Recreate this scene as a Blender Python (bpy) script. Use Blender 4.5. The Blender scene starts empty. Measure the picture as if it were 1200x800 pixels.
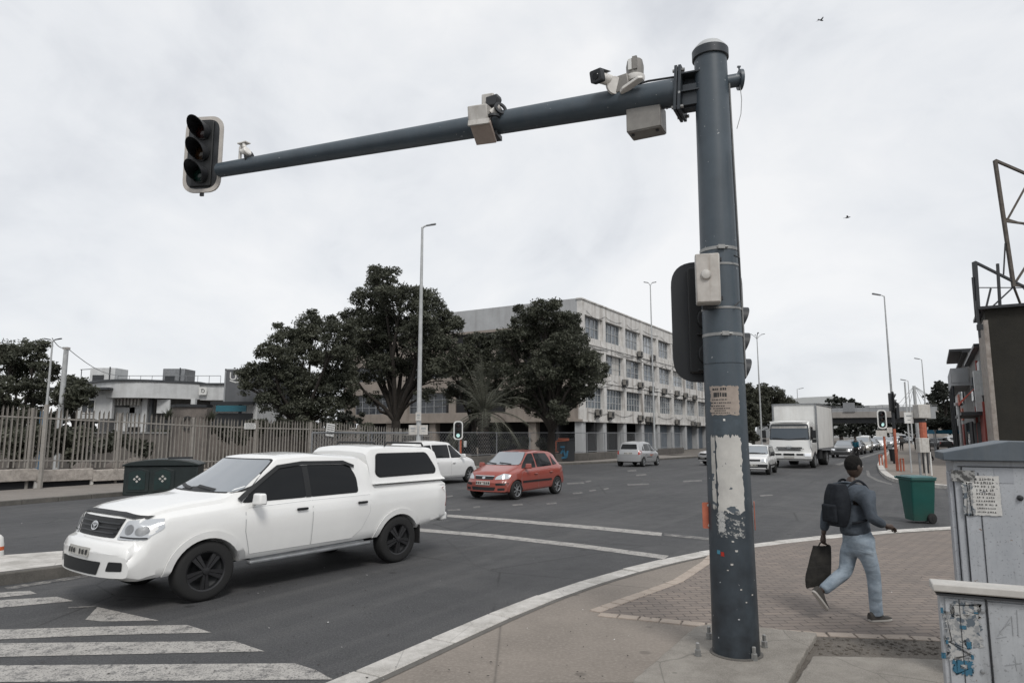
import bpy, bmesh, math, random
import numpy as np
from mathutils import Vector, Matrix
from mathutils.bvhtree import BVHTree
PI = math.pi
rad = math.radians
SC = bpy.context.scene
COL = SC.collection
random.seed(7)

# ------------------------------------------------------------------ camera
FPX, CH, PITCH = 800.0, 2.0, math.atan(108 / 800)
cp, sp_ = math.cos(PITCH), math.sin(PITCH)
cam_d = bpy.data.cameras.new('camera')
cam = bpy.data.objects.new('camera', cam_d)
COL.objects.link(cam)
cam.location = (0, 0, CH)
cam.rotation_euler = (PI / 2 + PITCH, 0, 0)
cam_d.lens, cam_d.sensor_width, cam_d.clip_end = 24.0, 36.0, 3000
SC.camera = cam

def ray(px, py):
    x, y = (px - 600) / FPX, (400 - py) / FPX
    return Vector((x, cp - y * sp_, sp_ + y * cp))
def G(px, py, z=0.0):
    d = ray(px, py); t = (z - CH) / d.z
    return Vector((d.x * t, d.y * t, z))
def P(px, py, Y):
    d = ray(px, py); t = Y / d.y
    return Vector((d.x * t, Y, CH + d.z * t))
def PXM(Y): return FPX * cp / Y
def hitplane(px, py, o, n):
    d = ray(px, py); c = Vector((0, 0, CH))
    t = (Vector(o) - c).dot(n) / d.dot(n)
    return c + d * t

D = Vector((.52, .854, 0)).normalized()       # the main road runs this way
N = Vector((D.y, -D.x, 0))                    # to the right of it
DANG = math.atan2(D.y, D.x)

# ------------------------------------------------------------------ objects
def tag(o, label=None, cat=None, group=None, kind=None):
    if label: o['label'] = label
    if cat: o['category'] = cat
    if group: o['group'] = group
    if kind: o['kind'] = kind
    return o
def thing(name, label, cat, loc=(0, 0, 0), rz=0, group=None):
    o = bpy.data.objects.new(name, None); COL.objects.link(o)
    o.location = loc; o.rotation_euler = (0, 0, rz); o.empty_display_size = .2
    return tag(o, label, cat, group)
def sub(name, parent, loc=(0, 0, 0), rot=(0, 0, 0)):
    o = bpy.data.objects.new(name, None); COL.objects.link(o)
    o.parent = parent; o.location = loc; o.rotation_euler = rot; o.empty_display_size = .1
    return o
def copy_tree(o, parent=None):
    c = o.copy(); COL.objects.link(c)
    if parent is not None: c.parent = parent
    for ch in [q for q in SC.objects if q.parent == o]: copy_tree(ch, c)
    return c

class MB:
    def __init__(s): s.v = []; s.f = []; s.m = []
    def add(s, vs, fs, mi=0, M=None):
        b = len(s.v)
        s.v += [tuple(M @ Vector(v)) if M is not None else tuple(v) for v in vs]
        s.f += [tuple(b + i for i in f) for f in fs]; s.m += [mi] * len(fs)
        return s
    def box(s, c, d, M=None, mi=0, taper=1.0):
        x, y, z = d[0] / 2, d[1] / 2, d[2] / 2; t = taper
        vs = [(c[0] + a * x * (t if k > 0 else 1), c[1] + b * y * (t if k > 0 else 1), c[2] + k * z) for k in (-1, 1) for b in (-1, 1) for a in (-1, 1)]
        return s.add(vs, [(0, 2, 3, 1), (4, 5, 7, 6), (0, 1, 5, 4), (1, 3, 7, 5), (3, 2, 6, 7), (2, 0, 4, 6)], mi, M)
    def bar(s, p0, p1, w, h=None, mi=0, M=None):
        p0, p1 = Vector(p0), Vector(p1); d = (p1 - p0); L = d.length; d.normalize()
        up = Vector((0, 0, 1)) if abs(d.z) < .95 else Vector((1, 0, 0))
        a = d.cross(up).normalized(); b = a.cross(d)
        R = Matrix((a, d, b)).transposed().to_4x4(); R.translation = (p0 + p1) / 2
        if M is not None: R = M @ R
        return s.box((0, 0, 0), (w, L, h or w), R, mi)
    def tube(s, pts, r, n=10, mi=0, caps=True, M=None):
        pts = [Vector(p) for p in pts]; rs = r if isinstance(r, (list, tuple)) else [r] * len(pts)
        vs = []; prev = None
        for i, p in enumerate(pts):
            d = (pts[min(i + 1, len(pts) - 1)] - pts[max(i - 1, 0)]).normalized()
            if prev is None:
                prev = d.cross(Vector((0, 0, 1)) if abs(d.z) < .9 else Vector((1, 0, 0))).normalized()
            a = (prev - d * prev.dot(d)).normalized(); prev = a; b = d.cross(a)
            for k in range(n):
                t = 2 * PI * k / n; vs.append(p + (a * math.cos(t) + b * math.sin(t)) * rs[i])
        fs = [(i * n + k, i * n + (k + 1) % n, (i + 1) * n + (k + 1) % n, (i + 1) * n + k) for i in range(len(pts) - 1) for k in range(n)]
        if caps: fs += [tuple(reversed(range(n))), tuple((len(pts) - 1) * n + k for k in range(n))]
        return s.add(vs, fs, mi, M)
    def lathe(s, prof, n=24, mi=0, M=None, close=False, caps=True):
        vs = [(r * math.cos(2 * PI * k / n), r * math.sin(2 * PI * k / n), z) for r, z in prof for k in range(n)]
        q = len(prof); rng = range(q if close else q - 1)
        fs = [(i * n + k, i * n + (k + 1) % n, ((i + 1) % q) * n + (k + 1) % n, ((i + 1) % q) * n + k) for i in rng for k in range(n)]
        if not close and caps:
            if prof[0][0] > 1e-5: fs.append(tuple(reversed(range(n))))
            if prof[-1][0] > 1e-5: fs.append(tuple((q - 1) * n + k for k in range(n)))
        return s.add(vs, fs, mi, M)
    def prism(s, poly, z0, z1, mi=0, M=None, side_mi=None):
        n = len(poly)
        ar = sum(poly[i][0] * poly[(i + 1) % n][1] - poly[(i + 1) % n][0] * poly[i][1] for i in range(n))
        if ar < 0: poly = list(reversed(poly))
        b = len(s.v)
        vs = [(p[0], p[1], z0) for p in poly] + [(p[0], p[1], z1) for p in poly]
        s.add(vs, [tuple(reversed(range(n))), tuple(range(n, 2 * n))], mi, M)
        fs = [(i, (i + 1) % n, n + (i + 1) % n, n + i) for i in range(n)]
        s.f += [tuple(b + i for i in f) for f in fs]; s.m += [mi if side_mi is None else side_mi] * n
        return s
    def ball(s, c, r, n=12, mi=0, M=None):
        r = r if isinstance(r, (tuple, list)) else (r, r, r)
        prof = [(math.sin(PI * i / n), -math.cos(PI * i / n)) for i in range(n + 1)]
        T = Matrix.Translation(c) @ Matrix.Diagonal((r[0], r[1], r[2], 1))
        return s.lathe(prof, n * 2, mi, (M @ T) if M is not None else T)
    def mesh(s, name, angle=35):
        me = bpy.data.meshes.new(name); me.from_pydata(s.v, [], s.f)
        if s.m and max(s.m) > 0: me.polygons.foreach_set('material_index', s.m)
        me.validate(); me.shade_smooth(); me.set_sharp_from_angle(angle=rad(angle))
        return me
    def build(s, name, mats, parent=None, loc=None, rot=None, bevel=0, seg=2, angle=35):
        me = s.mesh(name, angle)
        for m in (mats if isinstance(mats, (list, tuple)) else [mats]): me.materials.append(m)
        o = bpy.data.objects.new(name, me); COL.objects.link(o)
        if parent: o.parent = parent
        if loc is not None: o.location = loc
        if rot is not None: o.rotation_euler = rot
        if bevel:
            b = o.modifiers.new('bevel', 'BEVEL'); b.width = bevel; b.segments = seg; b.limit_method = 'ANGLE'; b.harden_normals = False
        return o

def rpoly(pts, r, n=4):
    out = []; q = len(pts); rs = r if isinstance(r, (list, tuple)) else [r] * q
    for i in range(q):
        a, b, c = Vector(pts[i - 1][:2]), Vector(pts[i][:2]), Vector(pts[(i + 1) % q][:2])
        u, v = (a - b), (c - b); k = min(rs[i], u.length * .48, v.length * .48)
        if k < 1e-4: out.append(tuple(b)); continue
        p0, p1 = b + u.normalized() * k, b + v.normalized() * k
        for j in range(n + 1):
            t = j / n; w = p0 * (1 - t) ** 2 + b * 2 * t * (1 - t) + p1 * t * t; out.append((w.x, w.y))
    return out
def rrect(x0, y0, x1, y1, r, n=4): return rpoly([(x0, y0), (x1, y0), (x1, y1), (x0, y1)], r, n)

# ------------------------------------------------------------------ materials
class NT:
    def __init__(s, name):
        s.mat = bpy.data.materials.new(name); s.mat.use_nodes = True; s.t = s.mat.node_tree
        s.n = s.t.nodes; s.l = s.t.links; s.b = s.n['Principled BSDF']; s.out = s.n['Material Output']
        s.tc = s.n.new('ShaderNodeTexCoord'); s.co = s.tc.outputs['Object']
    def geo(s):
        g = s.n.new('ShaderNodeNewGeometry'); return g
    def mapn(s, scale=(1, 1, 1), rz=0, src=None):
        m = s.n.new('ShaderNodeMapping'); m.inputs['Scale'].default_value = scale; m.inputs['Rotation'].default_value = (0, 0, rz)
        s.l.new(src or s.co, m.inputs['Vector']); return m.outputs['Vector']
    def noise(s, scale, detail=4, rough=.6, vec=None, dist=0):
        q = s.n.new('ShaderNodeTexNoise'); q.inputs['Scale'].default_value = scale; q.inputs['Detail'].default_value = detail
        q.inputs['Roughness'].default_value = rough; q.inputs['Distortion'].default_value = dist
        s.l.new(vec or s.co, q.inputs['Vector']); return q.outputs['Fac']
    def voro(s, scale, feat='F1', vec=None):
        q = s.n.new('ShaderNodeTexVoronoi'); q.feature = feat; q.inputs['Scale'].default_value = scale
        s.l.new(vec or s.co, q.inputs['Vector']); return q.outputs['Distance']
    def ramp(s, fac, a, b, c0=(0, 0, 0, 1), c1=(1, 1, 1, 1)):
        r = s.n.new('ShaderNodeValToRGB'); e = r.color_ramp.elements
        e[0].position = a; e[1].position = b; e[0].color = c0 if len(c0) == 4 else (*c0, 1); e[1].color = c1 if len(c1) == 4 else (*c1, 1)
        s.l.new(fac, r.inputs['Fac']); return r.outputs['Color']
    def mix(s, fac, a, b, mode='MIX'):
        m = s.n.new('ShaderNodeMix'); m.data_type = 'RGBA'; m.blend_type = mode; m.clamp_result = False
        for k, v in ((0, fac), (6, a), (7, b)):
            if isinstance(v, (int, float)): m.inputs[k].default_value = v
            elif isinstance(v, (tuple, list)): m.inputs[k].default_value = (*v, 1) if len(v) == 3 else v
            else: s.l.new(v, m.inputs[k])
        return m.outputs[2]
    def math(s, op, a, b=0.0, clamp=False):
        m = s.n.new('ShaderNodeMath'); m.operation = op; m.use_clamp = clamp
        for k, v in ((0, a), (1, b)):
            if isinstance(v, (int, float)): m.inputs[k].default_value = v
            else: s.l.new(v, m.inputs[k])
        return m.outputs[0]
    def sep(s, v=None):
        q = s.n.new('ShaderNodeSeparateXYZ'); s.l.new(v or s.co, q.inputs[0]); return q.outputs
    def bump(s, h, strength=.3, dist=.01):
        b = s.n.new('ShaderNodeBump'); b.inputs['Strength'].default_value = strength; b.inputs['Distance'].default_value = dist
        s.l.new(h, b.inputs['Height']); s.l.new(b.outputs['Normal'], s.b.inputs['Normal'])
    def set(s, **k):
        for a, v in k.items():
            i = s.b.inputs[a.replace('_', ' ')]
            if isinstance(v, (int, float)): i.default_value = v
            elif isinstance(v, (tuple, list)): i.default_value = (*v, 1) if len(v) == 3 else v
            else: s.l.new(v, i)
        return s

def surf(name, c1, c2=None, scale=6, rough=.7, metal=0, bump=.15, bs=40, bd=.004, streak=None, grime=None, coat=0, spec=.5, spots=None, world=False, lo=.35, hi=.65):
    """a worn surface: two tones, optional vertical streaks, grime toward the foot and chipped spots"""
    t = NT(name)
    if world: t.co = t.geo().outputs['Position']
    c2 = c2 or tuple(x * .75 for x in c1)
    col = t.mix(t.ramp(t.noise(scale, 6, .65), lo, hi), c1, c2)
    col = t.mix(t.math('MULTIPLY', t.noise(scale * 7, 3), .35), col, tuple(x * .6 for x in c1))
    if streak:
        v = t.mapn((streak[2], streak[2], streak[2] * .06)) if len(streak) > 2 else t.mapn((3, 3, .2))
        col = t.mix(t.math('MULTIPLY', t.ramp(t.noise(1, 5, .7, v), .5, .75), streak[1]), col, streak[0])
    if grime:
        z = t.sep()[2]
        f = t.math('MULTIPLY', t.math('SUBTRACT', 1, t.math('DIVIDE', z, grime[2]), True), t.noise(5, 4))
        col = t.mix(t.math('MULTIPLY', f, grime[1], True), col, grime[0])
    if spots:
        col = t.mix(t.ramp(t.noise(spots[1], 2, .5), spots[2], spots[2] + .02), col, spots[0])
    t.set(Base_Color=col, Roughness=rough, Metallic=metal)
    t.b.inputs['Specular IOR Level'].default_value = spec
    if coat: t.b.inputs['Coat Weight'].default_value = coat; t.b.inputs['Coat Roughness'].default_value = .06
    if bump: t.bump(t.noise(bs, 5, .7), bump, bd)
    return t.mat
def paint(name, c, dirt=(.10, .09, .08), amt=.5, rough=.35, coat=.8, metal=0, zr=.9):
    t = NT(name); z = t.sep()[2]
    low = t.math('SUBTRACT', 1, t.math('DIVIDE', z, zr), True)
    f = t.math('MULTIPLY', t.math('MULTIPLY', low, t.math('ADD', t.noise(7, 5, .7), .25)), amt, True)
    f2 = t.math('MULTIPLY', t.noise(2.2, 5, .7), .10)
    col = t.mix(f, t.mix(f2, c, dirt), dirt)
    t.set(Base_Color=col, Roughness=t.math('ADD', rough, t.math('MULTIPLY', f, .4)), Metallic=metal)
    t.b.inputs['Coat Weight'].default_value = coat; t.b.inputs['Coat Roughness'].default_value = .05
    t.bump(t.noise(3, 2), .03, .02)
    return t.mat
def glass(name, c=(.02, .022, .025), rough=.04, ior=1.6, var=0, sky_tone=None):
    t = NT(name)
    col = c
    if var:
        oi = t.n.new('ShaderNodeObjectInfo')
        col = t.mix(t.math('MULTIPLY', t.ramp(oi.outputs['Random'], .25, .95), var), c, (.34, .36, .38))
        col = t.mix(t.math('MULTIPLY', t.ramp(t.noise(1.7, 3), .4, .6), .5), col, (.012, .014, .018))
    if sky_tone: col = t.mix(t.ramp(t.noise(sky_tone[1], 4), .3, .7), col, sky_tone[0])
    t.set(Base_Color=col, Roughness=rough, IOR=ior)
    if var: t.bump(t.noise(.9, 2), .25, .04)
    return t.mat
def flat(name, c, rough=.5, metal=0, emit=0):
    t = NT(name); col = t.mix(t.math('MULTIPLY', t.noise(14, 4), .5), c, tuple(x * .7 for x in c))
    t.set(Base_Color=col, Roughness=rough, Metallic=metal)
    if emit: t.set(Emission_Color=c, Emission_Strength=emit)
    return t.mat
def leafmat(name, c1, c2, trans=.25):
    t = NT(name); g = t.geo()
    col = t.mix(g.outputs['Random Per Island'], c1, c2)
    col = t.mix(t.ramp(t.noise(.6, 3), .38, .62), col, tuple(x * .7 for x in c1))
    t.set(Base_Color=col, Roughness=.55)
    t.b.inputs['Specular IOR Level'].default_value = .35
    tr = t.n.new('ShaderNodeBsdfTranslucent'); t.l.new(col, tr.inputs['Color'])
    mx = t.n.new('ShaderNodeMixShader'); mx.inputs[0].default_value = trans
    t.l.new(t.b.outputs[0], mx.inputs[1]); t.l.new(tr.outputs[0], mx.inputs[2]); t.l.new(mx.outputs[0], t.out.inputs['Surface'])
    return t.mat

def asphalt():
    t = NT('asphalt'); t.co = t.geo().outputs['Position']
    al = t.mapn((1, 1, 1), -DANG)
    long_ = t.mapn((.10, 1.1, 1), 0, al)
    base = t.mix(t.ramp(t.noise(.35, 5, .6), .3, .7), (.038, .039, .042), (.072, .072, .074))
    base = t.mix(t.math('MULTIPLY', t.ramp(t.noise(1, 4, .6, long_), .42, .68), .55), base, (.036, .037, .040))
    base = t.mix(t.math('MULTIPLY', t.ramp(t.noise(.18, 4, .6), .55, .62), .35), base, (.098, .096, .094))
    tr = t.mapn((.05, 2.2, 1), 0, al)
    base = t.mix(t.math('MULTIPLY', t.ramp(t.noise(1, 3, .55, tr), .50, .72), .40), base, (.115, .113, .11))
    base = t.mix(t.math('MULTIPLY', t.ramp(t.noise(.55, 2, .4), .60, .615), .30), base, (.032, .033, .035))
    base = t.mix(t.math('MULTIPLY', t.ramp(t.noise(5, 6, .75), .5, .7), .35), base, (.03, .031, .032))
    base = t.mix(t.math('MULTIPLY', t.ramp(t.noise(45, 2, .8), .45, .75), .6), base, (.14, .138, .135))
    base = t.mix(t.math('MULTIPLY', t.ramp(t.noise(70, 1, .5), .3, .5, (1, 1, 1), (0, 0, 0)), .7), base, (.022, .022, .023))
    spots = t.ramp(t.voro(.9), .045, .06, (1, 1, 1), (0, 0, 0))
    base = t.mix(t.math('MULTIPLY', spots, .6), base, (.02, .02, .02))
    wob = t.mix(.12, t.co, t.n.new('ShaderNodeTexNoise').outputs['Color'])
    cr = t.ramp(t.voro(.33, 'DISTANCE_TO_EDGE', wob), .0015, .005, (1, 1, 1), (0, 0, 0))
    crm = t.math('MULTIPLY', cr, t.ramp(t.noise(.12, 3), .46, .52))
    base = t.mix(t.math('MULTIPLY', crm, .7), base, (.018, .018, .018))
    t.set(Base_Color=base, Roughness=t.math('ADD', .62, t.math('MULTIPLY', t.noise(3, 4), .3)))
    t.b.inputs['Specular IOR Level'].default_value = .35
    t.bump(t.noise(60, 3, .8), .5, .006)
    return t.mat
def roadpaint(name, c=(.46, .44, .41), wear=.5, under=(.05, .05, .052)):
    t = NT(name); t.co = t.geo().outputs['Position']
    col = t.mix(t.noise(3, 5), c, tuple(x * .6 for x in c))
    al = t.mapn((1, 1, 1), 0)
    f = t.ramp(t.noise(6, 8, .85, al), wear - .06, wear + .10)
    f2 = t.ramp(t.noise(55, 3, .7), .36, .46, (0, 0, 0), (1, 1, 1))
    t.set(Base_Color=t.mix(t.math('MULTIPLY', f, f2), under, col), Roughness=.7)
    t.bump(t.noise(60, 3, .8), .4, .005)
    return t.mat
def pavers():
    t = NT('brick_paving'); t.co = t.geo().outputs['Position']
    v = t.mapn((1, 1, 1), rad(-4))
    b = t.n.new('ShaderNodeTexBrick'); t.l.new(v, b.inputs['Vector'])
    b.inputs['Scale'].default_value = 1; b.inputs['Brick Width'].default_value = .21; b.inputs['Row Height'].default_value = .105
    b.inputs['Mortar Size'].default_value = .007; b.inputs['Color1'].default_value = (.215, .175, .146, 1)
    b.inputs['Color2'].default_value = (.155, .129, .112, 1); b.inputs['Mortar'].default_value = (.045, .038, .033, 1); b.inputs['Bias'].default_value = 0
    c = t.mix(t.math('MULTIPLY', t.ramp(t.noise(.8, 5, .7), .4, .7), .6), b.outputs['Color'], (.10, .085, .075))
    c = t.mix(t.math('MULTIPLY', t.noise(30, 4, .7), .35), c, (.24, .21, .19))
    t.set(Base_Color=c, Roughness=.85); t.bump(t.math('SUBTRACT', t.noise(40, 4), t.math('MULTIPLY', b.outputs['Fac'], 2)), .6, .006)
    return t.mat
def ground_mix(name, c1, c2, c3, s=1.5, bump=.5, crack=0):
    t = NT(name); t.co = t.geo().outputs['Position']
    c = t.mix(t.ramp(t.noise(s, 7, .7), .35, .65), c1, c2)
    c = t.mix(t.math('MULTIPLY', t.ramp(t.noise(s * 28, 3, .7), .45, .7), .55), c, c3)
    c = t.mix(t.math('MULTIPLY', t.ramp(t.voro(s * 1.1), .05, .08, (1, 1, 1), (0, 0, 0)), .45), c, tuple(x * .3 for x in c1))
    if crack:
        cr = t.ramp(t.voro(crack, 'DISTANCE_TO_EDGE', t.mix(.1, t.co, t.n.new('ShaderNodeTexNoise').outputs['Color'])), .0012, .0045, (1, 1, 1), (0, 0, 0))
        c = t.mix(t.math('MULTIPLY', cr, .6), c, tuple(x * .3 for x in c1))
    t.set(Base_Color=c, Roughness=.9); t.bump(t.noise(s * 20, 6, .75), bump, .012)
    return t.mat

MT = dict(
    asphalt=asphalt(), pavers=pavers(),
    earth=ground_mix('dry_earth', (.13, .115, .10), (.085, .076, .066), (.20, .18, .16), .6),
    tarpath=ground_mix('worn_brown_asphalt', (.215, .187, .16), (.165, .143, .122), (.29, .26, .23), 1.2, .4, .35),
    concrete=ground_mix('rough_concrete', (.33, .305, .27), (.20, .182, .158), (.42, .395, .36), 3.2, 1.4, .8),
    dirt=ground_mix('dirt_strip', (.15, .132, .112), (.08, .07, .06), (.27, .245, .215), 3, 1.2),
    pathc=ground_mix('pale_path', (.20, .18, .16), (.15, .135, .12), (.27, .25, .23), 1.0),
    border=ground_mix('pale_brick_border', (.38, .32, .27), (.30, .25, .21), (.44, .39, .34), 4),
    kerbw=ground_mix('worn_white_kerb', (.56, .54, .51), (.30, .285, .26), (.66, .64, .61), 3.5, .8, 1.2),
    kerbd=ground_mix('dark_kerb', (.12, .112, .10), (.07, .066, .06), (.15, .14, .13), 2.5, .5),
    mast=surf('mast_paint', (.060, .080, .098), (.046, .062, .076), 3, .45, 0, .25, 30, .003, streak=((.085, .092, .10), .35, 9), grime=((.014, .018, .023), 1.7, 2.7), spots=((.36, .37, .38), 30, .735)),
    mastlow=surf('mast_paint_dark', (.035, .045, .055), (.02, .025, .03), 3, .5, 0, .2, 60, .003, spots=((.35, .36, .36), 20, .72)),
    black=flat('black_plastic', (.008, .009, .010), .6), blackm=flat('black_metal', (.018, .02, .023), .45),
    rubber=flat('rubber', (.013, .013, .013), .85), galv=surf('galvanised_steel', (.34, .34, .33), (.24, .24, .235), 12, .45, .6),
    steel=surf('dull_steel', (.30, .31, .32), (.20, .205, .21), 8, .5, .5), lampgrey=surf('lamp_pole_grey', (.48, .49, .49), (.36, .37, .37), 5, .55, .2),
    camwhite=surf('camera_white', (.74, .72, .68), (.58, .56, .53), 9, .45), boxgrey=surf('box_grey', (.52, .505, .475), (.39, .375, .35), 8, .5, 0, .15, 30, .003, streak=((.16, .12, .09), .5, 12)),
    boxunder=surf('box_dull', (.25, .24, .22), (.18, .17, .16), 8, .5, .2),
    orange=flat('orange_paint', (.50, .10, .03), .55), orange2=surf('faded_orange', (.46, .135, .075), (.34, .095, .055), 9, .6),
    white=flat('white_plastic', (.66, .66, .64), .45), chrome=flat('chrome', (.62, .63, .64), .15, 1), alloy=flat('alloy', (.38, .39, .40), .35, .7), dalloy=flat('dark_alloy', (.035, .035, .037), .35, .4),
    plate=flat('number_plate', (.42, .41, .38), .5), ink=flat('black_ink', (.03, .03, .03), .8),
    lamp=flat('headlamp_glass', (.50, .52, .54), .14, .2), lampglow=flat('headlamp_glow', (.85, .87, .9), .2, 0, .25), red=flat('tail_lamp', (.35, .03, .02), .2), amber=flat('amber_lamp', (.45, .14, .02), .3),  # queue and lorry headlamps: slight glow put in for bright reflections
    glass=glass('dark_window', (.008, .009, .010), .06, 1.33), screen=glass('windscreen', (.13, .14, .145), .08, 1.75, 0, ((.22, .23, .235), 2.5)), screenr=glass('windscreen_sky_grey', (.22, .24, .26), .06, 1.75),  # both windscreens: grey of the reflected sky put into the base colour
    pane=glass('building_glass', (.10, .12, .14), .12, 1.6, 1.0), panedark=glass('building_glass_dark', (.02, .024, .03), .1, 1.5, .25),  # building_glass: base colour raised to stand in for reflected sky
    wframe=flat('window_frame_paint', (.27, .28, .29), .6), wframel=flat('window_frame_pale', (.42, .43, .43), .6),
    bark=surf('bark', (.035, .029, .024), (.018, .015, .012), 5, .95, 0, .8, 14, .04), leafA=leafmat('leaf_dark', (.060, .066, .046), (.135, .14, .104)),
    leafB=leafmat('leaf_olive', (.060, .064, .046), (.13, .132, .098)), leafC=leafmat('leaf_far', (.035, .040, .032), (.06, .064, .05)), frond=leafmat('palm_leaf', (.11, .115, .09), (.20, .20, .16)),
)
# ------------------------------------------------------------------ sky and light
w = bpy.data.worlds.new("World"); SC.world = w; w.use_nodes = True
nt = w.node_tree; nd = nt.nodes; lk = nt.links
bg = nd['Background']; bg.inputs['Strength'].default_value = 1.0
SUN_EL, SUN_ROT = rad(50), rad(163)
sky = nd.new('ShaderNodeTexSky'); sky.sky_type = 'NISHITA'; sky.sun_disc = False
sky.sun_elevation = SUN_EL; sky.sun_rotation = SUN_ROT
bsky = nd.new('ShaderNodeBackground'); bsky.inputs['Strength'].default_value = .08; lk.new(sky.outputs[0], bsky.inputs[0])
tc = nd.new('ShaderNodeTexCoord'); mp = nd.new('ShaderNodeMapping'); mp.inputs['Scale'].default_value = (1, 1, 1.5); mp.inputs['Rotation'].default_value = (.2, .1, .7)
lk.new(tc.outputs['Generated'], mp.inputs[0])
n1 = nd.new('ShaderNodeTexNoise'); n1.inputs['Scale'].default_value = 2.1; n1.inputs['Detail'].default_value = 7; n1.inputs['Roughness'].default_value = .52; n1.inputs['Distortion'].default_value = .5
lk.new(mp.outputs[0], n1.inputs['Vector'])
cr = nd.new('ShaderNodeValToRGB'); e = cr.color_ramp.elements
e[0].position = .34; e[0].color = (.70, .725, .77, 1); e[1].position = .64; e[1].color = (.97, .975, .985, 1)
m_ = cr.color_ramp.elements.new(.49); m_.color = (.86, .88, .91, 1)
n2 = nd.new('ShaderNodeTexNoise'); n2.inputs['Scale'].default_value = 9; n2.inputs['Detail'].default_value = 6; n2.inputs['Roughness'].default_value = .55; n2.inputs['Distortion'].default_value = .8
lk.new(mp.outputs[0], n2.inputs['Vector'])
ad = nd.new('ShaderNodeMath'); ad.operation = 'MULTIPLY_ADD'; lk.new(n2.outputs['Fac'], ad.inputs[0]); ad.inputs[1].default_value = .18; lk.new(n1.outputs['Fac'], ad.inputs[2])
sb_ = nd.new('ShaderNodeMath'); sb_.operation = 'SUBTRACT'; lk.new(ad.outputs[0], sb_.inputs[0]); sb_.inputs[1].default_value = .095
lk.new(sb_.outputs[0], cr.inputs[0])
bcl = nd.new('ShaderNodeBackground'); bcl.inputs['Strength'].default_value = 1.0; lk.new(cr.outputs[0], bcl.inputs[0])
mxs = nd.new('ShaderNodeMixShader'); mxs.inputs[0].default_value = .92
lk.new(bsky.outputs[0], mxs.inputs[1]); lk.new(bcl.outputs[0], mxs.inputs[2]); lk.new(mxs.outputs[0], nd['World Output'].inputs[0])
nd.remove(bg)
sd = bpy.data.lights.new('sun', 'SUN'); sd.energy = 2.0; sd.angle = rad(18); sd.color = (1, .97, .93)
so = bpy.data.objects.new('sun', sd); COL.objects.link(so)
sdir = Vector((math.sin(SUN_ROT) * math.cos(SUN_EL), math.cos(SUN_ROT) * math.cos(SUN_EL), math.sin(SUN_EL)))
so.rotation_euler = sdir.to_track_quat('Z', 'Y').to_euler()
SC.view_settings.view_transform = 'Standard'; SC.view_settings.look = 'None'; SC.view_settings.exposure = 0
SC.cycles.max_bounces = 6

# ------------------------------------------------------------------ ground, road, pavements
def sheet(name, poly, z, m, th=None, kind='structure', smi=None):
    b = MB(); poly = [(p[0], p[1]) for p in poly]
    if th: b.prism(poly, z - th, z)
    else:
        n = len(poly); ar = sum(poly[i][0] * poly[(i + 1) % n][1] - poly[(i + 1) % n][0] * poly[i][1] for i in range(n))
        if ar < 0: poly = poly[::-1]
        b.add([(p[0], p[1], z) for p in poly], [tuple(range(n))])
    o = b.build(name, m)
    if kind: o['kind'] = kind
    return o
sheet('ground', [(-900, -60), (900, -60), (900, 1500), (-900, 1500)], -.02, MT['earth'])
road_c = Vector((0, 0, 0))
fk = [G(0, 593), G(141, 581), G(400, 560), G(656, 545), G(722, 542), G(820, 536)]      # far kerb line
fk = [fk[0] + (fk[0] - fk[1]) * 6] + fk
end = fk[-1] + D * 160
sheet('road', [(fk[0].x - 3, fk[0].y - 2)] + [(p.x, p.y) for p in fk[1:]] + [(end.x, end.y), (end.x + 30, end.y - 18), (200, 160), (160, 40), (60, -20), (-40, -20)], 0, MT['asphalt'])
# near pavement with its kerb
ZP = .12
kout = [(300, 835), (390, 800), (459, 769), (518, 742), (577, 716), (637, 694), (696, 675), (755, 660), (779, 654), (832, 643.5), (885, 636), (968, 627), (1030, 622), (1098, 618), (1240, 611)]
KO = [G(x, y, ZP).xy for x, y in kout]
KO = [KO[0] + (KO[0] - KO[1]) * 6] + KO + [KO[-1] + (KO[-1] - KO[-2]) * 6]
def offset_line(L, d):
    out = []
    for i, p in enumerate(L):
        t = (L[min(i + 1, len(L) - 1)] - L[max(i - 1, 0)]).normalized()
        out.append(p + Vector((t.y, -t.x)) * d)
    return out
def dense(L, step):
    out = []
    for a, b in zip(L[:-1], L[1:]):
        n = max(1, int((b - a).length / step)); out += [a + (b - a) * k / n for k in range(n)]
    return out + [L[-1]]
def smoothline(L, it=3):
    for _ in range(it):
        L = [L[0]] + [L[i] * .5 + (L[i - 1] + L[i + 1]) * .25 for i in range(1, len(L) - 1)] + [L[-1]]
    return L
def kerb(name, line, w, z, m, stone=1.0, gap=.012, h=.2, seed=1):
    """kerb stones laid end to end along a line (road side = left of the line, stones to its right)"""
    rnd = random.Random(seed); b = MB(); L = smoothline(dense(line, .5), 4)
    I = offset_line(L, w); acc = 0; s0 = 0
    cum = [0]
    for p, q in zip(L[:-1], L[1:]): cum.append(cum[-1] + (q - p).length)
    def at(Lx, s):
        i = min(max(np.searchsorted(cum, s) - 1, 0), len(L) - 2); t = (s - cum[i]) / max(1e-6, cum[i + 1] - cum[i]); return Lx[i] + (Lx[i + 1] - Lx[i]) * t
    s = 0
    while s + stone < cum[-1]:
        a, e_ = s + gap / 2, s + stone - gap / 2; dz = rnd.uniform(-.006, .006)
        b.prism([at(L, a), at(L, e_), at(I, e_), at(I, a)], z - h, z + dz); s += stone
    o = b.build(name, m, bevel=.012, seg=2); o['kind'] = 'structure'
    return L, I
KL, KI = kerb('kerb', KO, .27, ZP + .012, MT['kerbw'], 1.0, .02, .25)
inner = KI
near_poly = [(p.x, p.y) for p in inner] + [(40, -12), (-12, -12)]
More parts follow.
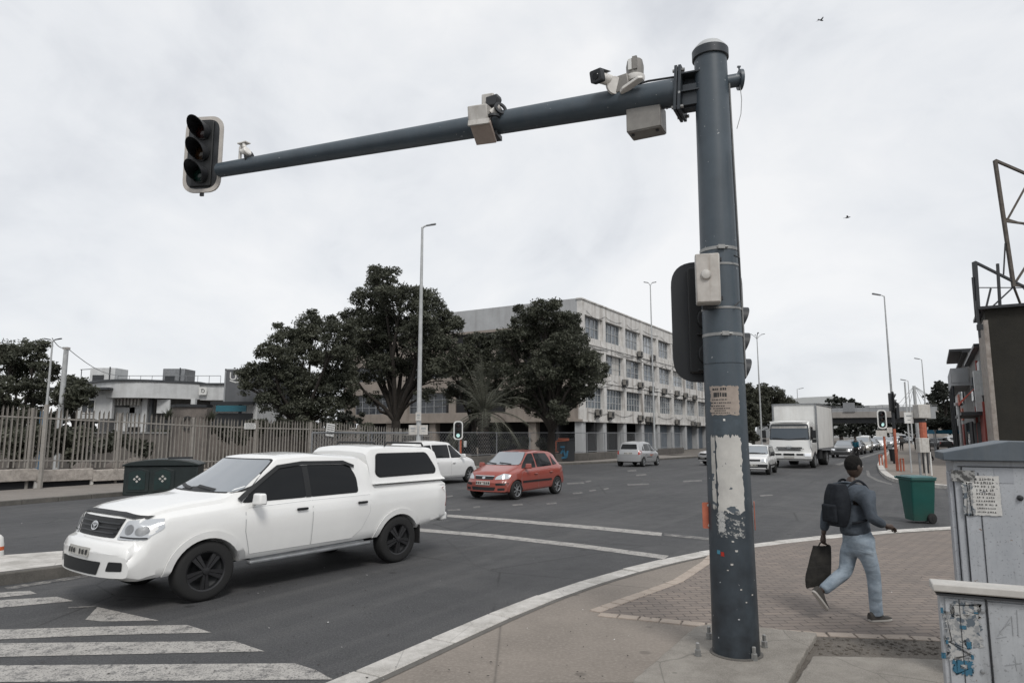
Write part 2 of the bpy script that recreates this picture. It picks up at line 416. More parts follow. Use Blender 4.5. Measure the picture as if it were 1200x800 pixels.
sheet('pavement', near_poly, ZP, MT['tarpath'], .3)
gut = [(p.x, p.y) for p in offset_line(KI, -.005)] + [(p.x, p.y) for p in reversed(offset_line(KI, .07))]
sheet('pavement_edge_joint', gut, ZP + .004, MT['kerbd'])
# brick paved area
bl = [(703, 718), (760, 697), (800, 682), (830, 662), (842, 651)]
top = [(885, 641), (968, 631.5), (1030, 626.5), (1098, 622.5), (1240, 615)]
low = [(1240, 752), (1098, 747), (968, 742), (885, 736), (800, 728)]
bp = [G(x, y, ZP).xy for x, y in bl] + [G(x, y, ZP).xy for x, y in top] + [G(x, y, ZP).xy for x, y in low]
sheet('brick_paving', [tuple(p) for p in bp], ZP + .006, MT['pavers'])
def strip_of_bricks(name, line, w, z, m, L0=.2, seed=2):
    rnd = random.Random(seed); b = MB(); line = dense(line, L0)
    I = offset_line(line, w)
    for i in range(len(line) - 1):
        g = .04
        a, c = line[i].lerp(line[i + 1], g), line[i].lerp(line[i + 1], 1 - g); d, e_ = I[i].lerp(I[i + 1], 1 - g), I[i].lerp(I[i + 1], g)
        b.prism([a, c, d, e_], z - .05, z + rnd.uniform(-.003, .004))
    o = b.build(name, m, bevel=.005, seg=1); o['kind'] = 'structure'; return o
strip_of_bricks('brick_border', [G(x, y, ZP).xy for x, y in [(842, 651), (830, 662), (800, 682), (760, 697), (703, 718)]], .14, ZP + .012, MT['border'], .21)
strip_of_bricks('brick_border', [G(x, y, ZP).xy for x, y in [(703, 718), (800, 728), (885, 736), (968, 742), (1098, 747), (1240, 752)]], .13, ZP + .012, MT['border'], .21, 3)
sheet('dirt_strip', [tuple(G(x, y, ZP).xy) for x, y in [(955, 746), (968, 746), (1100, 751), (1250, 756), (1250, 860), (880, 860)]], ZP + .004, MT['dirt'])
# rubble in the dirt strip
rb = MB(); rnd = random.Random(4)
for i in range(260):
    p = G(rnd.uniform(945, 1110), rnd.uniform(748, 768), ZP); r = rnd.uniform(.004, .018)
    rb.ball((p.x, p.y, ZP + r * .5), (r, r * rnd.uniform(.6, 1.3), r * .6), 4)
tag(rb.build('gravel', MT['dirt']), kind='stuff')
# litter and dry leaf scraps blown over road and paving: nobody could count them
for nm_, m_, n_, seed_ in (('litter', 'white', 70, 5), ('debris', 'bark', 420, 6)):
    rb = MB(); rnd = random.Random(seed_)
    for i in range(n_):
        px, py = rnd.uniform(-40, 1180), 560 + 240 * rnd.random() ** .8
        zz = ZP + .014 if py > float(np.interp(px, [300, 390, 518, 637, 755, 885, 1098, 1240], [900, 804, 746, 698, 664, 640, 622, 615])) else .006
        if 740 < px and py > 725: continue
        p = G(px, py, zz); s_ = rnd.uniform(.005, .018) * (1 if nm_ == 'debris' else .9); a = rnd.uniform(0, 6.3)
        rb.add([(p.x + math.cos(a + k * 1.57) * s_ * (1 if k % 2 else .5), p.y + math.sin(a + k * 1.57) * s_ * (1 if k % 2 else .5), zz + rnd.uniform(0, .006)) for k in range(4)], [(0, 1, 2), (0, 2, 3)])
    tag(rb.build(nm_, MT[m_]), kind='stuff')
def slab(name, pts, z, th, m, seed):
    rnd = random.Random(seed); L = []
    q = [G(x, y, z).xy for x, y in pts]
    for a, b in zip(q, q[1:] + q[:1]):
        n = max(2, int((b - a).length / .08))
        for k in range(n): L.append(a.lerp(b, k / n) + Vector((rnd.uniform(-.006, .006), rnd.uniform(-.006, .006))))
    b = MB(); b.prism([tuple(p) for p in L], z - th, z); return b.build(name, m, bevel=.012, seg=2)
o = slab('concrete_plinth', [(743, 795), (815, 733), (838, 729), (958, 741), (950, 752), (922, 800), (905, 830), (735, 830)], ZP + .06, .15, MT['concrete'], 3)
tag(o, 'rough concrete plinth the big signal mast is bolted to', 'plinth')
o = slab('concrete_slab', [(952, 768), (1030, 769), (1110, 772), (1240, 776), (1240, 900), (915, 900), (925, 810)], ZP + .035, .12, MT['concrete'], 5); o['kind'] = 'structure'
# painted markings
mk = roadpaint('worn_white_marking', wear=.42); mk2 = roadpaint('faint_marking', (.34, .325, .30), .5)
def marks(name, polys, m, z=.004):
    b = MB()
    for pl in polys:
        q = [G(x, y).xy for x, y in pl]; n = len(q)
        ar = sum(q[i].x * q[(i + 1) % n].y - q[(i + 1) % n].x * q[i].y for i in range(n))
        if ar < 0: q = q[::-1]
        b.add([(p.x, p.y, z) for p in q], [tuple(range(n))])
    o = b.build(name, m); o['kind'] = 'structure'; return o
marks('road_marking_stripes', [
    [(-80, 698), (0, 694), (35, 692), (43, 695.5), (0, 700), (-80, 705)],
    [(-80, 708), (0, 703), (67, 699), (86, 704), (0, 712), (-80, 718)],
    [(114, 711), (100, 726), (120, 728), (186, 727)], [(-80, 738), (0, 737.5), (120, 734), (219, 732), (248, 741), (120, 744), (0, 749), (-80, 751)],
    [(-90, 754), (0, 753.5), (275, 751), (310, 763), (0, 769.5), (-90, 771)], [(-100, 780), (0, 779.5), (345, 777), (370, 785), (390, 796), (0, 799), (-100, 801)],
    [(-120, 814), (410, 810), (470, 832), (-120, 838)]], mk)
marks('road_marking_lines', [[(524, 602.5), (600, 608), (700, 616.5), (776, 624), (775, 628), (700, 620.5), (600, 611.5), (524, 605.5)],
    [(480, 618), (580, 626), (680, 637), (784, 651), (778, 655), (680, 641.5), (580, 630), (480, 621.5)]], mk)
marks('road_marking_faint', [[(778, 624.5), (832, 630), (832, 633), (778, 627.5)], [(80, 711), (112, 709.5), (112, 711), (80, 712.5)], [(5, 688), (108, 672), (110, 674.5), (10, 691)],
    [(978, 544), (1040, 526.5), (1042, 527.5), (984, 545)], [(895, 548), (905, 546), (910, 547), (900, 549)]], mk2)
dsh = []
for x0, y0, x1 in [(664, 565.7, 684), (686, 563.5, 692), (690, 574.2, 698), (707, 572.2, 713), (671, 577.2, 682), (524, 597, 539), (735, 551, 745), (820, 541, 835), (522, 581, 530), (554, 593.5, 562), (600, 591, 612), (640, 589.5, 652), (735, 567, 760), (800, 563, 822), (890, 580, 905), (745, 556, 757)]:
    dsh.append([(x0, y0), (x1, y0 - 1), (x1 + 1, y0 + .6), (x0 + 1, y0 + 1.6)])
marks('road_marking_dashes', dsh, mk2)
# far corner pavement with curved kerb
cx = [(1180, 572), (1110, 569), (1075, 566), (1060, 563.5), (1045, 560.5), (1036, 556), (1030, 550), (1028, 544), (1031, 537), (1040, 529), (1052, 521)]
FC = [G(x, y, .13).xy for x, y in cx]; FC = [FC[0] + (FC[0] - FC[1]) * 3] + FC
KL2, KI2 = kerb('far_kerb', [p for p in reversed(FC)][::-1], .3, .14, MT['kerbw'], 1.0, .02, .25, 9)
sheet('far_pavement', [tuple(p) for p in KI2] + [(FC[-1].x + 60, FC[-1].y + 98), (FC[-1].x + 85, FC[-1].y + 88), (130, 30)], .13, MT['tarpath'], .2)
marks('gutter_line', [[(1018, 551), (1020, 557), (1030, 562), (1045, 566.5), (1045, 568), (1028, 563.5), (1016, 557.5), (1015, 551)]], mk2)
# far-left pavement and kerb
FK = [p.xy for p in fk]
L3, I3 = kerb('far_road_kerb', [p for p in FK[::-1]], .2, .13, MT['kerbd'], 1.0, .015, .2, 11)
sheet('side_pavement', [tuple(p) for p in offset_line(L3, .2)] + [tuple(p) for p in reversed(offset_line(L3, 4.2))], .125, MT['pathc'], .2)
# median island
md = [(-160, 668), (0, 650), (90, 643.5), (190, 637), (235, 640), (190, 648), (88, 661), (0, 671.5), (-160, 692)]
q = [G(x, y, .16).xy for x, y in md]
b = MB(); b.prism([tuple(p) for p in q], -.1, .16)
tag(b.build('median_kerb', MT['kerbd'], bevel=.02), kind='structure')
q2 = [G(x, y, .16).xy for x, y in [(-160, 669), (0, 650.6), (90, 644), (189, 637.7), (230, 640), (189, 647), (88, 659.6), (0, 670), (-160, 690)]]
sheet('median_top', [tuple(p) for p in q2], .164, MT['kerbw'])
# ------------------------------------------------------------------ vehicles
def interp(pts, x):
    if x <= pts[0][0]: return pts[0][1]
    for a, b in zip(pts[:-1], pts[1:]):
        if x <= b[0]: return a[1] + (b[1] - a[1]) * (x - a[0]) / max(1e-9, b[0] - a[0])
    return pts[-1][1]
def sm(pts, x, r):
    return sum(interp(pts, x + r * k) * wt for k, wt in ((-1, 1), (-.6, 2), (-.3, 2), (0, 3), (.3, 2), (.6, 2), (1, 1))) / 13
def loft_body(sp, n=64):
    top, belt, bot, wid, rw = (sorted(sp[k]) for k in ('top', 'belt', 'bot', 'wid', 'roofw'))
    x0, x1 = top[0][0], top[-1][0]; rs = sp.get('rs', .05)
    xs = sorted(set([x0 + (x1 - x0) * i / n for i in range(n + 1)] + [x0 + d for d in (.02, .05, .1, .15, .2)] + [x1 - .016 * k for k in range(1, 30 if n > 40 else 8)]))
    rings = []
    for x in xs:
        zt, zl, zb, W, R = sm(top, x, rs), sm(belt, x, rs), sm(bot, x, rs * .6), sm(wid, x, rs * 2), sm(rw, x, rs * 1.5)
        zl = min(zl, zt - .02); h = max(.02, zt - zl); H = zl - zb
        R = min(R, W * .985)
        cab = min(1, h / .35); e = min(.09, h * .5)
        wb = W * (1 - .045 * cab)
        pts = [(0, zb), (W * .80, zb), (W * .935, zb + .02 * H), (W * .975, zb + .09 * H), (W * .985, zb + .2 * H), (W * .993, zb + .40 * H),
               (W, zb + .62 * H), (W * .995, zb + .80 * H), (W * .98, zb + .91 * H), (wb * (.985), zl)]
        a, c = Vector((wb * .975, zl + .012)), Vector((R, zt - e))
        for t in (.0, .33, .66):
            p = a.lerp(c, t); p.x += math.sin(PI * t) * .012 * cab; pts.append((p.x, p.y))
        pts += [(R - .0, zt - e), (R - e * .28, zt - e * .42), (R - e * .9, zt - e * .12), (R - max(.12, e * 2), zt - .0), (R * .45, zt + .016), (0, zt + .022)]
        ring = []
        for y, z in pts: ring.append((y, z))
        ring += [(-y, z) for y, z in reversed(pts[1:-1])]
        out = []
        for y, z in ring:
            xx = x; q = (abs(y) / max(.3, sp['W'])) ** 2.6
            sf = max(0, min(1, (x - (x1 - sp.get('bl', .8))) / sp.get('bl', .8))); sr = max(0, min(1, ((x0 + .5) - x) / .5))
            xx -= sp.get('bow', .18) * q * sf * sf * (3 - 2 * sf); xx += sp.get('bowr', .09) * q * sr
            # windscreen bow
            if sp.get('ws') and sp['ws'][0] < x < sp['ws'][1] and z > zl: xx -= .10 * (abs(y) / max(.3, R)) ** 2 * math.sin(PI * (x - sp['ws'][0]) / (sp['ws'][1] - sp['ws'][0]))
            out.append((xx, y, z))
        rings.append(out)
    def caprings(src, sgn, bow):
        out = []
        for f in (.88, .72, .54, .36, .18, .03):
            out.append([(v[0] + sgn * bow * ((abs(v[1]) / max(.3, sp['W'])) ** 2.6 - (abs(v[1]) * f / max(.3, sp['W'])) ** 2.6), v[1] * f, v[2]) for v in src])
        return out
    rings = caprings(rings[0], -1, sp.get('bowr', .09))[::-1] + rings + caprings(rings[-1], 1, sp.get('bow', .18))
    k = len(rings[0]); b = MB(); vs = [v for r in rings for v in r]
    fs = [(i * k + j, (i + 1) * k + j, (i + 1) * k + (j + 1) % k, i * k + (j + 1) % k) for i in range(len(rings) - 1) for j in range(k)]
    fs += [tuple(range(k)), tuple((len(rings) - 1) * k + j for j in reversed(range(k)))]
    b.add(vs, fs); return b
def bvh_of(me):
    return BVHTree.FromPolygons([v.co.copy() for v in me.vertices], [tuple(p.vertices) for p in me.polygons])
def cut_arches(me, axles, r, W, depth=.30):
    c = MB()
    for ax in axles:
        for s in (1, -1):
            Mx = Matrix.Translation((ax, s * (W + .12 - (depth + .12) / 2), r * .93)) @ Matrix.Rotation(PI / 2, 4, 'X')
            c.lathe([(r * 1.17, -(depth + .12) / 2), (r * 1.17, (depth + .12) / 2)], 36, 0, Mx)
    cm = c.mesh('cutter'); bm = bmesh.new(); bm.from_mesh(cm); bmesh.ops.recalc_face_normals(bm, faces=bm.faces); bm.to_mesh(cm); bm.free()
    bm = bmesh.new(); bm.from_mesh(me); bmesh.ops.recalc_face_normals(bm, faces=bm.faces); bm.to_mesh(me); bm.free()
    o = bpy.data.objects.new('body', me); k = bpy.data.objects.new('cutter', cm); COL.objects.link(o); COL.objects.link(k)
    m = o.modifiers.new('b', 'BOOLEAN'); m.operation = 'DIFFERENCE'; m.object = k; m.solver = 'EXACT'
    dg = bpy.context.evaluated_depsgraph_get(); dg.update()
    res = bpy.data.meshes.new_from_object(o.evaluated_get(dg), depsgraph=dg)
    bpy.data.objects.remove(o); bpy.data.objects.remove(k); bpy.data.meshes.remove(cm)
    if len(res.polygons) < 50: res = me
    for p in res.polygons:
        c_, n_ = p.center, p.normal; d = 0
        for ax in axles:
            v = Vector((ax - c_.x, 0, r * .93 - c_.z)); L = v.length
            if abs(L - r * 1.17) < .02 and n_.dot(v.normalized()) > .8: d = 1
            if L < r * 1.18 and abs(n_.y) > .9 and abs(c_.y) < W - .12: d = 1
        if n_.z < -.8 and c_.z < .6: d = 1
        p.material_index = d
    return res
AX = {'L': ((0, 1, 0), lambda a, b: (a, 4, b)), 'R': ((0, -1, 0), lambda a, b: (a, -4, b)), 'F': ((1, 0, 0), lambda a, b: (6, a, b)), 'B': ((-1, 0, 0), lambda a, b: (-6, a, b)), 'T': ((0, 0, 1), lambda a, b: (a, b, 6))}
def patch(bvh, poly, ax, m, name, parent, off=.004, g=.07, rnd=0, thick=0):
    """lay a panel, pane, lamp or badge on a curved surface"""
    if rnd: poly = rpoly(poly, rnd)
    d, f = AX[ax]; d = Vector(d)
    bm = bmesh.new(); vs = [bm.verts.new((p[0], p[1], 0)) for p in poly]
    try: bm.faces.new(vs)
    except ValueError: bm.free(); return None
    if g:
        xs = [p[0] for p in poly]; ys = [p[1] for p in poly]
        for c0, c1, no in ((min(xs), max(xs), (1, 0, 0)), (min(ys), max(ys), (0, 1, 0))):
            k = int((c1 - c0) / g)
            for i in range(1, k + 1):
                q = c0 + (c1 - c0) * i / (k + 1); co = (q, 0, 0) if no[0] else (0, q, 0)
                bmesh.ops.bisect_plane(bm, geom=bm.verts[:] + bm.edges[:] + bm.faces[:], plane_co=co, plane_no=no, dist=1e-5)
    deps = []; todo = []
    for v in bm.verts:
        o = Vector(f(v.co.x, v.co.y)); h, n_, _, _ = bvh.ray_cast(o, -d)
        if h is None: todo.append((v, o)); continue
        if n_.dot(d) < 0: n_ = -n_
        deps.append(h.dot(d)); v.co = h + (n_ * .5 + d * .5).normalized() * off
    md_ = sorted(deps)[len(deps) // 2] if deps else 0
    for v, o in todo:
        h, n_, _, _ = bvh.find_nearest(o + d * (md_ - o.dot(d)))
        v.co = h + n_ * off
    me = bpy.data.meshes.new(name); 
    if thick:
        bmesh.ops.recalc_face_normals(bm, faces=bm.faces)
        r = bmesh.ops.extrude_face_region(bm, geom=bm.faces[:]); 
        for v in [e for e in r['geom'] if isinstance(e, bmesh.types.BMVert)]: v.co += d * thick
        bmesh.ops.recalc_face_normals(bm, faces=bm.faces)
    else:
        for fc in bm.faces:
            fc.normal_update()
            if fc.normal.dot(d) < 0: fc.normal_flip()
    bm.to_mesh(me); bm.free(); me.shade_smooth(); me.set_sharp_from_angle(angle=rad(40)); me.materials.append(m)
    o = bpy.data.objects.new(name, me); COL.objects.link(o); o.parent = parent; return o
def stroke(pts, w):
    pts = [Vector(p) for p in pts]; L = []; R = []
    for i, p in enumerate(pts):
        t = (pts[min(i + 1, len(pts) - 1)] - pts[max(i - 1, 0)]).normalized(); n_ = Vector((-t.y, t.x)) * w / 2
        L.append(tuple(p + n_)); R.append(tuple(p - n_))
    return L + R[::-1]
def grow(poly, d):
    c = sum((Vector(p) for p in poly), Vector((0, 0))) / len(poly); out = []
    q = len(poly)
    for i in range(q):
        a, b, e_ = Vector(poly[i - 1]), Vector(poly[i]), Vector(poly[(i + 1) % q])
        n1 = (b - a).normalized(); n2 = (e_ - b).normalized(); n_ = Vector((n1.y + n2.y, -(n1.x + n2.x)))
        if n_.length < 1e-5: out.append(tuple(b)); continue
        n_.normalize()
        if n_.dot(b - c) < 0: n_ = -n_
        out.append(tuple(b + n_ * d))
    return out
def wheel(root, x, y, r, wd, rim='alloy', spokes=5, simple=False):
    s = 1 if y > 0 else -1
    Mx = Matrix.Rotation(-s * PI / 2, 4, 'X')
    hr = r * .66
    tp = [(hr, -wd / 2 + .01), (r * .86, -wd / 2), (r * .96, -wd / 2 + .015), (r, -wd / 2 + .04), (r, wd / 2 - .04), (r * .96, wd / 2 - .015), (r * .86, wd / 2), (hr, wd / 2 - .008), (hr * .97, wd / 2 - .05), (hr * .97, -wd / 2 + .05)]
    if simple:
        b = MB(); b.lathe(tp, 20, 0, Mx, True); b.lathe([(0.001, wd / 2 - .05), (hr, wd / 2 - .03)], 16, 1, Mx, False, False)
        return b.build('wheel', [MT['rubber'], MT[rim]], root, (x, y, r))
    e_ = sub('wheel', root, (x, y, r))
    b = MB(); b.lathe(tp, 40, 0, Mx, True); b.build('tyre', MT['rubber'], e_, angle=50)
    b = MB(); b.lathe([(hr * .99, wd / 2 - .012), (hr * .93, wd / 2 - .02), (hr * .90, wd / 2 - .06), (hr * .5, wd / 2 - .12), (.01, wd / 2 - .12)], 36, 1, Mx, False, False)
    b.lathe([(hr * .995, wd / 2 - .006), (hr * .93, wd / 2 - .014), (hr * .93, wd / 2 - .03)], 36, 0, Mx, False, False)
    b.lathe([(.01, wd / 2 + .005), (hr * .16, wd / 2), (hr * .22, wd / 2 - .04)], 16, 0, Mx)
    for k in range(spokes):
        a = 2 * PI * k / spokes + .3; R = Mx @ Matrix.Rotation(a, 4, 'Z')
        for t in ((-.10, .10),) if spokes > 6 else ((-.22, -.02), (.02, .22)):
            p = [(hr * .12, t[0] * hr * .5, wd / 2 - .012), (hr * .95, t[0] * hr * 1.1, wd / 2 - .022), (hr * .95, t[1] * hr * 1.1, wd / 2 - .022), (hr * .12, t[1] * hr * .5, wd / 2 - .012)]
            q = [(c[0], c[1], c[2] - .03) for c in p]
            b.add(p + q, [(0, 1, 2, 3), (7, 6, 5, 4), (0, 4, 5, 1), (1, 5, 6, 2), (2, 6, 7, 3), (3, 7, 4, 0)], 0, R)
    b.build('rim', [MT[rim], MT['black']], e_, angle=30)
    return e_
def plate(bvh, root, ax, y0, y1, z0, z1, m=None):
    o = patch(bvh, rrect(y0, z0, y1, z1, .01), ax, m or MT['plate'], 'number_plate', root, .012, .2, thick=.006)
    k = 7; rr = random.Random(3)
    for i in range(k):
        if i in (3,): continue
        a = y0 + (y1 - y0) * (i + .5) / k; h = (z1 - z0) * .28; c = (z0 + z1) / 2; ww = (y1 - y0) / k * .28
        patch(bvh, [(a - ww, c - h), (a + ww, c - h), (a + ww * rr.uniform(.4, 1), c + h), (a - ww, c + h * rr.uniform(.5, 1))], ax, MT['ink'], 'plate_mark', o, .0225, 0)
    return o
def car(sp, label, cat, body, loc, ang, group=None, name='car', detail=2):
    root = thing(name, label, cat, (loc[0], loc[1], 0), ang, group)
    b = loft_body(sp, 72 if detail else 34); me = b.mesh('body'); W = sp['W']
    bm = bmesh.new(); bm.from_mesh(me); bmesh.ops.recalc_face_normals(bm, faces=bm.faces); bm.to_mesh(me); bm.free()
    bv = bvh_of(me); r = sp['r']
    me = cut_arches(me, sp['ax'], r, W)
    me.name = 'body'; me.shade_smooth(); me.set_sharp_from_angle(angle=rad(32)); me.materials.clear(); me.materials.append(body); me.materials.append(MT['black'])
    o = bpy.data.objects.new('body', me); COL.objects.link(o); o.parent = root
    for x in sp['ax']:
        for s in (1, -1):
            wheel(root, x, s * (W - .115), r, .21, sp.get('rim', 'alloy'), sp.get('spokes', 5), detail == 0)
            if detail and sp.get('flare'):
                A = [(x + math.cos(a) * r * 1.17, r * .93 + math.sin(a) * r * 1.17) for a in [PI * k / 20 - .12 + .012 * k for k in range(21)]]
                B = [(x + math.cos(a) * (r * 1.17 + sp['flare']), r * .93 + math.sin(a) * (r * 1.17 + sp['flare'])) for a in [PI * k / 20 - .12 + .012 * k for k in range(21)]]
                patch(bv, A + B[::-1], 'L' if s > 0 else 'R', body, 'wheel_arch_flare', root, .008, .15, thick=.018)
    for s, axn in ((1, 'L'), (-1, 'R')):
        if detail:
            for dr in sp.get('doors', []):
                patch(bv, grow(dr, .006), axn, MT['wframe'], 'door_gap', root, .0012, .09)
                d_ = patch(bv, dr, axn, body, 'door', root, .0045, .09, 0)
                hx = min(p[0] for p in dr) + .17; hz = max(p[1] for p in dr) - sp.get('hdrop', .13)
                h = MB(); h.box((0, 0, 0), (.17, .035, .035)); h = h.build('handle', sp.get('hmat', body), d_, bevel=.012)
                hh = bv.ray_cast(Vector((hx, s * 4, hz)), Vector((0, -s, 0)))[0]; h.location = (hx, hh.y + s * .022, hz)
        for wn in sp['wins']: 
            if detail: patch(bv, grow(wn, .016), axn, MT['black'], 'window_seal', root, .005, .09, .05)
            patch(bv, wn, axn, sp.get('sideglass', MT['glass']), 'window', root, .0085, .09 if detail else .2, .045)
        if sp.get('trim'):
            a, c, z0, z1 = sp['trim']; patch(bv, rrect(a, z0, c, z1, .02), axn, MT['black'], 'side_trim', root, .006, .12, thick=.015)
        if detail or sp.get('mir'):
            mx, mz = sp['mirror']; b = MB(); hh = bv.ray_cast(Vector((mx, s * 4, mz - .06)), Vector((0, -s, 0)))[0]; y = hh.y
            b.box((mx + .02, y + s * .14, mz + .03), (.11, .20, .15), taper=.85); b.bar((mx, y - s * .02, mz - .05), (mx + .01, y + s * .1, mz), .05)
            b.build('wing_mirror', sp.get('mirmat', body), root, bevel=.035, seg=3)
        for hl in sp['head']: patch(bv, [(s * p[0], p[1]) for p in hl], 'F', sp.get('lampm', MT['lamp']), 'headlight', root, .01, .05 if detail else .15, .03)
        for tl in sp['tail']: patch(bv, [(s * p[0], p[1]) for p in tl], 'B', MT['red'], 'tail_light', root, .01, .06 if detail else .15, .02)
        for q in sp.get('fogs', []) if detail else []: patch(bv, [(s * p[0], p[1]) for p in q], 'F', MT['black'], 'fog_lamp_recess', root, .006, .06, .02)
    patch(bv, sp['wscreen'], 'F', sp.get('screen', MT['screen']), 'windscreen', root, .008, .08 if detail else .2, .05)
    if detail: patch(bv, grow(sp['wscreen'], .02), 'F', MT['black'], 'windscreen_seal', root, .005, .1, .05)
    patch(bv, sp['rscreen'], 'B', MT['glass'], 'rear_window', root, .008, .1 if detail else .2, .05)
    for gpoly in sp.get('grille', []):
        gr = patch(bv, gpoly, 'F', MT['black'], 'grille', root, .006, .08, .015)
    if detail > 1:
        for z, y, t in sp.get('bars', []): patch(bv, rrect(-y, z, y, z + t, .005), 'F', sp.get('barm', MT['blackm']), 'grille_bar', root, .012, .1, thick=.01)
    for q in sp.get('lower', []): patch(bv, q, 'F', MT['black'], 'lower_intake', root, .006, .1, .02)
    y0, y1, z0, z1 = sp['plate']; plate(bv, root, 'F', y0, y1, z0, z1) if detail else None
    if detail:
        y0, y1, z0, z1 = sp.get('rplate', (-.26, .26, .78, .90)); plate(bv, root, 'B', y0, y1, z0, z1)
        # wipers
        for yy in (.42, -.12) if sp.get('wiper', 1) else ():
            a = sp['wscreen']; zb = min(p[1] for p in a)
            patch(bv, stroke([(yy, zb + .015), (yy - .45, zb + .05)], .025), 'F', MT['black'], 'wiper', root, .02, .08)
    return root, bv
def ellipse(cx, cy, a, b, n=16): return [(cx + a * math.cos(2 * PI * k / n), cy + b * math.sin(2 * PI * k / n)) for k in range(n)]
def ringstroke(cx, cy, a, b, w, n=20):
    return [(cx + (a) * math.cos(2 * PI * k / n), cy + b * math.sin(2 * PI * k / n)) for k in range(n + 1)] + [(cx + (a - w) * math.cos(2 * PI * k / n), cy + (b - w) * math.sin(2 * PI * k / n)) for k in range(n, -1, -1)]
def place(pf, pr, axf, axr, track, side):
    """centre and heading from the ground contacts of the two wheels on one side"""
    d = (pf - pr).xy.normalized(); ang = math.atan2(d.y, d.x)
    left = Vector((-d.y, d.x)); mid = (pf.xy + pr.xy) / 2 - left * side * track
    return mid - d * (axf + axr) / 2, ang
P_white = paint('paint_white', (.76, .76, .745), amt=.3)
P_white2 = paint('paint_white_clean', (.74, .74, .73), amt=.4)
P_red = paint('paint_red', (.27, .052, .036), (.10, .06, .05), .35, .3, .7)
P_silver = paint('paint_silver', (.36, .365, .37), amt=.5, metal=.25)
P_grey = paint('paint_dark_grey', (.07, .075, .08), amt=.5, metal=.3)
P_blk = paint('paint_black', (.02, .021, .023), amt=.5)
P_beige = paint('paint_champagne', (.30, .29, .26), amt=.5, metal=.2)

# --- the white double-cab pickup with its canopy
pk = dict(W=.905, r=.368, ax=(1.70, -1.385), rim='dalloy', flare=.085, bow=.19, bl=.7, bowr=.04, rs=.035,
    top=[(-2.52, 1.20), (-2.44, 1.27), (-.90, 1.27), (-.86, 1.60), (-.76, 1.715), (.1, 1.775), (.70, 1.745), (1.45, 1.265), (1.51, 1.25), (1.9, 1.22), (2.30, 1.155), (2.44, 1.11), (2.55, 1.05), (2.60, .82), (2.65, .80), (2.73, .77), (2.75, .64)],
    belt=[(-2.52, 1.15), (-1.0, 1.15), (1.1, 1.11), (1.5, 1.10), (2.2, 1.05), (2.46, .94), (2.55, .78), (2.75, .58)],
    bot=[(-2.52, .62), (-2.2, .55), (-1.8, .50), (-.9, .44), (1.2, .42), (2.2, .37), (2.6, .36), (2.75, .42)],
    wid=[(-2.52, .84), (-2.3, .88), (-1.0, .895), (0, .90), (1.3, .905), (2.2, .90), (2.75, .87)],
    roofw=[(-2.52, .82), (-.87, .82), (-.77, .66), (.65, .665), (1.47, .765), (1.7, .765), (2.4, .74), (2.75, .84)], ws=(.6, 1.55),
    doors=[[(1.15, .50), (.25, .50), (.23, 1.115), (1.17, 1.09), (1.22, 1.04), (1.22, .80)], [(.23, .50), (-.46, .50), (-.64, .62), (-.79, .86), (-.81, 1.12), (.21, 1.115)]],
    hmat=MT['black'], hdrop=.10,
    wins=[[(1.24, 1.165), (.30, 1.175), (.30, 1.605), (.66, 1.605)], [(.22, 1.175), (-.60, 1.18), (-.60, 1.40), (-.52, 1.585), (.22, 1.605)]],
    wscreen=[(-.735, 1.30), (.735, 1.30), (.61, 1.70), (-.61, 1.70)], rscreen=[(-.5, 1.35), (.5, 1.35), (.5, 1.6), (-.5, 1.6)],
    head=[[(.52, .83), (.86, .83), (.885, .95), (.86, 1.06), (.60, 1.045)]], tail=[[(.74, .80), (.84, .80), (.84, 1.14), (.74, 1.14)]],
    grille=[[(-.47, .84), (.47, .84), (.55, 1.06), (-.55, 1.06)]], bars=[(.885, .45, .014), (.94, .48, .014), (.995, .51, .014)],
    lower=[[(-.44, .44), (.44, .44), (.50, .59), (-.50, .59)]], fogs=[[(.58, .49), (.80, .50), (.80, .60), (.62, .60)]],
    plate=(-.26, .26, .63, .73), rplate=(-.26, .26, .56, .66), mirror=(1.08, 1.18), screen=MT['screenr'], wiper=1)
pf, pr = G(242, 698), G(464, 660)
c_, a_ = place(pf, pr, 1.70, -1.385, .90, 1); a_ += rad(6); c_ = c_ * .985 + Vector((-.05, 0))
pick, bv = car(pk, 'white double cab pickup with white canopy and black wheels turning past the median', 'pickup truck', P_white, c_, a_, None, 'pickup_truck'); pick.scale = (1.03, 1.0, .965)
cn = dict(W=.86, r=.3, ax=(), bow=.02, bowr=.05, rs=.05, bl=.3,
    top=[(-2.50, 1.30), (-2.42, 1.76), (-2.30, 1.835), (-1.2, 1.875), (-.93, 1.85), (-.85, 1.76)], belt=[(-2.5, 1.29), (-.85, 1.29)], bot=[(-2.5, 1.265), (-.85, 1.265)],
    wid=[(-2.5, .855), (-.9, .865)], roofw=[(-2.5, .70), (-2.3, .70), (-.8, .69)])
cb = loft_body(cn, 40); me = cb.mesh('canopy'); bm = bmesh.new(); bm.from_mesh(me); bmesh.ops.recalc_face_normals(bm, faces=bm.faces); bm.to_mesh(me); bm.free()
me.shade_smooth(); me.set_sharp_from_angle(angle=rad(32)); me.materials.append(P_white)
can = bpy.data.objects.new('canopy', me); COL.objects.link(can); can.parent = pick
cbv = bvh_of(me)
for s in ('L', 'R'):
    wn = [(-2.26, 1.40), (-1.04, 1.39), (-.98, 1.44), (-1.04, 1.74), (-2.12, 1.735), (-2.28, 1.46)]
    patch(cbv, grow(wn, .022), s, MT['black'], 'window_seal', can, .006, .1, .07); patch(cbv, wn, s, MT['glass'], 'window', can, .012, .1, .06)
    patch(bv, rrect(-2.45, 1.255, -1.0, 1.275, .004), s, MT['black'], 'canopy_joint', pick, .006, .2)
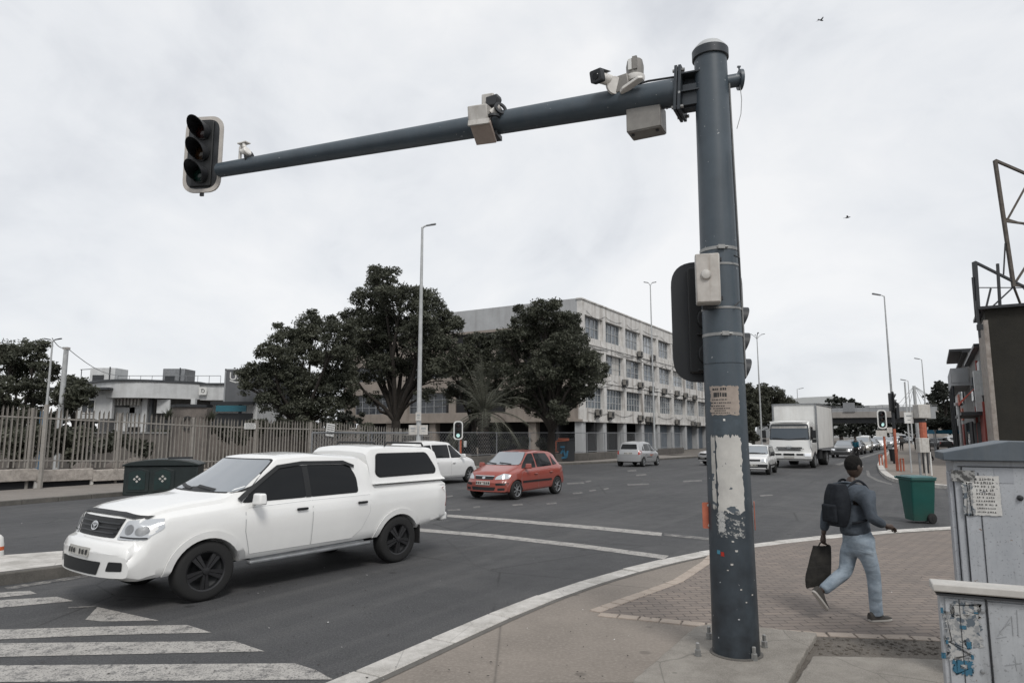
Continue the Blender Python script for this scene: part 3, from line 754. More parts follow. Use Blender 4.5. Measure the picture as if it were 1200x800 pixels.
patch(cbv, [(-.6, 1.38), (.6, 1.38), (.54, 1.74), (-.54, 1.74)], 'B', MT['glass'], 'window', can, .01, .1, .06)
for s in (1, -1):
    b = MB(); b.tube([(-2.15, s * .60, 1.86), (-2.12, s * .60, 1.905), (-1.35, s * .60, 1.925), (-1.3, s * .60, 1.87)], .016, 8); b.build('roof_bar', MT['black'], can)
    b = MB(); b.bar((1.15, s * .87, .385), (-.80, s * .87, .395), .10, .045); b.bar((1.1, s * .8, .42), (-.75, s * .8, .42), .05)
    b.build('side_step', [MT['steel']], pick, bevel=.015)
    b = MB(); b.box((-1.82, s * .80, .40), (.02, .2, .30)); b.build('mud_flap', MT['rubber'], pick)
    # wind deflectors over the door windows
    patch(bv, stroke([(1.28, 1.19), (.68, 1.605), (.30, 1.645), (-.42, 1.63), (-.60, 1.56)], .05), 'L' if s > 0 else 'R', MT['black'], 'wind_deflector', pick, .03, .08)
# emblem, bonnet guard, antenna
patch(bv, stroke([(-.74, 1.075), (-.4, 1.105), (0, 1.11), (.4, 1.105), (.74, 1.075)], .032), 'F', MT['black'], 'bonnet_guard', pick, .018, .06, thick=.01)
for q in (ringstroke(0, .955, .085, .055, .014), ringstroke(0, .974, .05, .024, .011), ringstroke(0, .955, .022, .052, .010)):
    patch(bv, q, 'F', MT['chrome'], 'emblem', pick, .03, 0)
b = MB(); b.box((-2.50, 0, .62), (.16, 1.6, .16)); b.build('rear_bumper', P_white, pick, bevel=.04)
for s in (1, -1):
    for cy, cz, R_ in ((.67, .945, .058), (.80, .93, .05)): patch(bv, ellipse(s * cy, cz, R_, R_, 20), 'F', MT['steel'], 'headlight_reflector', pick, .014, .03)
    patch(bv, stroke([(s * .57, .86), (s * .86, .85)], .016), 'F', MT['blackm'], 'headlight_shadow_line', pick, .018, .05)
for s in 'LR': patch(bv, rrect(.215, 1.165, .305, 1.61, .01), s, MT['black'], 'door_pillar', pick, .0105, .09, thick=0)
# underbody
b = MB(); b.box((0, 0, .42), (3.6, .9, .16)); b.tube([(-1.385, -.7, .38), (-1.385, .7, .38)], .07, 10); b.tube([(1.7, -.7, .38), (1.7, .7, .38)], .05, 10); b.build('underbody', MT['black'], pick)

# --- red hatchback
hb = dict(W=.83, r=.295, ax=(1.14, -1.315), bow=.26, bl=.7, bowr=.12, rs=.06, spokes=7,
    top=[(-1.90, .62), (-1.88, .88), (-1.80, .98), (-1.45, 1.33), (-1.20, 1.42), (-.4, 1.46), (.25, 1.415), (.98, 1.00), (1.1, .965), (1.62, .83), (1.74, .72), (1.80, .56), (1.84, .50)],
    belt=[(-1.90, .58), (-1.8, .92), (-.5, .90), (.9, .86), (1.5, .76), (1.84, .46)], bot=[(-1.9, .34), (-1.6, .26), (1.5, .20), (1.84, .26)],
    wid=[(-1.9, .76), (-1.5, .82), (1.2, .83), (1.84, .76)], roofw=[(-1.9, .68), (-1.5, .58), (-.4, .60), (.2, .59), (1.0, .68), (1.84, .66)], ws=(.2, 1.05),
    doors=[[(.82, .30), (-.08, .30), (-.08, .87), (.80, .84), (.90, .72), (.92, .45)], [(-.10, .30), (-.80, .30), (-.98, .50), (-1.02, .89), (-.10, .87)]],
    wins=[[(.78, .93), (.00, .945), (-.02, 1.36), (.22, 1.35)], [(-.10, .95), (-1.02, .97), (-.95, 1.20), (-.86, 1.35), (-.10, 1.37)], [(-1.10, .98), (-1.38, 1.0), (-1.12, 1.28)]],
    wscreen=[(-.64, 1.035), (.64, 1.035), (.50, 1.41), (-.50, 1.41)], rscreen=[(-.52, 1.08), (.52, 1.08), (.46, 1.36), (-.46, 1.36)],
    head=[[(.38, .62), (.74, .64), (.76, .76), (.60, .80), (.42, .71)]], tail=[[(.62, .75), (.74, .75), (.68, 1.0), (.60, 1.0)]],
    grille=[[(-.33, .62), (.33, .62), (.36, .715), (-.36, .715)]], bars=[(.715, .36, .022)], barm=MT['chrome'], lower=[[(-.40, .30), (.40, .30), (.44, .40), (-.44, .40)]],
    fogs=[[(.44, .45), (.76, .46), (.76, .53), (.44, .52)], [(.5, .30), (.7, .31), (.7, .38), (.5, .37)]], trim=(-.9, .85, .50, .555),
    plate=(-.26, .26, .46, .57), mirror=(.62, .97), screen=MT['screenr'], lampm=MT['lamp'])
c_, a_ = place(G(608, 585), G(651.5, 578.7), 1.14, -1.315, .80, 1)
redc, bvr = car(hb, 'small red hatchback with silver wheels facing the junction', 'car', P_red, c_, a_, None, 'hatchback')
patch(bvr, ellipse(0, .668, .06, .035), 'F', MT['chrome'], 'emblem', redc, .02, 0)
# --- white people carrier driving off behind the pickup
mp_ = dict(hb); mp_.update(W=.885, r=.315, ax=(1.42, -1.33), bow=.28, bl=.8, spokes=7,
    top=[(-2.28, .62), (-2.26, 1.0), (-2.18, 1.15), (-2.05, 1.50), (-1.8, 1.66), (-.6, 1.72), (.25, 1.66), (1.28, 1.10), (1.4, 1.06), (2.0, .92), (2.15, .78), (2.24, .6), (2.28, .5)],
    belt=[(-2.28, .6), (-2.1, 1.03), (-.5, 1.0), (1.2, .96), (1.9, .84), (2.28, .46)], bot=[(-2.28, .34), (-1.9, .28), (1.9, .22), (2.28, .28)],
    wid=[(-2.28, .80), (-1.9, .87), (1.4, .885), (2.28, .80)], roofw=[(-2.28, .74), (-2.0, .62), (-.4, .65), (.2, .64), (1.3, .74), (2.28, .7)], ws=(.2, 1.35),
    doors=[[(1.0, .34), (.10, .34), (.10, .97), (.98, .95), (1.06, .80), (1.05, .5)], [(.08, .34), (-.86, .34), (-1.0, .55), (-1.04, 1.0), (.08, .98)]],
    wins=[[(1.0, 1.04), (.16, 1.05), (.12, 1.54), (.30, 1.53)], [(.06, 1.05), (-.96, 1.07), (-.96, 1.55), (.06, 1.55)], [(-1.04, 1.08), (-1.95, 1.10), (-1.75, 1.5), (-1.04, 1.55)]],
    wscreen=[(-.7, 1.15), (.7, 1.15), (.56, 1.61), (-.56, 1.61)], rscreen=[(-.58, 1.2), (.58, 1.2), (.52, 1.52), (-.52, 1.52)], tail=[[(.68, .9), (.80, .9), (.76, 1.25), (.66, 1.25)]],
    head=[[(.44, .70), (.80, .72), (.82, .86), (.62, .88)]], mirror=(.8, 1.08), trim=None)
c_, a_ = place(G(550.6, 564.7), G(550.6, 564.7) - D * 2.75, 1.42, -1.33, .86, -1)
car(mp_, 'white people carrier behind the canopy of the pickup, driving away', 'car', P_white2, c_, a_, None, 'people_carrier')
# --- silver hatchback seen from behind
sv = dict(hb); sv.update(W=.845, trim=None, spokes=6,
    top=[(-1.84, .62), (-1.82, .95), (-1.76, 1.04), (-1.55, 1.42), (-1.3, 1.49), (-.4, 1.53), (.30, 1.45), (1.12, .99), (1.25, .95), (1.66, .80), (1.76, .66), (1.84, .48)], ws=(.3, 1.2),
    wscreen=[(-.66, 1.03), (.66, 1.03), (.50, 1.42), (-.50, 1.42)], rscreen=[(-.54, 1.06), (.54, 1.06), (.46, 1.36), (-.46, 1.36)], tail=[[(.60, .74), (.78, .76), (.76, .98), (.66, .98)]], rplate=(-.26, .26, .76, .88))
rr_ = G(754.7, 546.7)
silver, bvs = car(sv, 'silver hatchback seen from behind, driving off along the far kerb', 'car', P_silver, (rr_.xy + D.xy * 1.3 - N.xy * .8), DANG, None, 'hatchback')
patch(bvs, rrect(.20 - 1.0, .56, 1.15 - 1.0, .60, .01), 'R', MT['black'], 'side_trim', silver, .008, .1)
patch(bvs, stroke([(-.25, .72), (.0, .66), (.15, .74), (.3, .68)], .07), 'R', MT['orange2'], 'sticker', silver, .01, .1)
# --- small boxy white hatchback in front of the truck lane
bx_ = dict(hb); bx_.update(W=.775, r=.27, ax=(1.08, -1.10), bow=.12, bl=.5, rim='dalloy', flare=None, trim=(-1.0, 1.0, .40, .48), mirmat=MT['black'],
    top=[(-1.72, .60), (-1.70, .96), (-1.55, 1.40), (-1.3, 1.43), (.25, 1.42), (.85, .98), (.95, .95), (1.62, .84), (1.70, .76), (1.74, .6)],
    belt=[(-1.72, .58), (-1.6, .89), (.8, .87), (1.6, .76), (1.74, .55)], bot=[(-1.72, .30), (1.4, .24), (1.74, .30)], wid=[(-1.72, .73), (1.74, .73)],
    roofw=[(-1.72, .66), (-1.5, .58), (.2, .59), (.9, .68), (1.74, .68)], ws=(.2, .95),
    doors=[[(.74, .34), (-.08, .34), (-.08, .87), (.70, .86), (.76, .5)], [(-.10, .34), (-.74, .34), (-.92, .55), (-.95, .88), (-.10, .87)]],
    wins=[[(.68, .92), (-.05, .93), (-.05, 1.33), (.22, 1.33)], [(-.12, .93), (-.92, .94), (-.92, 1.33), (-.12, 1.33)], [(-1.0, .94), (-1.42, .96), (-1.25, 1.3), (-1.0, 1.32)]],
    wscreen=[(-.62, 1.0), (.62, 1.0), (.52, 1.37), (-.52, 1.37)], rscreen=[(-.5, 1.0), (.5, 1.0), (.48, 1.32), (-.48, 1.32)],
    head=[[(.44, .64), (.70, .64), (.70, .78), (.44, .77)]], grille=[[(-.40, .66), (.40, .66), (.40, .76), (-.40, .76)]], bars=[], lower=[[(-.72, .28), (.72, .28), (.72, .52), (-.72, .52)]], fogs=[], plate=(-.26, .26, .42, .53), mirror=(.55, .95))
f_ = G(888, 556.5)
car(bx_, 'boxy white hatchback with black bumper facing the camera beside the big mast', 'car', P_white2, f_.xy + D.xy * 1.75 - N.xy * .35, DANG + PI + rad(3), None, 'hatchback')
f_ = G(822, 545)
bx2 = dict(bx_)
car(bx2, 'white hatchback with black bumper mostly hidden behind the big mast', 'car', P_white2, f_.xy + Vector((1.75, .35)), PI + rad(14), None, 'hatchback', 1)
# --- distant traffic: low-detail cars waiting in the queue
sd_ = dict(hb); sd_.update(W=.87, r=.30, ax=(1.4, -1.3), bl=.7, trim=None, mir=True, lampm=MT['lampglow'],
    top=[(-2.2, .6), (-2.18, .92), (-2.1, 1.0), (-1.6, 1.04), (-1.05, 1.38), (-.6, 1.44), (.1, 1.43), (.95, 1.0), (1.1, .97), (1.95, .84), (2.1, .72), (2.2, .5)],
    belt=[(-2.2, .58), (-2.0, .9), (0, .92), (1.0, .88), (1.9, .76), (2.2, .46)], bot=[(-2.2, .34), (2.2, .26)], wid=[(-2.2, .8), (0, .87), (2.2, .8)], ws=(.1, 1.0),
    roofw=[(-2.2, .72), (-1.6, .7), (-.9, .58), (.1, .59), (1.0, .7), (2.2, .7)],
    wins=[[(.75, .96), (-.05, .97), (-.05, 1.34), (.15, 1.34)], [(-.12, .97), (-1.1, .98), (-.8, 1.32), (-.12, 1.35)]],
    wscreen=[(-.66, 1.02), (.66, 1.02), (.50, 1.38), (-.50, 1.38)], rscreen=[(-.5, 1.08), (.5, 1.08), (.46, 1.34), (-.46, 1.34)],
    head=[[(.5, .62), (.78, .64), (.78, .76), (.5, .74)]], lower=[[(-.6, .30), (.6, .30), (.6, .42), (-.6, .42)]], grille=[[(-.38, .60), (.38, .60), (.38, .74), (-.38, .74)]], mirror=(.7, .98))
van = dict(mp_); van.update(lampm=MT['lampglow'], mir=True)
queue = [(sd_, P_grey, 987, 536.5, 'dark grey saloon with bright headlamps just behind the lorry'), (sd_, P_blk, 999.5, 532.5, 'black saloon second in the queue behind the lorry'),
    (van, P_beige, 1010, 530.5, 'champagne coloured people carrier with bright headlamps in the queue'), (sd_, P_grey, 1019.5, 527.5, 'grey saloon half hidden beside the white pickup in the queue'),
    (van, P_white2, 1029.5, 526.0, 'tall white van in the queue before the orange poles'), (sd_, P_silver, 1040, 523.5, 'silver saloon seen between the orange poles'),
    (sd_, P_white2, 1051, 521.5, 'white saloon to the right of the orange poles'), (van, P_silver, 1058, 519.5, 'grey people carrier farthest along the queue'),
    (sd_, P_grey, 1064, 519.0, 'dark saloon at the tail of the queue near the bridge'),
    (van, P_white2, 1035, 520.0, 'pale van behind the tall white van, roof showing over the queue'), (sd_, P_blk, 1046, 518.5, 'black saloon far back between the two orange poles'), (van, P_white2, 1013, 522.5, 'white minibus far back near the bridge abutment'), (sd_, P_beige, 1072, 517.5, 'champagne saloon last in sight beneath the bridge')]
for i, (s_, p_, x, y, lb) in enumerate(queue):
    f_ = G(x, y)
    car(s_, lb, 'car', p_, f_.xy + D.xy * 2.2, DANG + PI + rad(random.uniform(-3, 3)), 'cars queueing beyond the junction', 'queueing_car', 0)
# parked dark cars by the row of shops
pk1 = [(1098, 527, P_blk, 'dark parked car under the blue awning beyond the kiosk', sd_, .9), (1112, 523, P_silver, 'pale parked car behind the dark one by the shops', sd_, .9), (1124, 524, P_white2, 'white parked car nearest the shop pillars', sd_, 1.0)]
for x, y, p_, lb, s_, an in pk1:
    f_ = G(x, y, .13); r_, _ = car(s_, lb, 'car', p_, f_.xy, an + .6, None, 'parked_car', 0); r_.location.z = .13

# --- box lorry
def lorry():
    f = G(928, 548.5); root = thing('box_lorry', 'white box lorry facing the junction at the head of the queue', 'lorry', (f.x - .05, f.y + .1, 0), DANG + PI - rad(1.5))
    W = 1.12
    cabm = paint('lorry_cab_white', (.74, .74, .72), amt=.35, zr=1.4)
    cb = dict(W=W, r=.46, ax=(), bow=.12, bl=.5, bowr=0, rs=.05, top=[(-1.75, 2.66), (-1.5, 2.72), (-.5, 2.72), (-.22, 2.60), (-.03, 1.62), (0, 1.0), (.02, .6)], belt=[(-1.75, 1.60), (-.2, 1.58), (0, .95), (.02, .55)],
        bot=[(-1.75, .75), (-.4, .55), (0, .42), (.02, .45)], wid=[(-1.75, W), (0, W - .03)], roofw=[(-1.75, 1.02), (-.2, 1.0), (0, 1.05)])
    b = loft_body(cb, 30); me = b.mesh('cab'); bm = bmesh.new(); bm.from_mesh(me); bmesh.ops.recalc_face_normals(bm, faces=bm.faces); bm.to_mesh(me); bm.free()
    me.shade_smooth(); me.set_sharp_from_angle(angle=rad(32)); bv = bvh_of(me); me = cut_arches(me, (-1.15,), .46, W, .35); me.shade_smooth(); me.set_sharp_from_angle(angle=rad(32)); me.materials.clear(); me.materials.append(cabm); me.materials.append(MT['black'])
    o = bpy.data.objects.new('cab', me); COL.objects.link(o); o.parent = root
    patch(bv, [(-.98, 1.66), (.98, 1.66), (.92, 2.48), (-.92, 2.48)], 'F', glass('lorry_screen', (.05, .065, .08), .08, 1.6), 'windscreen', root, .01, .1, .08)
    patch(bv, grow([(-.98, 1.66), (.98, 1.66), (.92, 2.48), (-.92, 2.48)], .05), 'F', MT['black'], 'windscreen_seal', root, .006, .1, .08)
    patch(bv, rrect(-.9, 2.30, .9, 2.42, .02), 'F', MT['boxgrey'], 'sun_strip', root, .015, .1)
    patch(bv, stroke([(-.85, 1.72), (0, 1.64), (.85, 1.72)], .05), 'F', MT['black'], 'wiper', root, .03, .1)
    for s, a in ((1, 'L'), (-1, 'R')):
        patch(bv, [(-.32, 1.62), (-1.15, 1.70), (-1.15, 2.38), (-.50, 2.40)], a, MT['glass'], 'window', root, .01, .1, .05)
        patch(bv, stroke([(-.22, 2.5), (-.16, .9)], .02), a, MT['black'], 'door_gap', root, .006, .1); patch(bv, stroke([(-1.28, 2.5), (-1.28, 1.0)], .02), a, MT['black'], 'door_gap', root, .006, .1)
        patch(bv, [(s * .78, .68), (s * 1.06, .68), (s * 1.06, .86), (s * .80, .88)], 'F', MT['lampglow'], 'headlight', root, .03, .1, .04)
        b = MB(); b.box((.02, s * 1.26, 1.95), (.10, .20, .46)); b.box((.02, s * 1.26, 1.58), (.10, .20, .2)); b.bar((-.1, s * 1.0, 2.3), (.02, s * 1.26, 2.2), .03); b.bar((-.1, s * 1.05, 1.6), (.02, s * 1.26, 1.55), .03)
        b.build('wing_mirror', MT['black'], root, bevel=.03)
    g = MB(); g.box((.045, 0, 1.18), (.05, 1.3, .07)); g.box((.05, 0, 1.06), (.05, 1.15, .07)); g.build('grille', MT['black'], root, bevel=.02)
    g = MB(); g.box((.055, 0, 1.12), (.04, 1.5, .035)); g.build('grille_strip', MT['chrome'], root)
    o2 = patch(bv, ringstroke(0, 1.22, .15, .10, .03), 'F', MT['chrome'], 'emblem', root, .07, 0); patch(bv, stroke([(-.07, 1.15), (-.03, 1.3), (.03, 1.14), (.07, 1.3)], .022), 'F', MT['chrome'], 'emblem_mark', o2, .075, 0)
    bb = MB(); bb.box((.06, 0, .72), (.24, 2.26, .40)); bb.build('bumper', cabm, root, bevel=.06)
    bb = MB(); bb.box((.185, 0, .80), (.02, .55, .12)); bb.box((.185, .55, .80), (.02, .34, .09)); bb.box((.185, -.55, .80), (.02, .34, .09)); bb.build('bumper_vents', MT['black'], root)
    for s in (1, -1):
        bb = MB(); bb.box((.19, s * .93, .78), (.03, .30, .17)); bb.build('headlight', MT['lampglow'], root, bevel=.03)
    bb = MB(); bb.box((.20, 0, .63), (.01, .5, .11)); bb.build('number_plate', MT['plate'], root)
    bb = MB(); bb.box((-.12, 0, 2.66), (.24, 1.9, .07)); bb.build('sun_visor', cabm, root, bevel=.02)
    boxm = surf('lorry_box', (.72, .72, .70), (.62, .62, .60), 1.5, .6, 0, .05, 6, .01, streak=((.36, .33, .29), .30, 2), grime=((.2, .16, .12), .4, 2.0))
    bb = MB(); bb.box((-4.9, 0, 2.42), (5.9, 2.30, 2.72)); bb.build('cargo_box', boxm, root, bevel=.02)
    bb = MB()
    for s in (1, -1):
        bb.box((-4.9, s * 1.155, 3.76), (5.96, .05, .08)); bb.box((-4.9, s * 1.155, 1.08), (5.96, .05, .08)); bb.box((-1.93, s * 1.13, 2.42), (.06, .09, 2.74)); bb.box((-7.87, s * 1.13, 2.42), (.06, .09, 2.74))
    bb.box((-1.93, 0, 3.76), (.06, 2.3, .08)); bb.build('box_edging', MT['steel'], root)
    bb = MB(); bb.box((-4.2, .4, .82), (7.4, .09, .22)); bb.box((-4.2, -.4, .82), (7.4, .09, .22)); bb.box((-3.3, .85, .72), (1.0, .45, .5)); bb.box((-3.3, -.85, .72), (1.0, .45, .5)); bb.tube([(-5.7, -.9, .46), (-5.7, .9, .46)], .09); bb.box((-6.9, 0, .75), (.1, 2.2, .3)); bb.build('chassis', MT['black'], root)
    for s in (1, -1):
        wheel(root, -1.15, s * .97, .46, .26, 'steel', 6); wheel(root, -5.7, s * .82, .46, .48, 'steel', 6)
        bb = MB(); bb.box((-6.25, s * .82, .55), (.03, .5, .5)); bb.build('mud_flap', MT['rubber'], root)
    root.scale = (1.04, 1.10, 1.01)
lorry()
# ------------------------------------------------------------------ trees
def crown_mesh(lobes, n, size, seed, clump=34, flat_=.75):
    rnd = np.random.default_rng(seed); V = []; 
    vol = np.array([l[1] ** 2 for l in lobes]); vol = vol / vol.sum()
    per = np.maximum(1, (vol * n / clump)).astype(int); pts = []
    sat = []
    for (c, r) in lobes:
        for _ in range(3):
            d = rnd.normal(size=3); d /= np.linalg.norm(d); d[2] = abs(d[2]) * (1 if rnd.random() < .7 else -1); sat.append((tuple(np.array(c) + d * r * 1.02), r * rnd.uniform(.24, .42)))
    lobes = [(c, r * .90) for c, r in lobes] + sat; per = np.concatenate([(per * .68).astype(int) + 1, np.maximum(2, (np.array([l[1] ** 2 for l in sat]) / max(1e-6, sum(l[1] ** 2 for l in lobes)) * n / clump * 1.1).astype(int))])
    for (c, r), k in zip(lobes, per):
        for _ in range(k):
            d = rnd.normal(size=3); d /= np.linalg.norm(d)
            if d[2] < -.35 and rnd.random() < .5: d[2] *= -1
            rr = r * (1 + .12 * (rnd.random() < .18) - abs(rnd.normal()) * .26) * (1 + .13 * math.sin(d[0] * 7 + seed) * math.cos(d[1] * 6))
            cc = np.array(c) + d * rr * np.array([1, 1, flat_ + .1])
            cr = rnd.uniform(.14, .38) * (max(r, .6) ** .35)
            q = rnd.normal(size=(clump, 3)); q /= np.linalg.norm(q, axis=1)[:, None]; q *= (rnd.random(clump) ** .45)[:, None] * cr * np.array([1.3, 1.3, .75])
            pts.append(cc + q)
    P0 = np.concatenate(pts); m = len(P0)
    a = rnd.normal(size=(m, 3)); a /= np.linalg.norm(a, axis=1)[:, None]
    u = rnd.normal(size=(m, 3)); u[:, 2] -= .3; b = np.cross(a, u); b /= np.linalg.norm(b, axis=1)[:, None]
    L = size * rnd.uniform(.7, 1.4, m)[:, None]; Wd = L * .42
    vs = np.stack([P0 - a * L, P0 + b * Wd, P0 + a * L, P0 - b * Wd], 1).reshape(-1, 3)
    me = bpy.data.meshes.new('crown'); me.vertices.add(len(vs)); me.vertices.foreach_set('co', vs.ravel())
    me.loops.add(m * 4); me.loops.foreach_set('vertex_index', np.arange(m * 4)); me.polygons.add(m)
    me.polygons.foreach_set('loop_start', np.arange(0, m * 4, 4)); me.polygons.foreach_set('loop_total', np.full(m, 4)); me.update(calc_edges=True)
    return me
def tree(label, base, lobes, n, size, seed, tr=.28, mat='leafA', fork=.45, lean=(0, 0), group=None, name='tree'):
    """base: ground point, lobes: (centre, radius) in world units"""
    rnd = random.Random(seed); root = thing(name, label, 'tree', base, 0, group); B = Vector(base)
    ls = [(Vector(c) - B, r) for c, r in lobes]
    top = sum((c for c, r in ls), Vector((0, 0, 0))) / len(ls); zmin = min(c.z - r * .5 for c, r in ls)
    fk_ = Vector((top.x * .35 + lean[0], top.y * .35 + lean[1], max(1.2, zmin * fork + top.z * .12)))
    b = MB(); b.tube([(0, 0, -.1), (0.02, 0, .25), fk_ * .5 + Vector((rnd.uniform(-.12, .12), 0, 0)), fk_], [tr * 1.5, tr * 1.05, tr * .95, tr * .85], 12)
    for c, r in ls:
        mid = fk_.lerp(c, .5) + Vector((rnd.uniform(-.4, .4), rnd.uniform(-.4, .4), rnd.uniform(-.1, .5)))
        t0 = tr * .62 * min(1.1, .55 + r * .25)
        b.tube([fk_ - Vector((0, 0, .1)), fk_.lerp(mid, .5) + Vector((0, 0, .15)), mid, c], [t0, t0 * .8, t0 * .6, t0 * .3], 8)
        for k in range(7):
            d = Vector((rnd.gauss(0, 1), rnd.gauss(0, 1), rnd.gauss(.1, .8))).normalized(); e_ = c + d * r * .92
            s_ = mid.lerp(c, rnd.uniform(.2, 1)); b.tube([s_, s_.lerp(e_, .5) + Vector((0, 0, .12)), e_], [t0 * .32, t0 * .2, t0 * .07], 5)
    b.build('trunk', MT['bark'], root, angle=60)
    me = crown_mesh([(tuple(c), r) for c, r in ls], n, size, seed); me.materials.append(MT[mat])
    o = bpy.data.objects.new('crown', me); COL.objects.link(o); o.parent = root; return root
def pxlobes(Y, L, spread=1.0, seed=0):
    """silhouette lobes given as picture column, row, radius at a distance, spread in depth"""
    rnd = random.Random(seed); out = []
    for i, l in enumerate(L):
        x, y, r = l[:3]; dy = l[3] if len(l) > 3 else rnd.uniform(-1, 1) * spread
        p = P(x, y, Y + dy); out.append(((p.x, p.y, p.z), r / PXM(Y)))
    return out
def gp(px, Y, z=0): p = P(px, 500, Y); return (p.x * 1.0, Y, z)
tree('tall leafy tree with a lone upper tuft standing behind the lamp post', gp(466, 46), pxlobes(46, [(448, 326, 17), (440, 318, 9), (432, 352, 22), (470, 352, 26), (500, 362, 26), (525, 385, 20), (432, 385, 26), (462, 392, 30), (495, 398, 30), (520, 410, 22), (425, 415, 22), (448, 430, 22), (485, 432, 22), (512, 436, 18), (405, 438, 12), (437, 468, 11), (500, 462, 9), (445, 340, 10), (412, 372, 12)], 2.0, 1), 80000, .085, 11, .34)
tree('rounded wide tree left of the tall one, trunk hidden behind the palisade fence', gp(355, 43), pxlobes(43, [(365, 385, 20), (340, 398, 20), (395, 395, 22), (318, 415, 18), (355, 418, 26), (395, 425, 24), (300, 438, 17), (325, 445, 20), (365, 452, 24), (400, 452, 20), (290, 455, 10), (312, 468, 12), (350, 478, 18), (385, 476, 18), (410, 470, 12), (330, 480, 10)], 2.0, 2), 70000, .082, 12, .28)
tree('dark domed tree on the far kerb right of the palm', gp(646, 46), pxlobes(46, [(636, 368, 20), (612, 380, 17), (660, 378, 16), (592, 398, 16), (632, 400, 28), (668, 404, 24), (690, 425, 16), (605, 420, 22), (645, 432, 28), (682, 446, 22), (702, 440, 12), (612, 448, 20), (640, 462, 22), (668, 466, 16), (625, 478, 14), (655, 484, 12), (690, 462, 9), (672, 385, 9), (600, 468, 14)], 2.2, 3), 80000, .085, 13, .27, lean=(0, 0))
tree('shaded tree behind the palm between two larger trees', gp(556, 52), pxlobes(52, [(560, 402, 16), (545, 415, 17), (575, 412, 18), (535, 435, 16), (560, 438, 20), (585, 436, 16), (545, 458, 16), (572, 460, 16), (530, 460, 10), (556, 478, 10)], 1.5, 4), 30000, .09, 14, .22)
tree('bushy tree at the left edge beside the double armed lamp', gp(20, 40), pxlobes(40, [(12, 415, 17), (38, 414, 15), (-20, 425, 22), (20, 440, 20), (52, 432, 12), (62, 440, 8), (0, 460, 16), (40, 455, 14), (-30, 455, 20), (10, 476, 14), (44, 472, 12), (-22, 482, 16), (70, 470, 9), (30, 488, 12)], 1.5, 5), 36000, .085, 15, .22)
tree('small round tree in front of the low white building', gp(88, 38), pxlobes(38, [(82, 452, 11), (94, 455, 11), (74, 462, 10), (100, 463, 9), (88, 468, 11), (80, 478, 9)], .8, 6), 6000, .12, 16, .12)
for i, (x, y0, Y, r, lb) in enumerate([(882, 458, 85, 15, 'tree beside the big mast with a lamp rising through it'), (905, 460, 90, 17, 'open crowned tree just above the lorry cab'), (922, 470, 100, 12, 'small tree at the left top corner of the cargo box'), (872, 480, 80, 14, 'low dark tree against the big mast')]):
    tree(lb, gp(x, Y), pxlobes(Y, [(x, y0 + 6, r), (x - r * .6, y0 + 14, r * .8), (x + r * .7, y0 + 13, r * .75), (x, y0 + 26, r), (x + r * .5, y0 + 32, r * .8), (x - r * .5, y0 + 34, r * .8)], 1, 20 + i), 18000, .13, 30 + i, .2, 'leafB', group='trees along the road behind the lorry')
tree('dark conical tree right of the bridge above the shops', gp(1103, 150), pxlobes(150, [(1104, 456, 9), (1098, 466, 11), (1110, 466, 11), (1092, 478, 10), (1104, 480, 12), (1114, 480, 9), (1098, 492, 10), (1110, 494, 10), (1088, 488, 8)], 2, 40), 20000, .24, 40, .5, 'leafC')
for i, (x, y0, r, lb) in enumerate([(985, 474, 11, 'rounded dark tree rising above the bridge railing'), (1002, 478, 9, 'lower dark tree above the bridge railing'), (968, 484, 10, 'dark tree meeting the back of the cargo box')]):
    tree(lb, gp(x, 190), pxlobes(190, [(x, y0, r), (x - r, y0 + 7, r), (x + r, y0 + 7, r), (x, y0 + 14, r)], 2, 50 + i), 11000, .3, 50 + i, .5, 'leafC', group='trees beyond the bridge')
# a dark wood seen under the bridge: one mass nobody could count
rnd = random.Random(8); L = []
for x in range(940, 1080, 7):
    for y in (498, 506): L.append((x + rnd.uniform(-3, 3), y + rnd.uniform(-4, 3), 7))
me = crown_mesh(pxlobes(175, L, 3, 3), 26000, .32, 60); me.materials.append(MT['leafC'])
o = bpy.data.objects.new('woods', me); COL.objects.link(o); o['kind'] = 'stuff'
for X0_, X1_, Y_, y_, nm_ in ((-80, 110, 60, 497, 10000), (250, 420, 75, 497, 9000)):
    me = crown_mesh(pxlobes(Y_, [(x, y_ + rnd.uniform(-6, 4), 11) for x in range(X0_, X1_, 8)] + [(x, y_ + 14, 10) for x in range(X0_, X1_, 8)], 2, 3), nm_, .22, 62); me.materials.append(MT['leafC'])
    o = bpy.data.objects.new('woods', me); COL.objects.link(o); o['kind'] = 'stuff'
# undergrowth behind the palisade and against the flats
for nm, Y, rows, n_, s_ in (('undergrowth', 31, [(-20, 515, 14), (10, 510, 15), (40, 510, 15), (70, 512, 13), (95, 512, 11), (60, 525, 12), (120, 522, 9), (142, 518, 9), (165, 524, 9), (20, 530, 12), (90, 532, 10)], 16000, .12), ('undergrowth', 41, [(190, 512, 8), (215, 508, 9), (240, 504, 9), (262, 506, 9), (280, 512, 9), (300, 505, 11), (330, 500, 11), (360, 503, 12), (395, 505, 11), (430, 510, 10), (480, 512, 9)], 12000, .12),
        ('undergrowth', 47.5, [(535, 520, 8), (556, 518, 7), (585, 520, 8), (612, 518, 7), (635, 522, 6), (575, 508, 5)], 6000, .10)):
    me = crown_mesh(pxlobes(Y, rows, .8, 5), n_, s_, 61); me.materials.append(MT['leafB'])
    o = bpy.data.objects.new(nm, me); COL.objects.link(o); o['kind'] = 'stuff'
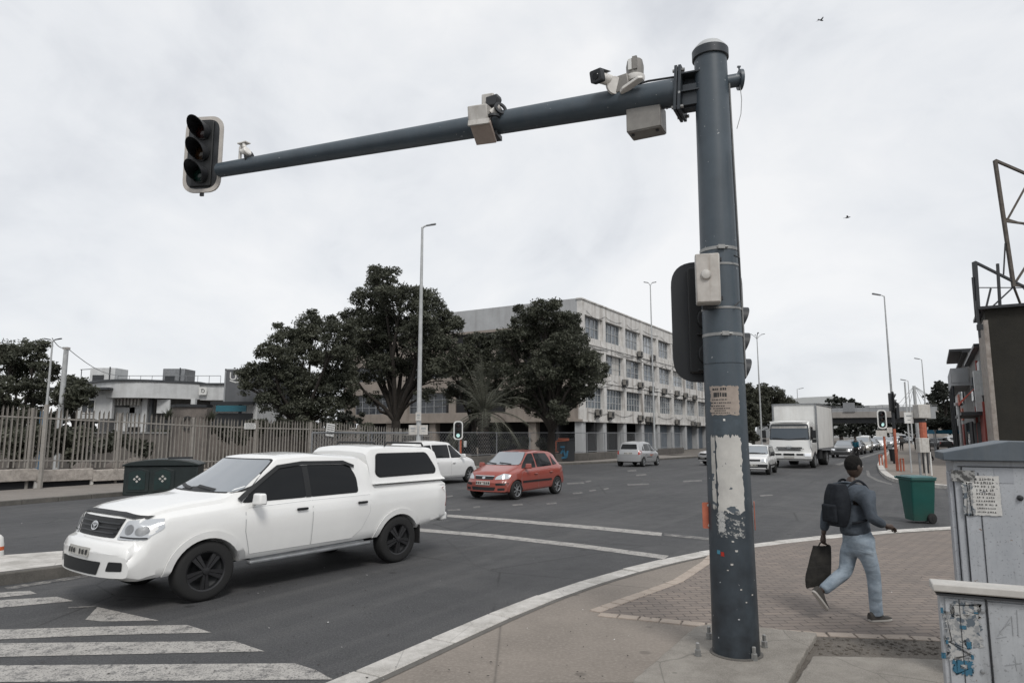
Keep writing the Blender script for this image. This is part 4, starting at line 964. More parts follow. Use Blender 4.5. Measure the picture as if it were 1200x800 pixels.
# spiky shrubs on the stone wall
for i, (x, y, Y, lb) in enumerate([(197, 480, 36, 'spiky aloe left of the arched stone wall'), (247, 482, 37, 'spiky aloe right of the arched stone wall')]):
    p = P(x, y + 12, Y); root = thing('aloe', lb, 'plant', p); b = MB(); rr = random.Random(i)
    for k in range(70):
        a = rr.uniform(0, 2 * PI); el = rr.uniform(.1, 1.4); l = rr.uniform(.4, .75); d = Vector((math.cos(a) * math.cos(el), math.sin(a) * math.cos(el), math.sin(el)))
        q = Vector((-d.y, d.x, 0)).normalized() * .04; m_ = d * l * .5 + Vector((0, 0, .08)); t = d * l
        b.add([q, -q, m_ - q * .8, m_ + q * .8, t], [(0, 1, 2, 3), (3, 2, 4)])
    b.build('leaves', MT['leafA'], root)
# the palm
def palm():
    p = gp(567, 45); root = thing('palm_tree', 'shaggy palm with arching fronds standing at the far kerb', 'tree', p)
    rr = random.Random(5); H = P(567, 484, 45).z; b = MB(); pts = []; rs = []
    for k in range(27):
        pts.append((.05 * math.sin(k * .3), 0, H * k / 26)); rs.append(.34 + (.05 if k % 2 else -.02) + .08 * (1 - k / 26) + (.06 if k > 20 else 0))
    b.tube(pts, rs, 14); b.build('trunk', MT['bark'], root, angle=20)
    f = MB()
    for k in range(46):
        a = 2 * PI * k * .381966; el = rad(rr.choice([82, 74, 66, 58, 50, 40, 28, 12, -10])) + rr.uniform(-.1, .1); L = rr.uniform(3.2, 4.4)
        h = Vector((math.cos(a), math.sin(a), 0)); pos = Vector((0, 0, H - .05)); d = h * math.cos(el) + Vector((0, 0, math.sin(el))); sp_l = []
        for j in range(15):
            sp_l.append((pos.copy(), d.copy())); pos = pos + d * (L / 14); d = (d - Vector((0, 0, .055 + .05 * math.cos(el)))).normalized()
        f.tube([q[0] for q in sp_l], [.035 * (1 - j / 15) + .006 for j in range(15)], 4, 0)
        for j in range(1, 15):
            for sub_ in (0, .5):
                c = sp_l[j][0] - sp_l[j][1] * sub_ * L / 14; t = sp_l[j][1]; s = t.cross(Vector((0, 0, 1)))
                if s.length < .01: s = Vector((-h.y, h.x, 0))
                s.normalize(); ll = .62 * math.sin(PI * (j + .8) / 16.5) + .08
                for sg in (1, -1):
                    e_ = c + (s * sg * .75 + t * .6 + Vector((0, 0, rr.uniform(-.35, -.02)))) * ll
                    f.add([c - t * .02, c + t * .02, e_], [(0, 1, 2)])
    f.build('fronds', MT['frond'], root)
palm()

# ------------------------------------------------------------------ the corner block of flats
FW = surf('facade_plaster', (.66, .645, .62), (.50, .485, .46), 1.2, .85, 0, .2, 14, .01, streak=((.17, .14, .115), .95, 1.5), lo=.38, hi=.64)
FT = surf('facade_tan', (.30, .26, .225), (.235, .205, .18), .8, .85, 0, .2, 14, .01, streak=((.11, .09, .075), .6, 1.4))
FG = surf('facade_grey_return', (.42, .43, .435), (.35, .355, .36), .8, .85, streak=((.15, .14, .13), .4, 1.4))
SH = surf('roller_shutter_blue', (.15, .18, .215), (.10, .125, .15), 2, .6, streak=((.15, .13, .11), .4, 3))
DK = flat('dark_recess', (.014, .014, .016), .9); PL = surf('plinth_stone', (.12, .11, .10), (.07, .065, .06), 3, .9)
ORD = ['first', 'second', 'third', 'fourth', 'fifth', 'sixth', 'seventh', 'eighth', 'ninth', 'tenth']
def wframe(b, M, x0, x1, z0, z1, nx, nz, t=.05, y=0):
    b.box(((x0 + x1) / 2, y, z0), (x1 - x0, .08, t), M); b.box(((x0 + x1) / 2, y, z1), (x1 - x0, .08, t), M)
    for k in range(nx + 1): b.box((x0 + (x1 - x0) * k / nx, y + .002, (z0 + z1) / 2), (t if k in (0, nx) or nx < 4 or k % 2 == 0 else t * .6, .078, z1 - z0), M)
    for k in range(1, nz): b.box(((x0 + x1) / 2, y + .004, z0 + (z1 - z0) * k / nz), (x1 - x0, .06, t * .7), M)
def flats():
    C0 = P(683, 500, 62); o = Vector((C0.x, C0.y, 0))
    root = thing('corner_building', 'stained three storey office block on columns at the far corner', 'building', o, DANG)
    Hs = [3.15, 6.65, 10.1, 14.3]; bay = 5.13; nb = 8; LW = 29.6; top = 14.35
    wins = [(4.35, 6.35), (7.85, 9.75), (10.95, 13.0)]
    I = Matrix.Identity(4); R2 = Matrix.Rotation(PI / 2, 4, 'Z')     # left wing: local x = inward axis
    b = MB()
    Lr = bay * nb
    zb = [3.15] + [v for w in wins for v in w] + [top]
    for k in range(0, len(zb), 2): b.box((Lr / 2, .22, (zb[k] + zb[k + 1]) / 2), (Lr, .44, zb[k + 1] - zb[k]))
    for k in range(nb + 1):
        x = min(max(k * bay, .35), Lr - .35); b.box((x, .20, (3.15 + top - .3) / 2 + .1), (.62, .46, top - 3.15 - .2))
    for z in (3.15, 6.9, 10.35): b.box((Lr / 2, .10, z), (Lr + .02, .34, .16))
    b.box((Lr / 2, .2, top + .05), (Lr + .2, .6, .12))
    b.build('wall', FW, root)
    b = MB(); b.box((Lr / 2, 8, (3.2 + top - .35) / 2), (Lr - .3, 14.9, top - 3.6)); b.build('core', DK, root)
    b = MB(); b.box((.25, LW / 2 + .22, 13.35), (.5, LW - .44, 2.2)); b.build('parapet', FG, root)
    b = MB(); b.box((3.5, LW + .1, 9), (7, .5, 11.4)); b.build('end_wall', FG, root); b = MB(); b.box((Lr - .2, 7, 8.8), (.35, 13, 11.2)); b.build('end_wall', FG, root)
    # left wing wall, facing the junction
    lw = [(4.1, 6.2), (7.7, 9.3), (10.7, 12.0)]; b = MB(); zb = [3.15] + [v for w in lw for v in w] + [12.25]
    for k in range(0, len(zb), 2): b.box((.23, LW / 2 + .3, (zb[k] + zb[k + 1]) / 2), (.46, LW - .7, zb[k + 1] - zb[k]))
    lb_ = [(1.2, 6.2), (8.2, 14.2), (15.0, 20.4), (23.2, 28.2)]; edges = [.45] + [v for w in lb_ for v in w] + [LW]
    for k in range(0, len(edges), 2): b.box((.20, (edges[k] + edges[k + 1]) / 2, 7.6), (.47, edges[k + 1] - edges[k], 8.9))
    b.box((.0, LW / 2, 3.2), (.5, LW, .2)); b.build('side_wall', FT, root)
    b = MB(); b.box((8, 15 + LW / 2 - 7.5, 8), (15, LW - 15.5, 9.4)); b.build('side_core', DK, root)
    # windows
    rw = random.Random(12)
    for fl, (z0, z1) in enumerate(wins):
        for k in range(nb):
            x0, x1 = k * bay + .33, (k + 1) * bay - .33
            f = MB(); wframe(f, I, x0 + (0 if fl != 2 else .35), x1 - (0 if fl != 2 else .35), z0, z1, 6 if fl == 0 else 4, 3 if fl < 2 else 2, .07, .36)
            fo = f.build('window', MT['wframel'], root)
            g = MB(); g.box(((x0 + x1) / 2, .395, (z0 + z1) / 2), (x1 - x0, .02, z1 - z0)); g.build('pane', MT['pane'], fo)
            if rw.random() < .42:
                hb = (z1 - z0) * rw.choice([.3, .45, .6, .95]); wb_ = (x1 - x0 - .7) * rw.choice([.5, .5, 1]); e_ = MB(); e_.box((x0 + .35 + wb_ / 2 + (rw.random() < .5) * (x1 - x0 - .7 - wb_), .383, z1 - hb / 2), (wb_, .012, hb)); e_.build('blind', rw.choice([MT['boxgrey'], MT['lampgrey'], MT['wframe']]), fo)
            if fl == 2:
                for xj in (x0 + .17, x1 - .17): e_ = MB(); e_.box((xj, .34, (z0 + z1) / 2), (.36, .2, z1 - z0)); e_.build('window_jamb', FW, fo)
        for (y0, y1) in lb_:
            zz0, zz1 = lw[fl]; f = MB(); wframe(f, R2, y0, y1, zz0, zz1, 5, 3, .07, -.36)
            fo = f.build('window', MT['wframe'], root); g = MB(); g.box((.40, (y0 + y1) / 2, (zz0 + zz1) / 2), (.02, y1 - y0, zz1 - zz0)); g.build('pane', MT['panedark'], fo)
    # ground floor
    for k in range(nb + 1):
        x = min(max(k * bay, .4), Lr - .4); c = MB(); c.box((x, .45, 1.55), (.75, .75, 3.1)); c.build('column', FG, root, bevel=.02)
    for k in range(1, 6):
        c = MB(); c.box((.5, k * LW / 5.0 - .6, 1.55), (.8, .8, 3.1)); c.build('column', FT, root, bevel=.02)
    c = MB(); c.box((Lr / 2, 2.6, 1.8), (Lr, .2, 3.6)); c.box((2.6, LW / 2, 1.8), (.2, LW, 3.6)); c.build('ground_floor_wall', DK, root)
    for k in range(nb):
        x0 = k * bay + .6; m = DK if k < 3 else SH
        if k == 1:
            c = MB(); c.box((x0 + 2, 1.6, 1.5), (3.2, .1, 3.0)); c.build('shop_door', MT['blackm'], root)
        elif k >= 3:
            c = MB(); c.box((x0 + 1.95, .75, 1.5), (4.0, .08, 3.0))
            for j in range(20): c.box((x0 + 1.95, .70, .1 + j * .145), (3.96, .03, .05))
            c.build('roller_shutter', m, root)
    c = MB(); c.box((1.9, 1.2, 1.5), (1.9, .1, 3.0)); c.build('noticeboard', MT['boxgrey'], root)
    c = MB()
    for j in range(4): c.box((1.3, .0, 1.0 + j * .45), (.35, .02, .34)); c.box((1.75, .0, 1.0 + j * .45), (.3, .02, .34))
    pass
    # cables sagging along the front
    c = MB(); rr = random.Random(2)
    for z in (6.9, 7.2, 10.4, 10.1, 13.4, 4.0):
        x = 1.0
        while x < Lr - 6:
            L = rr.uniform(3, 6.5); s = rr.uniform(.1, .5); pts = [(x + L * t / 6, -.05, z - s * math.sin(PI * t / 6) + rr.uniform(-.02, .02)) for t in range(7)]; c.tube(pts, .018, 4); x += L + rr.uniform(0, 2)
    for k in range(9): x = rr.uniform(3, Lr); z = rr.choice([10.6, 7.2]); c.tube([(x, -.06, z), (x + rr.uniform(-.3, .5), -.08, z - rr.uniform(.8, 2))], .016, 4)
    c.build('cables', MT['blackm'], root)
    # rusty drips over the top windows
    # air conditioners, each its own thing
    proto = None; Mroot = Matrix.Translation(o) @ Matrix.Rotation(DANG, 4, 'Z')
    pts = [(747, 415, 2), (762.5, 419, 2), (729.5, 448, 1), (748, 451, 1), (761, 455.5, 1), (776, 458, 1), (791, 460.5, 1), (801, 463, 1), (812, 465.5, 1), (698, 483, 0), (713, 485.5, 0), (748, 489.5, 0), (757, 491, 0), (761.5, 492, 0), (791, 494, 0), (810, 496, 0), (816, 497, 0)]
    nn = {0: 0, 1: 0, 2: 0}; FLN = {0: 'lowest', 1: 'middle', 2: 'top'}
    for px, py, fl in pts:
        h = hitplane(px, py, o, N); x = (h - o).dot(D); lb = '%s air conditioner from the corner in the %s row on the flats' % (ORD[nn[fl]], FLN[fl]); nn[fl] += 1
        if proto is None:
            proto = thing('air_conditioner', lb, 'air conditioner', (0, 0, 0), DANG, 'air conditioners on the stained facade')
            b = MB(); b.box((0, -.32, 0), (.85, .36, .62)); b.build('casing', MT['boxunder'], proto, bevel=.02)
            b = MB(); b.lathe([(.24, 0), (.24, .02), (.01, .03)], 16, 0, Matrix.Translation((-.12, -.505, 0)) @ Matrix.Rotation(PI / 2, 4, 'X')); b.build('fan', MT['black'], proto)
            b = MB()
            for s in (-.3, .3): b.bar((s, -.5, -.34), (s, -.0, -.34), .05); b.bar((s, -.45, -.34), (s, -.02, -.62), .035)
            b.box((.02, -.14, -.1), (.95, .06, .8)); b.build('bracket', MT['blackm'], proto); a = proto
        else: a = copy_tree(proto); a['label'] = lb
        a.scale = (.95,) * 3; a.location = o + D * x + Vector((0, 0, h.z)) + N * .05
flats()
# poster boards on the corner columns
p = P(683, 515, 62)
# ------------------------------------------------------------------ low mesh fence with stone footing at the far kerb
def mesh_fence(A, B_, label, zt=1.9):
    A, B_ = Vector(A), Vector(B_); d = (B_ - A); L = d.length; ang = math.atan2(d.y, d.x)
    root = thing('mesh_fence', label, 'fence', (A.x, A.y, .12), ang)
    b = MB(); b.box((L / 2, 0, .27), (L, .35, .54)); b.build('footing', PL, root, bevel=.03)
    n = int(L / 3)
    for k in range(n + 1):
        c = MB(); c.tube([(L * k / n, 0, .5), (L * k / n, 0, zt)], .035, 8); c.build('post', MT['steel'], root)
    c = MB()
    for z in (zt, .62): c.tube([(0, 0, z), (L, 0, z)], .028, 6)
    c.build('rail', MT['steel'], root)
    c = MB(); H = zt - .6; s = .22; k = 0; x = -H
    while x < L:
        x0, x1 = max(x, 0), min(x + H, L)
        if x1 > x0: c.bar((x0, 0, .6 + (x0 - x)), (x1, 0, .6 + (x1 - x)), .005); c.bar((x0, .012, zt - (x0 - x)), (x1, .012, zt - (x1 - x)), .005)
        x += s
    c.build('wire_mesh', MT['wframe'], root)
    return root
a = G(500, 553).xy; a2 = G(842, 534.5).xy
ax_ = fk[3].xy - N.xy * 1.2
mesh_fence(G(532, 552).xy - N.xy * 2.2, fk[3].xy - N.xy * 2.0, 'wire mesh fence on stone footing below the palm')
mesh_fence(fk[3].xy - N.xy * 2.0, fk[4].xy - N.xy * 2.2, 'short wire mesh fence below the domed tree', 1.95)
mesh_fence(fk[4].xy - N.xy * 2.2, fk[5].xy - N.xy * 2.2, 'wire mesh fence behind the silver hatchback', 1.95)
mesh_fence(fk[5].xy - N.xy * 2.2, fk[5].xy - N.xy * 2.2 + D.xy * 22, 'wire mesh fence running on behind the big mast', 1.95)
# graffiti strokes on the dark cabinet by the tree
def painted(name, label, cat, px0, py0, px1, py1, Y, depth, m):
    p0, p1 = P(px0, py1, Y), P(px1, py0, Y); root = thing(name, label, cat, ((p0.x + p1.x) / 2, Y, p0.z))
    w_, h_ = p1.x - p0.x, p1.z - p0.z; b = MB(); b.box((0, depth / 2, h_ / 2), (w_, depth, h_)); b.box((0, depth / 2, h_ + .03), (w_ + .12, depth + .1, .06)); b.box((0, -.015, h_ * .5), (.03, .03, h_ * .9))
    b.build('casing', m, root, bevel=.02); return root, w_, h_
r_, w_, h_ = painted('utility_cabinet', 'black cabinet with blue graffiti beside the domed tree', 'cabinet', 654, 515, 673, 540, 47.3, .6, MT['blackm'])
b = MB(); gm = flat('graffiti_blue', (.03, .13, .22), .7)
for q in ([(-.45, .35), (-.2, .8), (-.05, .3)], [(-.5, .2), (0, .25), (.1, .7)], [(-.4, .95), (-.1, .95)]):
    for a_0, b_0 in zip(q[:-1], q[1:]): b.bar((a_0[0], -.012, a_0[1]), (b_0[0], -.012, b_0[1]), .08, .12)
b.build('graffiti', gm, r_)
b = MB()
for a_0, b_0 in (((-.7, .5), (-.7, 1.35)), ((-.7, 1.35), (.2, 1.42)), ((-.55, 1.5), (.2, 1.5)), ((-.8, .6), (-.55, .62))): b.bar((a_0[0], -.05, a_0[1]), (b_0[0], -.05, b_0[1]), .06, .09)
b.build('painted_rail', MT['orange2'], r_)
# ------------------------------------------------------------------ palisade fence on the left
def palisade():
    A = Vector((-19.5, 21.2)); F = [(-22.5, 17.6), (-17.6, 23.6), (-12.3, 30.2), (-9.0, 34.4), (-6.4, 37.6), (-4.6, 40.0)]
    Zt = [3.25, 3.0, 2.66, 2.6, 2.35, 2.2]; Zb = [.95, .8, .5, .4, .25, .2]
    Pm = surf('palisade_paint', (.285, .268, .245), (.215, .20, .18), 5, .7, streak=((.10, .075, .055), .5, 5)); SW = ground_mix('rubble_wall', (.42, .38, .34), (.20, .178, .16), (.48, .45, .41), 5, 1.4)
    root = thing('palisade_fence', 'brown steel palisade fence of pointed pales on a stone base', 'fence', (F[0][0], F[0][1], 0)); O = Vector((F[0][0], F[0][1], 0))
    cum = [0]; 
    for p, q in zip(F[:-1], F[1:]): cum.append(cum[-1] + math.dist(p, q))
    def at(s, arr=None):
        for i in range(len(F) - 1):
            if s <= cum[i + 1] or i == len(F) - 2:
                t = (s - cum[i]) / (cum[i + 1] - cum[i])
                if arr: return arr[i] * (1 - t) + arr[i + 1] * t
                return Vector((F[i][0] * (1 - t) + F[i + 1][0] * t, F[i][1] * (1 - t) + F[i + 1][1] * t, 0)) - O, math.atan2(F[i + 1][1] - F[i][1], F[i + 1][0] - F[i][0])
    rr = random.Random(3); s = 0; seg = 2.9
    while s < cum[-1] - .5:
        e_ = min(s + seg, cum[-1]); b = MB(); x = s + .09
        while x < e_:
            p, an = at(x); zt = at(x, Zt) + rr.uniform(-.015, .015); zb = at(x, Zb) + .05
            if rr.random() > .015:
                M = Matrix.Translation(p) @ Matrix.Rotation(an, 4, 'Z') @ Matrix.Rotation(rr.uniform(-.012, .012), 4, 'Y')
                b.add([(-.032, -.028, zb), (0, .004, zb), (.032, -.028, zb), (-.032, -.028, zt - .1), (0, .004, zt - .06), (.032, -.028, zt - .1), (-.004, -.05, zt), (.004, -.05, zt),
                       (-.032, -.020, zb), (0, .012, zb), (.032, -.020, zb), (-.032, -.020, zt - .1), (0, .012, zt - .06), (.032, -.020, zt - .1)],
                      [(0, 1, 4, 3), (1, 2, 5, 4), (3, 4, 7, 6), (4, 5, 7), (9, 8, 11, 12), (10, 9, 12, 13), (3, 11, 8, 0), (2, 10, 13, 5)], 0, M)
            x += .158
        for f in (.14, .82):
            p0, _ = at(s); p1, _ = at(e_); z0 = at(s, Zb) + (at(s, Zt) - at(s, Zb)) * f; z1 = at(e_, Zb) + (at(e_, Zt) - at(e_, Zb)) * f
            b.bar((p0.x, p0.y, z0), (p1.x, p1.y, z1), .05, .05)
        b.build('panel', Pm, root)
        p, an = at(s); c = MB(); c.box((p.x, p.y, (at(s, Zt) + 0) / 2 - .05), (.09, .07, at(s, Zt) + .0)); c.build('post', Pm, root)
        s = e_
    # stone base, stepped, with dark openings framed by orange-grey posts
    b = MB(); n = 16
    for k in range(n):
        s0, s1 = cum[-1] * k / n, cum[-1] * (k + 1) / n; (p0, _), (p1, _) = at(s0), at(s1); z = (at(s0, Zb) + at(s1, Zb)) / 2; t = (p1 - p0).normalized(); nn = Vector((-t.y, t.x, 0)) * .16
        b.prism([(p0 - nn).xy, (p1 - nn).xy, (p1 + nn).xy, (p0 + nn).xy], max(.05, z - .42), z)
        if k in (0, 1, 2): b.prism([(p0 - nn * .98).xy, (p1 - nn * .98).xy, (p1 + nn * .98).xy, (p0 + nn * .98).xy], 0, z - .40)
    b.build('stone_base', SW, root, bevel=.02)
    b = MB()
    for k in range(3, n):
        s0, s1 = cum[-1] * k / n, cum[-1] * (k + 1) / n; (p0, _), (p1, _) = at(s0), at(s1); t = (p1 - p0).normalized(); nn = Vector((-t.y, t.x, 0)) * .12
        b.prism([p0.xy, p1.xy, (p1 + nn).xy, (p0 + nn).xy], 0, .46)
    b.build('drain_opening', DK, root)
    for k in range(3, n):
        p, an = at(cum[-1] * k / n); c = MB(); c.box((0, -.05, .23), (.10, .12, .46)); o = c.build('short_post', MT['boxgrey'], root, (p.x, p.y, 0)); o.rotation_euler = (0, 0, an)
    # the thick leaning post in front
    g0, g1 = G(46, 577), None
    c = MB(); q = g0; tp_ = P(55, 474, g0.y + .3); c.bar(Vector((q.x, q.y, 0)) - O, tp_ - O, .12, .12); c.build('strut', Pm, root, bevel=.01)
    def sign(px, py, w_, h_, lb, tilt=.1):
        d = ray(px, py); best = None
        for i in range(len(F) - 1):
            a0, b0 = Vector((*F[i], 0)), Vector((*F[i + 1], 0)); t = (b0 - a0).normalized(); nrm = Vector((t.y, -t.x, 0)); h = hitplane(px, py, a0, nrm)
            u = (h - a0).dot(t)
            if 0 <= u <= (b0 - a0).length: best = (h + nrm * .07, math.atan2(t.y, t.x))
        h, an = best; r_ = thing('notice_board', lb, 'sign', h, an); b = MB(); b.box((0, 0, 0), (w_, .012, h_)); b.build('board', MT['white'], r_, rot=(0, tilt, 0))
        b = MB(); rr = random.Random(px)
        for k in range(5):
            z = h_ * .36 - k * h_ * .17; x = -w_ * .4
            while x < w_ * .36: l = rr.uniform(.03, .09); b.box((x + l / 2, -.0085, z), (l, .003, h_ * .06)); x += l + .02
        b.build('print', MT['ink'], r_, rot=(0, tilt, 0))
    sign(386, 503.5, .50, .62, 'white paper notice tied to the palisade fence near the tall lamp', .12); sign(292, 499, .55, .26, 'small white sticker plate on the palisade fence left of the paper notice', 0)
palisade()
# ------------------------------------------------------------------ low curved building behind the fence
def low_building():
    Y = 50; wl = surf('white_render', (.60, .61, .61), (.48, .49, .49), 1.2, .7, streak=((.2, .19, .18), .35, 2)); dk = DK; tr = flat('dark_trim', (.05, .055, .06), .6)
    p0, p1 = P(100, 508, Y), P(232, 508, Y); o = Vector((p0.x, Y, 0)); root = thing('low_building', 'low white building with a curved roof edge behind the palisade fence', 'building', o)
    Lx = p1.x - p0.x; z0, z1 = P(150, 467, 49).z, P(150, 448.5, 49).z
    arc = [(Lx * t / 12, -2.6 * math.sin(PI * t / 12)) for t in range(13)]
    back = [(Lx, 9), (0, 9)]
    b = MB(); b.prism(arc + back, z0, z1); b.build('fascia', wl, root)
    b = MB(); b.prism([(x * 1.01 - .1, y - .12) for x, y in arc] + [(Lx, 9.1), (0, 9.1)], z1, z1 + .14); b.build('roof_edge', tr, root)
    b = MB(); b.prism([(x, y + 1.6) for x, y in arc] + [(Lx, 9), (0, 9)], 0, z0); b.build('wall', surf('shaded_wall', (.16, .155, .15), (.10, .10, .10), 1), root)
    p2, p3 = P(232, 508, 50).x - o.x, P(300, 508, 52).x - o.x
    b = MB(); b.box(((p2 + p3) / 2, 4.5, (z0 + z1) / 2 - .05), (p3 - p2, 9, z1 - z0)); b.box(((p2 + p3) / 2, 5.5, z0 / 2), (p3 - p2, 7, z0)); b.build('side_block', wl, root)
    b = MB(); b.box(((p2 + p3) / 2, 4.45, z1 + .0), (p3 - p2 + .1, 9.2, .12)); b.build('side_roof_edge', tr, root)
    # columns, openings and white panels below the fascia
    for px, w_ in ((172, .35), (179, .16), (228, .3)):
        x = P(px, 508, 49).x - o.x; b = MB(); b.box((x, -1.4, z0 / 2), (w_, .3, z0)); b.build('column', wl if w_ > .2 else tr, root)
    for a, c, y0, y1, m in ((132, 158, 477, 484, wl), (183, 199, 468, 484, wl), (101, 112, 470, 480, tr), (150, 170, 470, 500, wl), (133, 150, 484, 505, MT['orange2'] if 0 else wl)):
        q0, q1 = P(a, y1, 48.6), P(c, y0, 48.6); b = MB(); b.box(((q0.x + q1.x) / 2 - o.x, .6 - 1.9, (q0.z + q1.z) / 2), (q1.x - q0.x, .15, q1.z - q0.z)); b.build('wall_panel', m, root)
    q = P(104, 476, 47.8); b = MB(); b.box((q.x - o.x, -2.0, q.z), (3.2, .3, 1.7)); b.build('annexe_wall', wl, root); f = MB(); wframe(f, Matrix.Translation((q.x - o.x, 0, 0)), -.5, .4, q.z - .45, q.z + .45, 2, 1, .06, -2.17); fo = f.build('window', MT['white'], root)
    g = MB(); g.box((q.x - o.x - .05, -2.16, q.z), (.9, .015, .9)); g.build('pane', MT['panedark'], fo)
    b = MB(); b.box((q.x - o.x - 1, -2.3, q.z + 1.2), (5.5, 1.6, .14)); b.build('canopy_roof', tr, root)
    for k in range(9):     # pierced breeze blocks
        x = P(130 + k * 4, 508, 48.5).x - o.x; zc = P(130, 470.5, 48.5).z; b = MB(); b.box((x, -1.7, zc), (.12, .2, .5)); b.build('breeze_block', MT['boxgrey'], root)
    # white square sign with a black mark
    q = P(238, 458, 49.8); b = MB(); b.prism(rrect(-.28, -.28, .28, .28, .06), 0, .06); sgn = b.build('sign', MT['white'], root, (q.x - o.x, q.y - o.y, q.z), (PI / 2, 0, 0))
    b = MB(); b.prism(ringstroke(.02, .0, .13, .13, .04), .061, .068); b.box((-.03, .12, .065), (.2, .05, .008)); b.build('sign_mark', MT['ink'], sgn)
    # rooftop plant rooms, each a thing of its own
    for i, (x0, x1, y0, y1, lb) in enumerate([(113, 143, 432, 447, 'pale rooftop plant room with louvres at the left end of the low roof'), (197, 223, 433, 447, 'grey rooftop plant room at the right end of the low roof')]):
        a, c = P(x0, y1, 53), P(x1, y0, 53); r_ = thing('plant_room', lb, 'rooftop unit', ((a.x + c.x) / 2, 53, z1 + .14)); w_, h_ = c.x - a.x, c.z - z1 - .14
        b = MB(); b.box((0, 0, h_ / 2), (w_, 1.8, h_)); b.build('casing', wl if i == 0 else MT['steel'], r_, bevel=.03); b = MB(); b.box((-w_ * .15, -.92, h_ * .35), (w_ * .45, .04, h_ * .4))
        for k in range(4): b.box((-w_ * .15, -.95, h_ * (.2 + k * .1)), (w_ * .45, .03, .03))
        b.build('louvre', tr, r_); b = MB(); b.box((w_ * .3, -.92, h_ / 2), (.08, .06, h_ * 1.1)); b.build('rail_post', tr, r_)
    a, c = P(96, 430, 53), P(125, 430, 53); r_ = thing('roof_frame', 'thin pipe frame standing on the left end of the low roof', 'railing', (a.x, 53, z1)); b = MB()
    for x in (0, c.x - a.x - .6): b.tube([(x, 0, 0), (x, 0, a.z - z1 - .2)], .03, 6)
    b.tube([(-.1, 0, a.z - z1 - .2), (c.x - a.x, 0, a.z - z1 - .1)], .03, 6); b.build('frame', tr, r_)
    a, c = P(143, 436, 52), P(262, 441, 52); r_ = thing('roof_railing', 'thin grey handrail running along the low roof', 'railing', (a.x, 51.5, z1 + .1)); b = MB(); n = 9
    for k in range(n + 1): b.tube([((c.x - a.x) * k / n, 0, 0), ((c.x - a.x) * k / n, 0, .62)], .02, 5)
    b.tube([(0, 0, .62), (c.x - a.x, 0, .62)], .022, 5); b.build('rail', MT['steel'], r_)
low_building()
# billboard and shop board
def billboard():
    a, c = P(263, 473, 46), P(352, 433, 46); w_, h_ = c.x - a.x, c.z - a.z
    r_ = thing('billboard', 'large plain grey billboard half hidden by the rounded tree', 'billboard', (a.x, 46, 0)); gm = surf('billboard_grey', (.115, .12, .13), (.09, .094, .10), .8, .6, streak=((.2, .2, .2), .2, 2))
    b = MB(); b.box((w_ / 2, 0, a.z + h_ / 2), (w_, .14, h_)); b.build('board', gm, r_)
    b = MB(); b.box((w_ / 2, -.01, a.z), (w_ + .1, .18, .1)); b.box((w_ / 2, -.01, a.z + h_), (w_ + .1, .18, .08)); b.box((0, -.01, a.z + h_ / 2), (.1, .18, h_ + .1)); b.build('edge', MT['wframe'], r_)
    for x in (w_ * .2, w_ * .75): b = MB(); b.tube([(x, .2, 0), (x, .2, a.z + .5)], .12, 10); b.build('post', MT['blackm'], r_)
    t = bpy.data.curves.new('lettering', 'FONT'); t.body = 'US'; t.size = .75; t.extrude = .004; o = bpy.data.objects.new('lettering', t); COL.objects.link(o); dg = bpy.context.evaluated_depsgraph_get(); dg.update()
    me = bpy.data.meshes.new_from_object(o.evaluated_get(dg)); bpy.data.objects.remove(o); me.materials.clear(); me.materials.append(MT['white']); o = bpy.data.objects.new('lettering', me); COL.objects.link(o); o.parent = r_; o.location = (.25, -.08, a.z + h_ * .70); o.rotation_euler = (PI / 2, 0, 0)
    b = MB(); b.prism(stroke([(.1, .05), (.5, -.08), (1.1, -.05)], .07), 0, .006); b.build('underline', MT['white'], r_, (.2, -.075, a.z + h_ * .66), (PI / 2, 0, 0))
    a, c = P(253, 482, 45), P(289, 475, 45); r_ = thing('shop_board', 'narrow teal shop board under the grey billboard', 'sign', (a.x, 45, a.z)); b = MB(); b.box(((c.x - a.x) / 2, 0, .2), (c.x - a.x, .1, c.z - a.z)); b.build('board', flat('teal_board', (.02, .12, .16), .5), r_)
    b = MB(); b.box(((c.x - a.x) / 2, .3, -1.2), (c.x - a.x + .6, .2, 2.2)); b.box(((c.x - a.x) / 2, .2, .55), (c.x - a.x + .8, .4, .2)); b.build('backing_wall', MT['blackm'], r_)
billboard()
